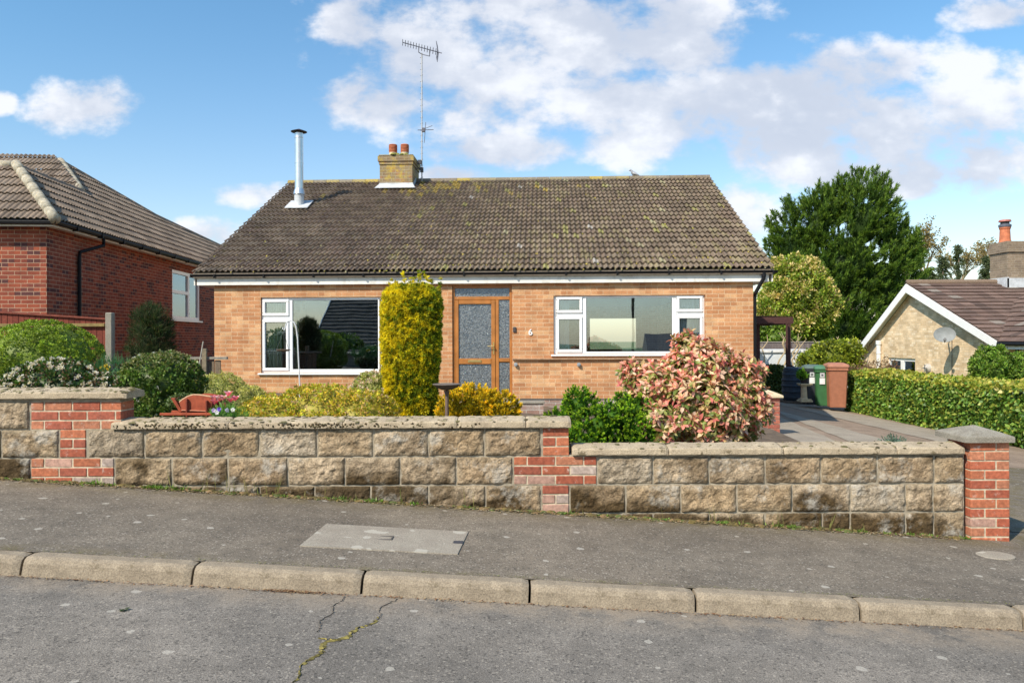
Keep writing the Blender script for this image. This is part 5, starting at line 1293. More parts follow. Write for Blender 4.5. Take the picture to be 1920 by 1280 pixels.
a = wp(321, 746); b = wp(336, 773); c = wp(341, 771); d_ = wp(334, 749)
mb = MB(); mb.add([(a[0], -.01, a[1]), (a[0]+.03, -.01, a[1]-.0), (c[0], .01, c[1]), (b[0], .01, b[1]), (a[0], .28, a[1]), (a[0]+.03, .28, a[1]), (c[0], .26, c[1]), (b[0], .26, b[1])], [(0, 1, 2, 3), (4, 7, 6, 5), (0, 4, 5, 1), (3, 2, 6, 7), (0, 3, 7, 4), (1, 5, 6, 2)], RED); mb.build('end_board', M['rough'], wbw)
a = wp(396, 745); b = wp(390, 772)
mb = MB(); mb.add([(a[0], 0, a[1]), (a[0]+.018, 0, a[1]), (b[0]+.018, 0, b[1]), (b[0], 0, b[1]), (a[0], .268, a[1]), (a[0]+.018, .268, a[1]), (b[0]+.018, .268, b[1]), (b[0], .268, b[1])], [(0, 3, 2, 1), (4, 5, 6, 7), (0, 1, 5, 4), (3, 7, 6, 2), (0, 4, 7, 3), (1, 2, 6, 5)], RE2); mb.build('end_board', M['rough'], wbw)
for px_, yy in ((352, -.03), (389, -.03)):
    a = wp(px_, 747 if px_ < 370 else 750); mb = MB(); mb.box(a[0]-.008, a[0]+.008, yy, yy+.028, wp(0, 781)[1]-.1, a[1], RE2, .004); mb.build('leg', M['rough'], wbw)
for yy in (-.002, .23):
    a = wp(302, 776); b = wp(420, 776); mb = MB(); mb.box(a[0], b[0], yy-.03, yy-.003, a[1]-.012, a[1]+.012, RED, .004); mb.build('handle', M['rough'], wbw)
mb = MB(); a = wp(405, 772); mb.tube([(a[0], .10, a[1]), (a[0], .15, a[1])], .075, 18, RE2); mb.build('wheel', M['rough'], wbw)
mb = MB(); mb.box(wp(336, 0)[0], wp(390, 0)[0], .02, .249, wp(0, 768)[1], wp(0, 748)[1], (.06, .045, .03)); mb.build('soil', M['rough'], wbw)

# bird bath
p = at(838, 783, 7.1); zg = gz(p.x)+.12; bb = thing('bird_bath', 'bronze metal bird bath on a thin stem right of the golden column', 'bird bath', (p.x, 7.1, zg))
zt = at(838, 720, 7.1).z-zg
mb = MB(); mb.lathe([(.01, -.058), (.05, -.052), (.10, -.03), (.130, -.004), (.136, 0), (.128, .004), (.09, -.016), (.0, -.03)], (0, 0, zt), 32, (.15, .12, .10)); mb.build('bowl', M['paint'], bb, smooth=True)
mb = MB(); mb.lathe([(.10, -.012), (.01, -.0118)], (0, 0, zt), 32, (.30, .30, .29)); mb.build('water', M['steel'], bb)
mb = MB(); mb.lathe([(.02, 0), (.017, zt-.10), (.03, zt-.06)], (0, 0, 0), 16, (.15, .10, .08)); mb.lathe([(.14, 0), (.12, .02), (.03, .04)], (0, 0, -.01), 20, (.15, .10, .08)); mb.build('stem', M['paint'], bb)
# shepherd's crook with hanging feeding tray
FDp = 9.6; p = at(562, 722, FDp); zg = gz(p.x)+.1; ck = thing('feeder_hook', 'thin white metal shepherd crook standing in front of the left window', 'bird feeder pole', (p.x, FDp, zg))
def cp(px, py): q = at(px, py, FDp); return (q.x-p.x, 0, q.z-zg)
mb = MB(); pts = [(cp(562, 722)[0], 0, 0), cp(562, 722), cp(560, 680), cp(558, 635), cp(555, 612), cp(551, 604), cp(545, 601), cp(539, 603), cp(536, 609), cp(535, 615), cp(533, 619), cp(530.5, 617), cp(531, 613)]
mb.tube(pts, .0085, 6, (.62, .63, .64)); mb.build('pole', M['paint'], ck)
ft = thing('feeding_tray', 'small round wire hung bird feeding tray below the white crook', 'bird feeder', tuple(Vector((p.x, FDp, zg))+Vector(cp(531, 656))))
o_ = Vector(cp(531, 656)); hk = Vector(cp(532, 620))-o_
mb = MB(); mb.lathe([(.01, -.02), (.07, -.015), (.09, .005), (.085, .008), (.0, -.008)], (0, 0, 0), 20, (.18, .12, .08)); mb.build('dish', M['paint'], ft)
mb = MB()
for k in range(3): t = 1+k*2.09; mb.tube([(.085*math.cos(t), .085*math.sin(t), .004), hk], .0025, 4, (.10, .10, .10))
mb.build('wires', M['paint'], ft)
# ------------------------------------------------------------------ vegetation
def rdir(n):
    v = RNG.normal(size=(n, 3)); return v/np.linalg.norm(v, axis=1, keepdims=True)
def nrm(v): return v/(np.linalg.norm(v, axis=1, keepdims=True)+1e-9)
def leafmesh(name, P, T, Nn, L, W, C, mat, parent, shape='diamond', fold=.25):
    """P base points, T leaf direction, Nn leaf normal, L length, W half width, C colours."""
    n = len(P); S_ = nrm(np.cross(T, Nn)); Nn = nrm(np.cross(S_, T)); L = np.broadcast_to(L, (n,))[:, None]; W = np.broadcast_to(W, (n,))[:, None]
    if shape == 'blade':
        vs = [P-S_*W*.6, P+S_*W*.6, P+T*L]; F_ = [(0, 1, 2)]
    elif shape == 'diamond':
        vs = [P, P+T*L*.45+S_*W+Nn*W*fold, P+T*L, P+T*L*.45-S_*W+Nn*W*fold]; F_ = [(0, 1, 2, 3)]
    else:                                         # broad leaf, folded on the midrib, tip curling down
        vs = [P, P+T*L*.3+S_*W*.8+Nn*W*.35, P+T*L*.68+S_*W*.85+Nn*W*.2, P+T*L-Nn*L*.12, P+T*L*.68-S_*W*.85+Nn*W*.2, P+T*L*.3-S_*W*.8+Nn*W*.35, P+T*L*.35+Nn*L*.03, P+T*L*.7]
        F_ = [(0, 1, 6), (1, 2, 7, 6), (2, 3, 7), (0, 6, 5), (6, 7, 4, 5), (7, 3, 4)]
    k = len(vs); V_ = np.stack(vs, 1).reshape(-1, 3)
    me = bpy.data.meshes.new(name); nf = n*len(F_); lt = np.array([len(f) for f in F_]); loops = np.concatenate([np.array(f) for f in F_])
    li = (loops[None, :]+(np.arange(n)*k)[:, None]).ravel()
    me.vertices.add(n*k); me.vertices.foreach_set('co', V_.ravel().astype(np.float32))
    me.loops.add(len(li)); me.loops.foreach_set('vertex_index', li.astype(np.int32))
    tot = np.tile(lt, n); me.polygons.add(nf); me.polygons.foreach_set('loop_start', np.concatenate([[0], np.cumsum(tot)[:-1]]).astype(np.int32))
    try: me.polygons.foreach_set('loop_total', tot.astype(np.int32))
    except Exception: pass
    me.update(calc_edges=True); me.materials.append(mat)
    a = me.attributes.new('Col', 'FLOAT_COLOR', 'FACE'); c = np.ones((nf, 4), dtype=np.float32); c[:, :3] = np.repeat(C, len(F_), axis=0); a.data.foreach_set('color', c.ravel())
    o = bpy.data.objects.new(name, me); COL.objects.link(o)
    if parent: o.parent = parent
    return o
def pick(cols, n, w=None, var=.22):
    c = np.array(cols)[RNG.choice(len(cols), n, p=w)]; return c*RNG.uniform(1-var, 1+var, (n, 1))
def surf(blobs, n, zmin=-9, rough=.18, seed=0, inner=0.0, box=False):
    """points near the surface of a union of ellipsoids, with outward normals."""
    A = np.array([b[3]*b[4]+b[4]*b[5]+b[3]*b[5] for b in blobs]); out = []; on = []
    B = np.array(blobs); need = n
    while need > 0:
        m = int(need*2+50); i = RNG.choice(len(blobs), m, p=A/A.sum()); d = rdir(m); b = B[i]
        if box: mx = np.abs(d).max(1, keepdims=True); d = d/(mx*.75+.25*1)*1.0; 
        f = 1+rough*(fbm(d*2.2+i[:, None]*5.1+seed, 3, seed)[:, None]-.5)*2
        f = f*(1-inner*RNG.random((m, 1))**2)
        p = b[:, :3]+d*b[:, 3:6]*f; nn = nrm(d/b[:, 3:6])
        ok = p[:, 2] > zmin
        for q in B:
            r = (((p-q[:3])/q[3:6])**2).sum(1); ok &= ~((r < .72) & (~np.all(b == q, axis=1)))
        p = p[ok]; nn = nn[ok]; out.append(p[:need]); on.append(nn[:need]); need -= len(p[:need])
    return np.concatenate(out), np.concatenate(on)
def clumps(blobs, nc, nl, cr, zmin=-9, rough=.18, seed=0, inner=.15, box=False):
    c, n = surf(blobs, nc, zmin, rough, seed, inner, box); i = np.repeat(np.arange(nc), nl); m = len(i)
    d = rdir(m); d = nrm(d+n[i]*.55); r = cr*(.35+.65*RNG.random((m, 1))); P = c[i]+d*r
    return P, d, n[i], i
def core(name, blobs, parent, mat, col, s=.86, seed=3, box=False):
    """inner mass of the bush: a darker leaf colour, real geometry behind the outer leaves."""
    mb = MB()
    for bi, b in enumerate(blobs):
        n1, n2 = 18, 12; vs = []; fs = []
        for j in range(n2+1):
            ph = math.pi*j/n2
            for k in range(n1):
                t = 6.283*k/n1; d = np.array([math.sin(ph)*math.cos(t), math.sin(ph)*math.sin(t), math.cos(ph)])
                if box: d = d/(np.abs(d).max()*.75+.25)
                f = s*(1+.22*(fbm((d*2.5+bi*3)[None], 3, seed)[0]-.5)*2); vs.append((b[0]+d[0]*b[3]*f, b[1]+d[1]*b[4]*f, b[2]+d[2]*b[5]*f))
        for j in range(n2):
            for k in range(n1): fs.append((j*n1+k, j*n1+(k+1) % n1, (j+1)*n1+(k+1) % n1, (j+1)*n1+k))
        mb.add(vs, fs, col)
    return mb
def bush(name, label, cat, blobs, nc, nl, cr, L, W, cols, mat='leaf', shape='diamond', w=None, up=.3, tipcols=None, tipz=.5, rough=.18, seed=0, inner=.15, group=None, box=False, corecol=None, clumpvar=.16, stem=True, s=.76):
    b0 = blobs[0]; zb = min(b[2]-b[5] for b in blobs); loc = (b0[0], b0[1], zb)
    t = thing(name, label, cat, loc, 0, group)
    bl = [(b[0]-loc[0], b[1]-loc[1], b[2]-loc[2], b[3], b[4], b[5]) for b in blobs]
    P, d, n, i = clumps(bl, nc, nl, cr, 0.0, rough, seed, inner, box)
    m = len(P); T = nrm(d+rdir(m)*.6+np.array([0, 0, up])); Nn = nrm(n+rdir(m)*.7)
    C = pick(cols, m, w)*(1+clumpvar*RNG.normal(size=(nc, 1)))[i]
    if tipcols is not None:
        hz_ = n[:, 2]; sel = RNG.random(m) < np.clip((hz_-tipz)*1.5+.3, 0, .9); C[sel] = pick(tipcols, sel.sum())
    C = np.clip(C, .004, .95)
    lm = leafmesh('foliage', P, T, Nn, L*RNG.uniform(.7, 1.3, m), W*RNG.uniform(.7, 1.3, m), C, M[mat], t, shape)
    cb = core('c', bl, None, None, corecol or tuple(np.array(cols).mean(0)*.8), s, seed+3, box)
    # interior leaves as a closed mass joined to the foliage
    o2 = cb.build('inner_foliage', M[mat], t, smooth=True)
    if stem:
        mb = MB(); 
        for k in range(5): a = k*1.3; mb.tube([(0, 0, -.1), (b0[3]*.2*math.cos(a), b0[4]*.2*math.sin(a), b0[5]*.7), (b0[3]*.5*math.cos(a), b0[4]*.5*math.sin(a), b0[5]*1.3)], [.018, .012, .005], 5)
        mb.build('stem', M['bark'], t)
    return t, bl, lm
def flowers(par, bl, n, size, cols, zmin=0, petals=6, seed=1, name='flowers', spread=1.04, cond=None, k=9):
    c, nn = surf(bl, n, zmin, .12, seed)
    c = c+nn*.01
    if cond is not None: ok = cond(c, nn); c = c[ok]; nn = nn[ok]; n = len(c)
    i = np.repeat(np.arange(n), k); m = len(i); d = rdir(m); d = nrm(d+nn[i]*.9); P = c[i]+d*size*RNG.random((m, 1))
    return leafmesh(name, P, d, rdir(m), size*.8, size*.42, pick(cols, m, None, .08), M['petal'], par)

# --- clipped dome
p = at(78, 665, 9.0)
bush('domed_shrub', 'large clipped bright green dome shaped shrub in front of the red fence', 'shrub', [(p.x, 9.0, p.z-.05, .655, .6, .43), (p.x-.02, 9, p.z-.35, .68, .6, .35)], 1300, 26, .035, .022, .009, [(.20, .30, .03), (.27, .38, .04), (.12, .20, .02), (.33, .42, .06)], seed=1, rough=.05, up=.5, clumpvar=.18, inner=.06, s=.86)
# --- white flowered shrub
p = at(122, 712, 7.4)
t, bl, _ = bush('white_flowered_shrub', 'low dark leaved shrub with flat white flower heads behind the left wall coping', 'shrub', [(p.x-.1, 7.4, p.z-.15, .50, .3, .33), (p.x+.25, 7.45, p.z-.22, .42, .28, .26), (p.x-.5, 7.3, p.z-.22, .3, .3, .22)], 420, 22, .045, .034, .013, [(.06, .12, .025), (.09, .16, .035), (.04, .09, .02), (.16, .10, .05)], 'gloss', seed=2)
flowers(t, bl, 150, .024, [(.78, .76, .70), (.70, .66, .58), (.75, .66, .60)], .32, k=26, seed=5)
# --- round dark shrub with white flowers
p = at(303, 722, 7.65)
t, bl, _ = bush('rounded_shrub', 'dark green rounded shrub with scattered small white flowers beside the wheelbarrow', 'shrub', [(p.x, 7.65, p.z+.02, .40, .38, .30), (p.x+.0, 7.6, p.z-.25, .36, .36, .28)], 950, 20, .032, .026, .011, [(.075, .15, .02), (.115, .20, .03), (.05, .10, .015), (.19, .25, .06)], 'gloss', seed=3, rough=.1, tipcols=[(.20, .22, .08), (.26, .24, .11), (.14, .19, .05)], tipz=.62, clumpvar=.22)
flowers(t, bl, 130, .014, [(.8, .78, .74), (.72, .70, .66)], .0, k=12, seed=6, cond=lambda c, n: (c[:, 2] < .40) | (RNG.random(len(c)) < .2))
# --- dark conifer against the red wall
p = at(283, 625, 11.0)
t, bl, _ = bush('dark_conifer_shrub', 'tall loose dark green conifer shrub against the red brick wall', 'conifer', [(p.x, 11, p.z-.2, .24, .22, .42), (p.x-.08, 11, p.z+.10, .15, .14, .22), (p.x+.1, 11, p.z+.1, .14, .14, .20), (p.x, 11, p.z+.22, .08, .08, .18)], 300, 44, .085, .075, .007, [(.035, .065, .022), (.05, .085, .03), (.025, .045, .016), (.10, .09, .045)], 'needle', 'blade', seed=4, rough=.35, up=.9, inner=.3, clumpvar=.25, s=.6)
# --- yellow-green heath mound (left of the window)
p = at(432, 745, 8.6)
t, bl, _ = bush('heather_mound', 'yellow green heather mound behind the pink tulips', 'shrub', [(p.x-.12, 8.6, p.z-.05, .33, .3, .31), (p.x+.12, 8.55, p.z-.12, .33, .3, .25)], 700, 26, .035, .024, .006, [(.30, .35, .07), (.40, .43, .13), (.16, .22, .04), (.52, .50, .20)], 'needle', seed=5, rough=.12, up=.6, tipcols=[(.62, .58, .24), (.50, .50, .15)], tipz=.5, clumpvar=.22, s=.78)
# --- golden spirea mound
p = at(590, 768, 7.25)
t, bl, _ = bush('golden_mound', 'broad low yellow green leafy mound along the top of the middle wall', 'shrub', [(p.x-.35, 7.2, p.z-.13, .42, .3, .26), (p.x+.05, 7.3, p.z-.07, .48, .35, .30), (p.x+.42, 7.25, p.z-.12, .38, .3, .30), (p.x-.62, 7.15, p.z-.20, .25, .25, .20)], 1250, 22, .035, .022, .009, [(.66, .56, .05), (.48, .50, .05), (.25, .35, .04), (.74, .56, .08), (.64, .42, .14)], 'leaf', seed=6, rough=.14, up=.4, clumpvar=.18)
flowers(t, bl, 110, .016, [(.66, .46, .30), (.72, .55, .38), (.58, .38, .22)], .1, k=14, seed=7, name='flower_head', cond=lambda c, n: (c[:, 0] > -.15) | (RNG.random(len(c)) < .3))
# --- cream-pink mound
p = at(697, 745, 7.9)
t, bl, _ = bush('pink_heather', 'cream and dusty pink flowering mound directly left of the golden column', 'shrub', [(p.x+.06, 7.9, p.z-.05, .29, .28, .31), (p.x-.15, 7.8, p.z-.18, .28, .25, .24)], 480, 24, .035, .022, .008, [(.34, .38, .08), (.50, .46, .18), (.20, .26, .05)], seed=7, rough=.14)
flowers(t, bl, 330, .022, [(.74, .58, .50), (.80, .70, .56), (.64, .46, .40), (.76, .70, .48)], .1, k=16, seed=8, name='flower_head')
# --- golden yew column
YD = 7.8; zb = .4
t = thing('golden_yew', 'tall clipped column of golden yellow yew in front of the bungalow', 'yew', (at(770, 700, YD).x, YD, zb))
zt = at(770, 545, YD).z

HY = zt-zb+.06
def yr(th, zz):                                    # half widths of the clipped column: three soft upright lobes
    z = zz/HY; w = np.interp(z, [0, .15, .45, .62, .85, .95, 1.0], [.235, .245, .27, .30, .305, .27, .16])
    f = fbm(np.stack([np.cos(th)*1.6, np.sin(th)*1.6, zz*2.6], -1), 3, 17)-.5
    lobe = 1+.075*np.cos(3*th+.6)+.30*f
    return w*lobe
n_ = 6200; th = RNG.uniform(0, 6.283, n_); zz = HY*RNG.random(n_)**.9; r = yr(th, zz)
c = np.stack([np.cos(th)*r, np.sin(th)*r*.85, zz], 1); nn_ = nrm(np.stack([np.cos(th), np.sin(th), .25+0*th], 1))
nt_ = 700; th2 = RNG.uniform(0, 6.283, nt_); q_ = np.sqrt(RNG.random(nt_)); r2 = .26*q_; hh = HY*(.97+.0*q_)+.10*(fbm(np.stack([np.cos(th2)*r2*7, np.sin(th2)*r2*7, th2*0], -1), 3, 5)-.5)-.10*q_**3
c = np.concatenate([c, np.stack([np.cos(th2)*r2, np.sin(th2)*r2*.85, hh], 1)]); nn_ = np.concatenate([nn_, np.tile([[0, 0, 1.]], (nt_, 1))])
for (px_, py0, py1) in ((758, 548, 503), (786, 545, 500), (793, 545, 506), (731, 560, 523), (822, 552, 519), (775, 545, 514), (743, 552, 528), (811, 550, 516), (768, 548, 520), (800, 548, 514)):
    a = at(px_, py0, YD)-t.location; b = at(px_+random.uniform(-2, 2), py1, YD)-t.location; k = 9; oy = RNG.uniform(-.08, .08)
    for j in range(k): q = Vector(a).lerp(Vector(b), j/k); c = np.concatenate([c, [[q.x+random.gauss(0, .008), oy, q.z]]]); nn_ = np.concatenate([nn_, [[random.uniform(-.4, .4), 0, 1.]]])
nc_ = len(c); m_ = 24; i = np.repeat(np.arange(nc_), m_); m = len(i)
rad_ = .020; c = c-nn_*(RNG.random((nc_, 1))**2*.05)
d = nrm(rdir(m)+nn_[i]*.75+np.array([0, 0, .25])); P = c[i]+d*.003+rdir(m)*.006
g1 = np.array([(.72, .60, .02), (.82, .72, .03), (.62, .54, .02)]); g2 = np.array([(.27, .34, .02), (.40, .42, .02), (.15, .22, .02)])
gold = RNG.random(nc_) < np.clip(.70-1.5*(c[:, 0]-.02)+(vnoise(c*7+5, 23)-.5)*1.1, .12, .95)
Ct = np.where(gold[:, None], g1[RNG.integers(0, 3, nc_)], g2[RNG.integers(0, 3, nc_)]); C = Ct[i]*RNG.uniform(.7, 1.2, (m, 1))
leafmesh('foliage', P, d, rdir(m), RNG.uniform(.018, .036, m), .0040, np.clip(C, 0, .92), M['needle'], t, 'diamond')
mb = MB(); n1, lv = 40, 40; vs = []; fs = []
for j in range(lv+1):
    zz = HY*.96*j/lv; th = np.arange(n1)*6.283/n1; r = yr(th, np.full(n1, zz))*.80*(1+.12*(fbm(np.stack([np.cos(th)*6, np.sin(th)*6, th*0+zz*14], -1), 2, 8)-.5)) * (.5 if j == lv else 1)
    vs += [(math.cos(a_)*r_, math.sin(a_)*r_*.85, zz) for a_, r_ in zip(th, r)]
for j in range(lv):
    for k in range(n1): fs.append((j*n1+k, j*n1+(k+1) % n1, (j+1)*n1+(k+1) % n1, (j+1)*n1+k))
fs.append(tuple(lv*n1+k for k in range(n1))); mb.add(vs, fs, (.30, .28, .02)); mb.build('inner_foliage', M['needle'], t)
mb = MB(); mb.tube([(0, 0, -.3), (0, 0, .6)], .05, 8); mb.build('trunk', M['bark'], t)
# --- golden juniper
p = at(898, 756, 7.45)
def spray(name, label, cat, blobs, ns, nl, Ls, rs, L, W, cols, seed, dirup=.5, tip=None, s=.78, mat='needle', w=None, cv=.2, rough=.25, corecol=None, inner=.3, zmin=0.0):
    b0 = blobs[0]; zb = min(b[2]-b[5] for b in blobs); loc = np.array([b0[0], b0[1], zb]); t = thing(name, label, cat, tuple(loc))
    bl = [tuple(np.array(b[:3])-loc)+tuple(b[3:]) for b in blobs]
    c, n = surf(bl, ns, zmin, rough, seed, inner); ax = nrm(n+rdir(ns)*.35+np.array([0, 0, dirup])); LL = Ls*RNG.uniform(.6, 1.3, ns)
    i = np.repeat(np.arange(ns), nl); m = len(i); tt = RNG.random((m, 1)); P = c[i]+ax[i]*LL[i][:, None]*(tt-.35)+rdir(m)*rs*(1.05-tt)*RNG.random((m, 1))
    T = nrm(ax[i]+rdir(m)*.65); C = pick(cols, m, w)*(1+cv*RNG.normal(size=(ns, 1)))[i]
    if tip is not None: sel = (tt[:, 0] > .62) & (RNG.random(m) < .75); C[sel] = pick(tip, sel.sum())
    C = np.clip(C, .004, .95)
    leafmesh('foliage', P, T, rdir(m), L*RNG.uniform(.7, 1.3, m), W, C, M[mat], t)
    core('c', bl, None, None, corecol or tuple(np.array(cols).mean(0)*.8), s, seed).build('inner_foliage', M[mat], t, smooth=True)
    return t, bl
spray('golden_juniper', 'low spreading golden orange juniper below the front door', 'juniper', [(p.x-.06, 7.45, p.z-.12, .30, .25, .27), (p.x+.18, 7.45, p.z-.10, .21, .22, .20), (p.x-.24, 7.4, p.z-.08, .16, .16, .17)], 900, 52, .065, .024, .023, .0046, [(.72, .50, .015), (.62, .45, .02), (.46, .37, .02), (.22, .24, .02)], 11, .7, [(.90, .66, .04), (.86, .60, .02)], s=.62)
# --- dark green hinoki
p = at(1120, 770, 7.0)
hb = [(at(1085, 748, 7.1), .15, .16), (at(1125, 790, 7.0), .24, .22), (at(1185, 790, 6.95), .21, .18), (at(1045, 772, 7.05), .09, .07), (at(1195, 755, 7.05), .13, .10), (at(1100, 820, 6.9), .22, .2), (at(1200, 825, 6.85), .18, .16), (at(1165, 738, 7.1), .07, .05), (at(1150, 775, 6.9), .17, .15)]
spray('dwarf_cypress', 'bushy dark green dwarf cypress between the lower wall coping and the pink shrub', 'dwarf conifer', [(q.x, q.y, q.z-.06, r, r*.85, rz) for q, r, rz in hb], 1300, 60, .060, .030, .017, .0058, [(.08, .21, .018), (.13, .29, .022), (.04, .12, .012)], 12, .35, [(.36, .56, .03), (.44, .60, .05)], rough=.35, s=.52, cv=.25, inner=.25)
# --- pieris / pink photinia
p = at(1300, 730, 7.3)
pbl = [(at(1310, 700, 7.3), .36, .33), (at(1230, 720, 7.3), .30, .22), (at(1380, 710, 7.35), .28, .24), (at(1310, 765, 7.15), .46, .32), (at(1395, 765, 7.3), .24, .28), (at(1290, 655, 7.35), .15, .17), (at(1190, 690, 7.35), .14, .08), (at(1240, 790, 7.0), .30, .2)]
loc = np.array([p.x, 7.3, .15]); t = thing('pink_pieris', 'large spreading shrub with pink, cream and green leaves in front of the right window', 'shrub', tuple(loc))
bl = [(q.x-loc[0], q.y-loc[1], q.z-loc[2], r, r*.85, rz) for q, r, rz in pbl]
nr = 980; c, n = surf(bl, nr, .05, .44, 31, .5); ax = nrm(n*.9+rdir(nr)*.45+np.array([0, -.1, .35]))
nl = 11; i = np.repeat(np.arange(nr), nl); m = len(i); k = np.tile(np.arange(nl), nr)
s1 = nrm(np.cross(ax, rdir(nr))); s2 = np.cross(ax, s1); ang_ = k*2.4+RNG.uniform(0, .5, m); lift = np.where(k < 4, 1.3, .15)+RNG.normal(0, .18, m)
T = nrm(s1[i]*np.cos(ang_)[:, None]+s2[i]*np.sin(ang_)[:, None]+ax[i]*lift[:, None]-np.array([0, 0, 1])*np.where(k > 7, .5, .0)[:, None])
P = c[i]-ax[i]*(k*.004)[:, None]+T*.006; Nn = nrm(ax[i]+np.array([0, 0, .3]))
pink = np.array([(.72, .25, .19), (.80, .38, .28), (.82, .50, .38), (.70, .20, .17)]); crm = np.array([(.78, .60, .36), (.80, .55, .38), (.66, .46, .22), (.60, .28, .16)]); grn = np.array([(.20, .26, .05), (.30, .33, .09), (.38, .36, .12), (.14, .19, .04)])
hgt = c[i, 2]+RNG.normal(0, .1, m); rr_ = RNG.random(m); pf = np.where(k < 5, .52, .16)*np.clip(.35+hgt*.65, .15, 1.1)
C = np.where((rr_ < pf)[:, None], pink[RNG.integers(0, 4, m)], np.where((rr_ < pf+.33)[:, None], crm[RNG.integers(0, 4, m)], grn[RNG.integers(0, 4, m)]))*RNG.uniform(.8, 1.15, (m, 1))
leafmesh('foliage', P, T, Nn, RNG.uniform(.055, .090, m)*np.where(k < 4, .8, 1.1), RNG.uniform(.0135, .021, m), np.clip(C, 0, .9), M['gloss'], t, 'broad')
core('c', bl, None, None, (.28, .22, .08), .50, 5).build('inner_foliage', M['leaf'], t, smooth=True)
mb = MB()
for j in range(26): q = c[j*30]; mb.tube([(RNG.uniform(-.1, .1), RNG.uniform(-.1, .1), -.1), tuple(q*np.array([.45, .45, .55])), tuple(q)], [.016, .010, .004], 5)
mb.build('stem', M['bark'], t)
# --- tiny blue juniper
p = at(1676, 826, 6.65)
spray('blue_juniper', 'tiny grey green juniper mound just behind the lower coping near the gate pillar', 'juniper', [(p.x, 6.65, p.z-.06, .125, .10, .10), (p.x-.18, 6.65, p.z-.09, .06, .06, .05)], 200, 26, .030, .012, .011, .0025, [(.17, .25, .19), (.24, .33, .26), (.10, .16, .11)], 13, .3, rough=.2)
# wheelbarrow planting
q = at(345, 744, WD+.12)
bush('trailing_plant', 'low green plants growing in the wheelbarrow planter', 'plant', [(q.x, WD+.12, q.z-.04, .13, .09, .05)], 90, 14, .02, .022, .008, [(.16, .24, .08), (.24, .30, .14), (.10, .16, .05)], seed=14, stem=False, s=.7)
bush('foliage_plant', 'bright green plant spilling over the pot on the pedestal', 'plant', [(pt.location.x, pt.location.y, pt.location.z+.24, .13, .12, .11)], 110, 14, .05, .07, .018, [(.16, .34, .03), (.22, .42, .05), (.10, .24, .03)], seed=15, stem=False, s=.6)
# --- ivy hedge (long box)
hx0, hx1, hy0, hy1 = 8.75, 9.75, 9.0, 20.0
t = thing('ivy_hedge', 'long neatly clipped ivy hedge running along the right side of the driveway', 'hedge', (9.25, 14.5, gz(9.25)-.1))
def hedge(t, x0, x1, y0, y1, H, n, L, W, cols, topcols, seed, leafm='gloss', corec=(.06, .10, .02)):
    lx, ly, lz = t.location; Ax = (y1-y0)*H; At = (x1-x0)*(y1-y0); Ae = (x1-x0)*H
    pr = np.array([Ax, Ax*.3, At, Ae, Ae]); pr /= pr.sum(); f = RNG.choice(5, n, p=pr); a = RNG.random(n); b = RNG.random(n)
    X = np.where(f == 0, x0, np.where(f == 1, x1, x0+(x1-x0)*a)); Y = np.where(f <= 1, y0+(y1-y0)*a, np.where(f == 2, y0+(y1-y0)*b, np.where(f == 3, y0, y1))); Zz = np.where(f == 2, H, H*b)
    Nn = np.array([(-1, 0, 0), (1, 0, 0), (0, 0, 1), (0, -1, 0), (0, 1, 0)], float)[f]
    # round the shoulders and let the faces bulge
    P0 = np.stack([X, Y, Zz], 1); bulge = (fbm(P0*np.array([1.3, 1.3, 2.2]), 4, seed)-.5)*.30
    sh = np.clip((Zz-(H-.14))/.14, 0, 1)**2*.10; cx = (x0+x1)/2
    X2 = X+np.where(f <= 1, np.sign(cx-X)*sh, 0); e = np.minimum(np.abs(X-x0), np.abs(X-x1)); Z2 = Zz-np.where(f == 2, .08*np.clip(1-e/.15, 0, 1)**2, 0)
    ye = np.minimum(Y-y0, y1-Y); X2 += np.where(f <= 1, np.sign(cx-X)*.12*np.clip(1-ye/.25, 0, 1)**2, 0)
    P = np.stack([X2, Y, Z2], 1)+Nn*(bulge+RNG.uniform(-.05, .02, n))[:, None]
    zslope = SL*0; zg_ = np.array([gz(x)-gz(lx) for x in P[:, 0]])
    P = P-np.array([lx, ly, 0]); P[:, 2] += .0
    T = nrm(rdir(n)+Nn*.35-np.array([0, 0, .25])); Nl = nrm(Nn+rdir(n)*.65)
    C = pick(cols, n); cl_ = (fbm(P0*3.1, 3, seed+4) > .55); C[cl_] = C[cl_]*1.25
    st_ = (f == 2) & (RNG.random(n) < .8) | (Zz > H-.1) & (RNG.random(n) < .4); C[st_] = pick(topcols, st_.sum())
    leafmesh('foliage', P, T, Nl, L*RNG.uniform(.7, 1.3, n), W*RNG.uniform(.8, 1.2, n), C, M[leafm], t)
    mb = MB(); ny = max(2, int((y1-y0)/.35)); nx = 5; vs = []; fs = []
    ring = [(x0+.07, 0), (x0+.07, H*.5), (x0+.10, H-.14), (x0+.2, H-.07), (x1-.2, H-.07), (x1-.10, H-.14), (x1-.07, H*.5), (x1-.07, 0)]
    for j in range(ny+1):
        y = y0+.07+(y1-y0-.14)*j/ny
        for q in ring: vs.append((q[0]-lx+(fbm(np.array([[q[0], y*1.5, q[1]*2]]), 2, seed)[0]-.5)*.12, y-ly, q[1]))
    k = len(ring)
    for j in range(ny):
        for i in range(k): fs.append((j*k+i, j*k+(i+1) % k, (j+1)*k+(i+1) % k, (j+1)*k+i))
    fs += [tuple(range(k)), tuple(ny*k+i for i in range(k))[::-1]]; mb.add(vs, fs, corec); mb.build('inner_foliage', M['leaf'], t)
H_ = 1.17
hedge(t, hx0, hx1, hy0, hy1, H_, 46000, .075, .032, [(.09, .19, .025), (.14, .26, .04), (.22, .33, .055), (.055, .12, .018), (.32, .36, .06)], [(.42, .42, .06), (.30, .37, .05), (.50, .44, .10)], 41, corec=(.07, .13, .025))
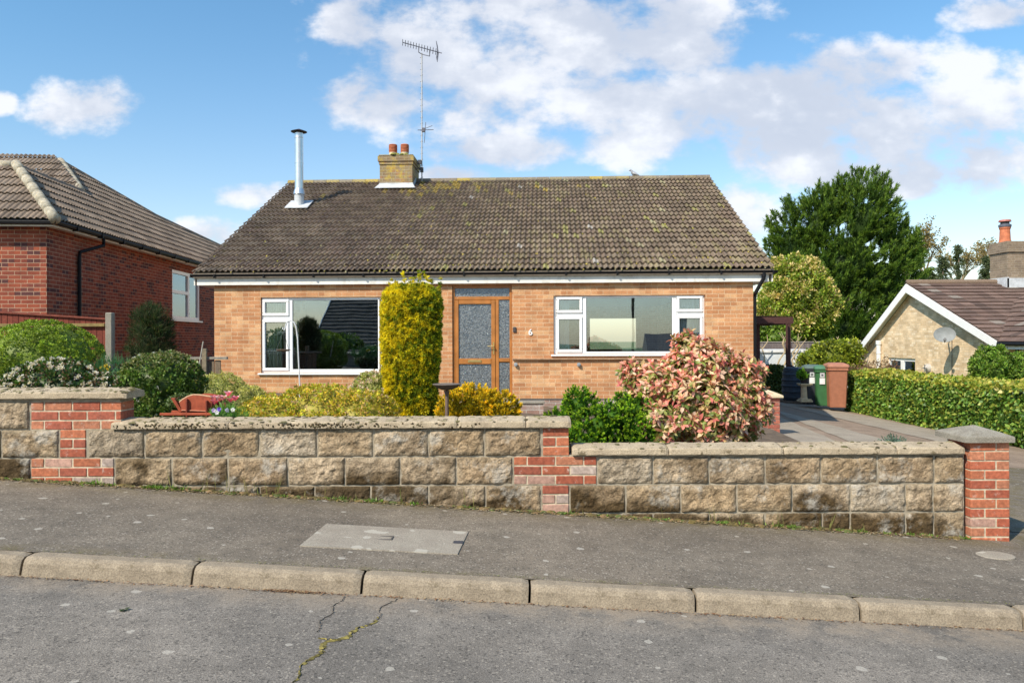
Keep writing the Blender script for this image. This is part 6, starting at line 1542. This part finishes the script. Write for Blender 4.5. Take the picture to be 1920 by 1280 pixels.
q = at(1450, 728, 24.5)
t = thing('dark_hedge', 'short dark clipped hedge behind the carport post at the end of the driveway', 'hedge', (q.x, 24.5, gz(q.x)-.1))
tz = at(1450, 688, 24.5).z-t.location.z
hedge(t, at(1417, 700, 24).x, at(1474, 700, 24).x, 24.0, 25.0, tz, 5000, .07, .03, [(.04, .08, .02), (.06, .11, .025)], [(.12, .16, .03), (.09, .13, .03)], 43, corec=(.04, .08, .02))
# --- shrub at right by the cream house
q = at(1870, 690, 16.5)
bush('leafy_shrub', 'bright green leafy shrub rising above the hedge at the right edge of the photo', 'shrub', [(q.x-.1, 16.5, q.z-.05, .40, .4, .48), (q.x+.45, 16.4, q.z-.10, .40, .4, .38), (q.x-.0, 16.5, q.z-.5, .5, .4, .5)], 520, 24, .09, .055, .022, [(.14, .26, .03), (.20, .34, .04), (.08, .17, .025), (.26, .36, .06)], seed=16, rough=.2, clumpvar=.22)
q = at(1650, 682, 21.0)
bush('red_tinged_shrub', 'reddish twiggy shrub top behind the hedge below the grey soil pipe', 'shrub', [(q.x-.35, 21, q.z-.25, .55, .25, .30), (q.x+.25, 21, q.z-.22, .25, .2, .32)], 160, 16, .07, .04, .014, [(.25, .12, .07), (.20, .17, .07), (.30, .17, .10)], seed=17, rough=.35, s=.6)
# --- yellow-green climber
q = at(1560, 665, 27.0)
bush('climber', 'yellow green leafy climber with bare twigs above the wheelie bins', 'climber', [(q.x, 27, q.z-.05, .70, .4, .48), (q.x-.7, 27, q.z-.25, .42, .3, .30), (q.x+.55, 27, q.z+.05, .45, .3, .42), (q.x+.1, 27.1, q.z-.5, .9, .4, .5)], 420, 20, .14, .095, .038, [(.30, .36, .03), (.38, .42, .05), (.20, .27, .03), (.13, .18, .03)], seed=18, rough=.3, clumpvar=.25)
mb = MB()
t = thing('bare_vine', 'pale bare twisting vine stems in front of the grey fence panels', 'vine', tuple(at(1450, 690, 28.1)))
for px_ in (1432, 1458, 1470, 1488, 1500, 1540, 1562, 1588, 1600):
    a = at(px_, 685, 28.1)-t.location; pts = [a]; 
    for k in range(5): a = a+Vector((random.uniform(-.22, .22), random.uniform(-.05, .05), random.uniform(.16, .30))); pts.append(a)
    mb.tube(pts, [.035, .032, .028, .022, .016, .008], 5, (.42, .33, .20))
    if len(pts) > 3: mb.tube([pts[3], pts[3]+Vector((random.uniform(-.3, .3), 0, .3))], [.018, .007], 4, (.40, .31, .19))
mb.build('stems', M['rough'], t)
# --- small plants: tulips, pansies, daffodils
def tulip(px_, py, D, label, lean):
    q = at(px_, py, D); h = .22; t = thing('tulip', label, 'tulip', (q.x-lean*.12, D, q.z-h), 0, 'pink tulips beside the wheelbarrow')
    mb = MB(); mb.tube([(0, 0, 0), (lean*.05, 0, h*.5), (lean*.12, 0, h-.02)], .0035, 6, (.20, .33, .06)); mb.build('stem', M['paint'], t)
    P = []; T = []; 
    for k in range(6):
        a = k*1.047+px_; P.append((lean*.12, 0, h-.025)); T.append((math.cos(a)*.75, math.sin(a)*.75, 1.0))
    P = np.array(P); T = nrm(np.array(T)); Nn = nrm(np.stack([-T[:, 0], -T[:, 1], .3+0*T[:, 0]], 1))
    leafmesh('flower', P, T, Nn, .068, .024, pick([(.90, .25, .42), (.92, .42, .55), (.93, .62, .68)], 6, None, .05), M['petal'], t, 'broad')
    P = []; T = []
    for k in range(3): a = k*2.1+px_; P.append((0, 0, .0)); T.append((math.cos(a)*.35, math.sin(a)*.35, 1))
    leafmesh('leaf', np.array(P, float), nrm(np.array(T)), nrm(np.array(T)[:, [1, 0, 2]]*np.array([1, 1, -.3])), .16, .011, pick([(.13, .30, .06), (.18, .36, .09)], 3), M['leaf'], t, 'broad')
TL = ['pink tulip leaning furthest left over the wheelbarrow', 'pink tulip low on the left of the clump', 'pink tulip in the middle of the clump', 'pale pink tulip just right of the middle', 'pink tulip standing highest in the clump', 'pink tulip on the right side of the clump', 'deep pink tulip furthest right in the clump']
for k, (a, b) in enumerate(((402, 746), (403, 754), (411, 748), (418, 746), (428, 738), (432, 750), (441, 747))): tulip(a, b, 6.75+random.uniform(-.06, .06), TL[k], (a-420)/30)
PL = ['purple and white pansy left of the tulip leaves', 'deep violet pansy at the foot of the tulips', 'small pale lilac pansy among the tulip leaves', 'white pansy furthest right at the foot of the tulips', 'white pansy beside the violet one']
for k, (a, b, c_) in enumerate(((401, 769, (.45, .35, .65)), (411, 767, (.10, .04, .42)), (426, 769, (.35, .30, .62)), (437, 768, (.80, .80, .82)), (407, 773, (.78, .78, .84)))):
    q = at(a, b, 6.62); P = np.zeros((5, 3)); an = np.arange(5)*1.257+.3; T = nrm(np.stack([np.cos(an), np.full(5, -.25), np.sin(an)], 1)); 
    t = thing('pansy', PL[k], 'pansy', tuple(q), 0, 'pansies beside the wheelbarrow')
    leafmesh('flower', P, T, np.tile([[0, -1., .3]], (5, 1)), .022, .011, pick([c_, tuple(min(.9, x*1.6+.1) for x in c_)], 5, None, .08), M['petal'], t, 'broad')
    mb = MB(); mb.tube([(0, .003, 0), (0, .01, -.10)], .002, 4, (.12, .25, .05)); mb.build('stem', M['paint'], t)
q = at(425, 775, 6.65); bush('leafy_clump', 'bright green strappy leaves around the foot of the tulips', 'plant', [(q.x, 6.68, q.z-.03, .15, .06, .075)], 60, 14, .02, .05, .005, [(.14, .32, .06), (.2, .40, .08)], shape='blade', seed=21, up=1.2, stem=False, s=.5)
DL = ['yellow daffodil highest in the clump beside the concrete post', 'yellow daffodil on the left of the clump by the fence post', 'yellow daffodil on the right of the clump by the fence post', 'yellow daffodil lowest in the clump by the fence post']
for k, (a, b) in enumerate(((199, 686), (190, 690), (204, 691), (196, 695))):
    q = at(a, b, 8.4); t = thing('daffodil', DL[k], 'daffodil', (q.x, q.y, q.z-.25), 0, 'daffodils by the fence post'); an = np.arange(6)*1.047; T = nrm(np.stack([np.cos(an), np.full(6, -.1), np.sin(an)], 1))
    leafmesh('flower', np.tile([[0, 0, .25]], (6, 1)), T, np.tile([[0, -1., 0]], (6, 1)), .032, .011, pick([(.78, .62, .04)], 6), M['petal'], t, 'broad')
    mb = MB(); mb.tube([(0, -.03, .25), (0, 0, .25)], [.014, .008], 8, (.8, .55, .03)); mb.build('trumpet', M['petal'], t)
    mb = MB(); mb.tube([(0, 0, 0), (0, .004, .25)], .003, 5, (.15, .3, .08)); mb.build('stem', M['paint'], t)
q = at(215, 700, 8.4); bush('leafy_clump', 'blue green strappy daffodil leaves below the concrete fence post', 'plant', [(q.x, 8.45, q.z-.02, .22, .12, .14), (q.x-.35, 8.4, q.z-.05, .2, .1, .1)], 90, 12, .03, .13, .007, [(.05, .15, .06), (.08, .20, .08)], shape='blade', seed=22, up=1.5, stem=False, s=.5)
# weeds at the wall foot
def weed(px_, py, s_, n_, cols, k):
    q = ray_ground(px_, py); P = np.tile([[q.x, min(q.y, 5.94), q.z]], (n_, 1))+RNG.normal(0, .012*s_, (n_, 3))*np.array([1.6, .5, 0]); T = nrm(rdir(n_)*np.array([1, 1, .3])+np.array([0, -.2, 1.0])); return P, T
Ps = []; Ts = []; Cs = []; Ls = []
for (a, b, s_) in ((205, 898, 2.2), (228, 902, 1.3), (322, 900, 1.7), (335, 902, 1.9), (348, 897, 1.3), (372, 902, 2.0), (405, 905, 1.2), (465, 910, 1.1), (548, 917, 1.3), (630, 924, 1.2), (648, 926, 1.8), (712, 929, 2.0), (785, 935, 1.4), (882, 938, 1.4), (1058, 951, 1.6), (1118, 950, 1.3), (1205, 958, 1.1), (1230, 958, 1.2), (1330, 966, 1.4), (1345, 967, 1.6), (1430, 970, 1.7), (1460, 973, 1.6), (1545, 980, 1.2), (1587, 985, 1.5), (1638, 990, 1.1), (1685, 994, 1.5), (1720, 997, 1.4), (1790, 1003, 1.3), (30, 893, 1.0), (60, 893, 1.2), (135, 895, 1.0)):
    n_ = int(26*s_); P, T = weed(a, b, s_, n_, None, 0); Ps.append(P); Ts.append(T); Ls.append(RNG.uniform(.016, .034, n_)*s_*.8); Cs.append(pick([(.16, .28, .04), (.24, .36, .07), (.09, .17, .03)], n_))
for j in range(46):                                     # thin grass stalks against the stones
    a = random.choice([random.uniform(300, 520), random.uniform(1300, 1720), random.uniform(300, 1700)]); q = ray_ground(a, 900+(a)*.06); h = random.uniform(.05, .20); n_ = 3
    P = np.tile([[q.x, 5.93, q.z]], (n_, 1)); T = nrm(np.array([[random.uniform(-.25, .25), random.uniform(-.15, .02), 1]])+RNG.normal(0, .05, (n_, 3))); Ps.append(P); Ts.append(T); Ls.append(np.full(n_, h)*RNG.uniform(.6, 1, n_)); Cs.append(pick([(.22, .26, .07), (.30, .27, .11)], n_))
P = np.concatenate(Ps); o = leafmesh('weeds', P, np.concatenate(Ts), rdir(len(P)), np.concatenate(Ls), np.where(np.concatenate(Ls) > .07, .0018, .0055), np.concatenate(Cs), M['leaf'], None); tag(o, 'small green weeds and grass stalks along the foot of the garden wall', 'weeds', kind='stuff')
q = ray_road(232, 1144); P = np.tile([[q.x, q.y, q.z+.003]], (14, 1))+RNG.normal(0, .008, (14, 3))*np.array([1, 1, .2]); o = leafmesh('fallen_leaf', P, nrm(rdir(14)*np.array([1, 1, .2])), np.tile([[0, 0, 1.]], (14, 1)), .02, .007, pick([(.08, .14, .03)], 14), M['leaf'], None); tag(o, 'tiny green sprig lying on the road near the left edge', 'sprig')

# --- trees
def tree(name, label, cat, base, trunkh, parts, cols, nc, nl, cr, L, W, shape='diamond', mat='leaf', seed=0, up=.2, rough=.3, group=None, tip=None, s=.75, corecol=None, cv=.2, bark=(.15, .11, .075)):
    t = thing(name, label, cat, tuple(base), 0, group); zb = base[2]
    bl = [(b[0]-base[0], b[1]-base[1], b[2]-zb, b[3], b[4], b[5]) for b in parts]
    P, d, n, i = clumps(bl, nc, nl, cr, .2, rough, seed, .3); m = len(P); T = nrm(d+rdir(m)*.6+np.array([0, 0, up])); C = pick(cols, m)*(1+cv*RNG.normal(size=(nc, 1)))[i]
    if tip is not None: sel = (RNG.random(nc) < .42)[i] & (n[:, 2] > -.2) & (RNG.random(m) < .8); C[sel] = pick(tip, sel.sum())
    leafmesh('crown', P, T, nrm(n+rdir(m)), L*RNG.uniform(.7, 1.3, m), W, np.clip(C, .004, .9), M[mat], t, shape)
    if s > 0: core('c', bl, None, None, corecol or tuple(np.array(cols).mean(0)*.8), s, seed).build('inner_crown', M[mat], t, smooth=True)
    mb = MB(); mb.tube([(0, 0, -.3), (.03, 0, trunkh*.5), (0, 0, trunkh), tuple(np.array(bl[0][:3])*[.6, .6, 1.0])], [.22, .17, .13, .05], 9)
    for b in bl: mb.tube([(0, 0, trunkh*.7), tuple(np.array(b[:3])*[.6, .6, .8]), tuple(b[:3])], [.09, .06, .02], 6)
    mb.build('trunk', M['bark'], t); return t
# big cypress
TD = 41.0
def tb(px_, py, rx_, rz_, D=TD): q = at(px_, py, D); return (q.x, D+random.uniform(-.6, .6), q.z, rx_*D/F, rx_*D/F*.85, rz_*D/F)
base = Vector((at(1585, 640, TD).x, TD, -1.2))
parts = [tb(1520, 560, 78, 100), tb(1590, 500, 90, 110), tb(1615, 420, 55, 75), tb(1650, 540, 72, 90), tb(1480, 470, 34, 78), tb(1530, 430, 40, 66), tb(1575, 395, 34, 52), tb(1690, 480, 36, 50), tb(1590, 620, 120, 80), tb(1478, 560, 40, 90)]
t = thing('large_cypress', 'very large dark green cypress towering behind the driveway', 'conifer', tuple(base))
bl = [(b[0]-base.x, b[1]-base.y, b[2]-base.z, b[3], b[4], b[5]) for b in parts]
ns = 3000; c, n = surf(bl, ns, .2, .30, 51, .45); right = np.clip(c[:, :1]*.12, -.6, .9)
ax = nrm(n*.7+rdir(ns)*.35+np.concatenate([right*.8+.1, 0*right, 0*right+.75], 1)); LL = RNG.uniform(.35, .95, ns)
top = [(1478, 400, 372), (1448, 430, 398), (1500, 410, 378), (1521, 398, 368), (1545, 380, 350), (1598, 352, 316), (1612, 345, 318), (1640, 352, 314), (1648, 385, 340), (1655, 405, 368), (1665, 430, 395), (1700, 440, 412), (1718, 455, 432), (1722, 500, 470), (1725, 560, 545), (1575, 360, 330), (1455, 500, 480), (1442, 470, 450), (1660, 360, 326)]
c2 = []; a2 = []; l2 = []
for (px_, py0, py1) in top:
    a = at(px_, py0, TD)-base; b = at(px_+random.uniform(-3, 8), py1, TD)-base; k = 7
    for j in range(k): q = Vector(a).lerp(Vector(b), j/k); c2.append(tuple(q+Vector((random.uniform(-.35, .35)*(1.2-j/k), random.uniform(-.3, .3), 0)))); a2.append((random.uniform(-.5, .9), random.uniform(-.4, .4), .9)); l2.append(.55*(1.25-j/k*.7))
c = np.concatenate([c, np.array(c2)]); ax = np.concatenate([ax, nrm(np.array(a2))]); LL = np.concatenate([LL, np.array(l2)]); ns = len(c)
nl = 62; i = np.repeat(np.arange(ns), nl); m = len(i); tt = RNG.random((m, 1)); P = c[i]+ax[i]*LL[i][:, None]*(tt-.3)+rdir(m)*.17*(1.05-tt)*RNG.random((m, 1)); T = nrm(ax[i]+rdir(m)*.6)
C = pick([(.062, .125, .020), (.085, .155, .026), (.042, .088, .016)], m)*(1+.22*RNG.normal(size=(ns, 1)))[i]; sel = (tt[:, 0] > .5) & (RNG.random(m) < .6); C[sel] = pick([(.15, .25, .03), (.20, .30, .04)], sel.sum())
leafmesh('crown', P, T, rdir(m), RNG.uniform(.15, .30, m), .019, np.clip(C, .004, .5), M['needle'], t)
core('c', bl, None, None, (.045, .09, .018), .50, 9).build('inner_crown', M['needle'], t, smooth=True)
mb = MB(); mb.tube([(0, 0, -.5), (.1, 0, 3), (.3, 0, 8)], [.35, .25, .05], 10)
for b in bl: mb.tube([(0, 0, 1), tuple(b[:3])], [.12, .03], 6)
mb.build('trunk', M['bark'], t)
# cream-tipped laurel in front of it
TD2 = 34.0; base = (at(1500, 640, TD2).x, TD2, -.9)
tree('laurel_tree', 'round yellow green tree with cream tipped leaves right of the bungalow roof', 'tree', base, 1.2, [tb(1498, 545, 56, 62, TD2), tb(1465, 590, 46, 52, TD2), tb(1532, 575, 36, 56, TD2), tb(1490, 610, 60, 40, TD2), tb(1478, 520, 32, 36, TD2), tb(1520, 525, 34, 36, TD2)], [(.20, .30, .03), (.29, .38, .04), (.12, .20, .025), (.40, .42, .07)], 1500, 26, .21, .125, .045, 'diamond', 'gloss', 61, .3, .2, tip=[(.72, .58, .22), (.60, .52, .16), (.76, .60, .28)], s=.6)
# shrubs glimpsed under the carport
q = at(1440, 632, 30); bush('background_shrub', 'bright leafed shrub seen through the brown carport frame above the fence', 'shrub', [(q.x, 33, q.z+.1, .9, .5, .6), (q.x+1.4, 33, q.z-.1, .7, .5, .5)], 160, 18, .2, .14, .055, [(.16, .27, .03), (.25, .36, .05), (.08, .15, .02)], seed=71, rough=.3)
# far trees at right: sparse spring trees and two small spruces
def sparse(px_, pyb, pyt, D, sp, label, n_leaf, cols, seed):
    random.seed(seed); a = at(px_, pyb, D); h = at(px_, pyt, D).z-a.z; t = thing('budding_tree', label, 'tree', tuple(a), 0, 'sparse spring trees beyond the cream bungalow')
    mb = MB(); tips = []
    def br(p, d, l, r, dep):
        e_ = p+d*l; mid = p.lerp(e_, .5)+Vector((random.uniform(-1, 1), random.uniform(-1, 1), 0))*l*.07; mb.tube([p, mid, e_], [r, r*.85, r*.65], 5 if dep < 2 else 3, (.24, .19, .12))
        if dep >= 4: tips.append(e_); return
        for k in range(3 if dep else 5):
            nd = (d+Vector((random.uniform(-1, 1)*sp, random.uniform(-1, 1)*sp, random.uniform(-.1, .5)))).normalized(); br(p.lerp(e_, random.uniform(.5, 1)), nd, l*random.uniform(.6, .8), r*.58, dep+1); 
            if dep >= 2: tips.append(e_)
    br(Vector((0, 0, -.5)), Vector((0, 0, 1)), h*.36, h*.020, 0); mb.build('trunk', M['rough'], t)
    T_ = np.array([tuple(x) for x in tips]); i = RNG.integers(0, len(T_), n_leaf); P = T_[i]+rdir(n_leaf)*.30*RNG.random((n_leaf, 1)); leafmesh('crown', P, rdir(n_leaf), rdir(n_leaf), .16, .06, pick(cols, n_leaf), M['leaf'], t)
cb = [(.34, .25, .09), (.28, .22, .08), (.22, .20, .07), (.38, .29, .12)]
sparse(1735, 560, 395, 60, .75, 'sparse yellow brown tree just right of the big cypress', 2600, cb, 3)
sparse(1850, 560, 405, 62, .8, 'bare branching tree with yellow buds immediately left of the grey chimney', 1500, cb, 5)
sparse(1800, 560, 418, 66, .7, 'thin budding tree between the two small spruces', 1300, cb, 8)
sparse(1700, 560, 420, 64, .7, 'budding tree mostly hidden behind the right side of the big cypress', 900, cb, 13)
random.seed(99)
for k, (a, b, w, D, lab_) in enumerate(((1798, 455, 17, 58, 'narrow dark spruce standing left of the grey chimney, taller of two'), (1768, 478, 20, 56, 'broad short dark spruce nearer the big cypress'), (1745, 500, 24, 52, 'dark rounded conifer at the foot of the big cypress'), (1848, 478, 14, 54, 'dark conifer peeping out beside the grey chimney'))):
    q0 = at(a, 560, D); q1 = at(a, b, D); H = q1.z-q0.z; w = w*D/F; t = thing('spruce', lab_, 'conifer', tuple(q0), 0, 'small conifers beyond the cream bungalow roof')
    nb = 70; bh = (np.arange(nb)+.5)/nb*.9+.06; ba = RNG.uniform(0, 6.283, nb); bl_ = w*(1.15-bh)*RNG.uniform(.45, 1.25, nb); n_ = nb*26; i = np.repeat(np.arange(nb), 26); tt = RNG.random(n_)
    P = np.stack([np.cos(ba[i])*bl_[i]*tt, np.sin(ba[i])*bl_[i]*tt, bh[i]*H-.25*tt*bl_[i]+.12*RNG.normal(size=n_)*.6], 1)+rdir(n_)*.10; T = nrm(np.stack([np.cos(ba[i]), np.sin(ba[i]), -.5+0*tt], 1)+rdir(n_)*.6)
    leafmesh('crown', P, T, rdir(n_), .24, .035, pick([(.10, .13, .06), (.13, .16, .07), (.07, .10, .045)], n_), M['needle'], t)  # distance haze mixed into the needle colours, which makes them paler
    mb = MB(); mb.tube([(0, 0, -.5), (0, 0, H*.97)], [.10, .02], 6); mb.build('trunk', M['bark'], t)

# ------------------------------------------------------------------ across the road (seen reflected in the windows)
oh = thing('opposite_bungalow', 'brown roofed bungalow across the road, seen reflected in the left window', 'bungalow', (-8.8, -17.0, -.95), R(4))
mb = MB(); mb.box(-6, 6.2, -7.6, 0, -.5, 1.9); mb.build('wall', M['brickm'], oh)
mb = MB(); mb.prism([(-8.4, 1.85), (.5, 1.75), (.5, 1.92), (-4.0, 6.3), (-8.4, 2.02)], 0, -6.3, 6.5, (.10, .08, .065)); mb.build('roof', M['rough'], oh)
tiles('roof_tiles', Vector((-6.3, .52, 1.93)), Vector((1, 0, 0)), Vector((0, -4.5, 4.38)), [[(0, 0), (12.8, 0), (12.8, 6.3), (0, 6.3)]], M['tile2'], oh, [(.13, .10, .08), (.16, .12, .09), (.10, .08, .06)], p=.33, gauge=.34, tw=.33, seg=1, flat=True, wseed=77, th=.05)
for xx in (-6.36, 6.5):
    mb = MB(); mb.prism([(.55, 1.75), (.55, 1.98), (-4.0, 6.42), (-8.45, 2.05), (-8.45, 1.8), (-4.0, 6.1)], 0, xx, xx+.05); mb.build('bargeboard', M['white'], oh)
for k, (a, b) in enumerate(((-4, -1.4), (1.2, 4.0))):
    mb = MB(); mb.box(a, b, .001, .03, .6, 1.7, (.05, .06, .07)); wq = mb.build('window', M['paint'], oh); mb = MB(); wbars(mb, a-.06, b+.06, .54, 1.76, .031, .08, .07); mb.build('frame', M['white'], wq)
for k, (x, y, r) in enumerate(((-14, -9.5, .9), (-10.6, -9.2, .75), (-7.6, -9.4, .9), (-5.2, -9.0, .7), (-3.2, -9.6, .85))):
    bush('opposite_shrub', ['tall green shrub', 'round green shrub', 'spreading green shrub', 'small green shrub', 'loose green shrub'][k]+' in the garden across the road', 'shrub', [(x, y, gz(x)+r*.45, r*1.1, r*.8, r*.75)], 160, 14, .12, .09, .035, [(.10, .18, .03), (.16, .24, .05), (.06, .12, .02)], seed=80+k, rough=.3)
ow = thing('opposite_garden_wall', 'low brick garden wall across the road', 'garden wall', (-8, -6.2, gz(-8)-.5)); mb = MB(); mb.box(-8, 6, -.2, 0, 0, .85); mb.build('brickwork', M['brickd'], ow)
lp = thing('telegraph_pole', 'brown timber telegraph pole across the road, reflected in the right window', 'telegraph pole', (4.7, -20.0, gz(3.6)-2)); mb = MB(); mb.tube([(0, 0, -.5), (0, 0, 9)], [.10, .08], 10); mb.build('pole', M['bark'], lp); mb = MB(); mb.box(-.6, .6, -.05, .05, 8.4, 8.5); mb.build('crossarm', M['bark'], lp)
fh = thing('far_bungalow', 'distant bungalow down the side road, reflected in the right window', 'bungalow', (11.8, -40, -3.0)); mb = MB(); mb.box(-4, 9, -8, 0, -1, 2.3); mb.build('wall', M['brickcream'], fh); mb = MB(); mb.prism([(-8.4, 2.3), (.4, 2.3), (-4, 5.0)], 0, -4.3, 9.3, (.16, .14, .13)); mb.build('roof', M['rough'], fh)
mb = MB(); mb.box(-1.2, -.5, -4.5, -3.5, 4, 6.4); mb.box(1.8, 2.6, -4.5, -3.5, 4, 6.4); mb.build('chimney', M['brickchim2'], fh)
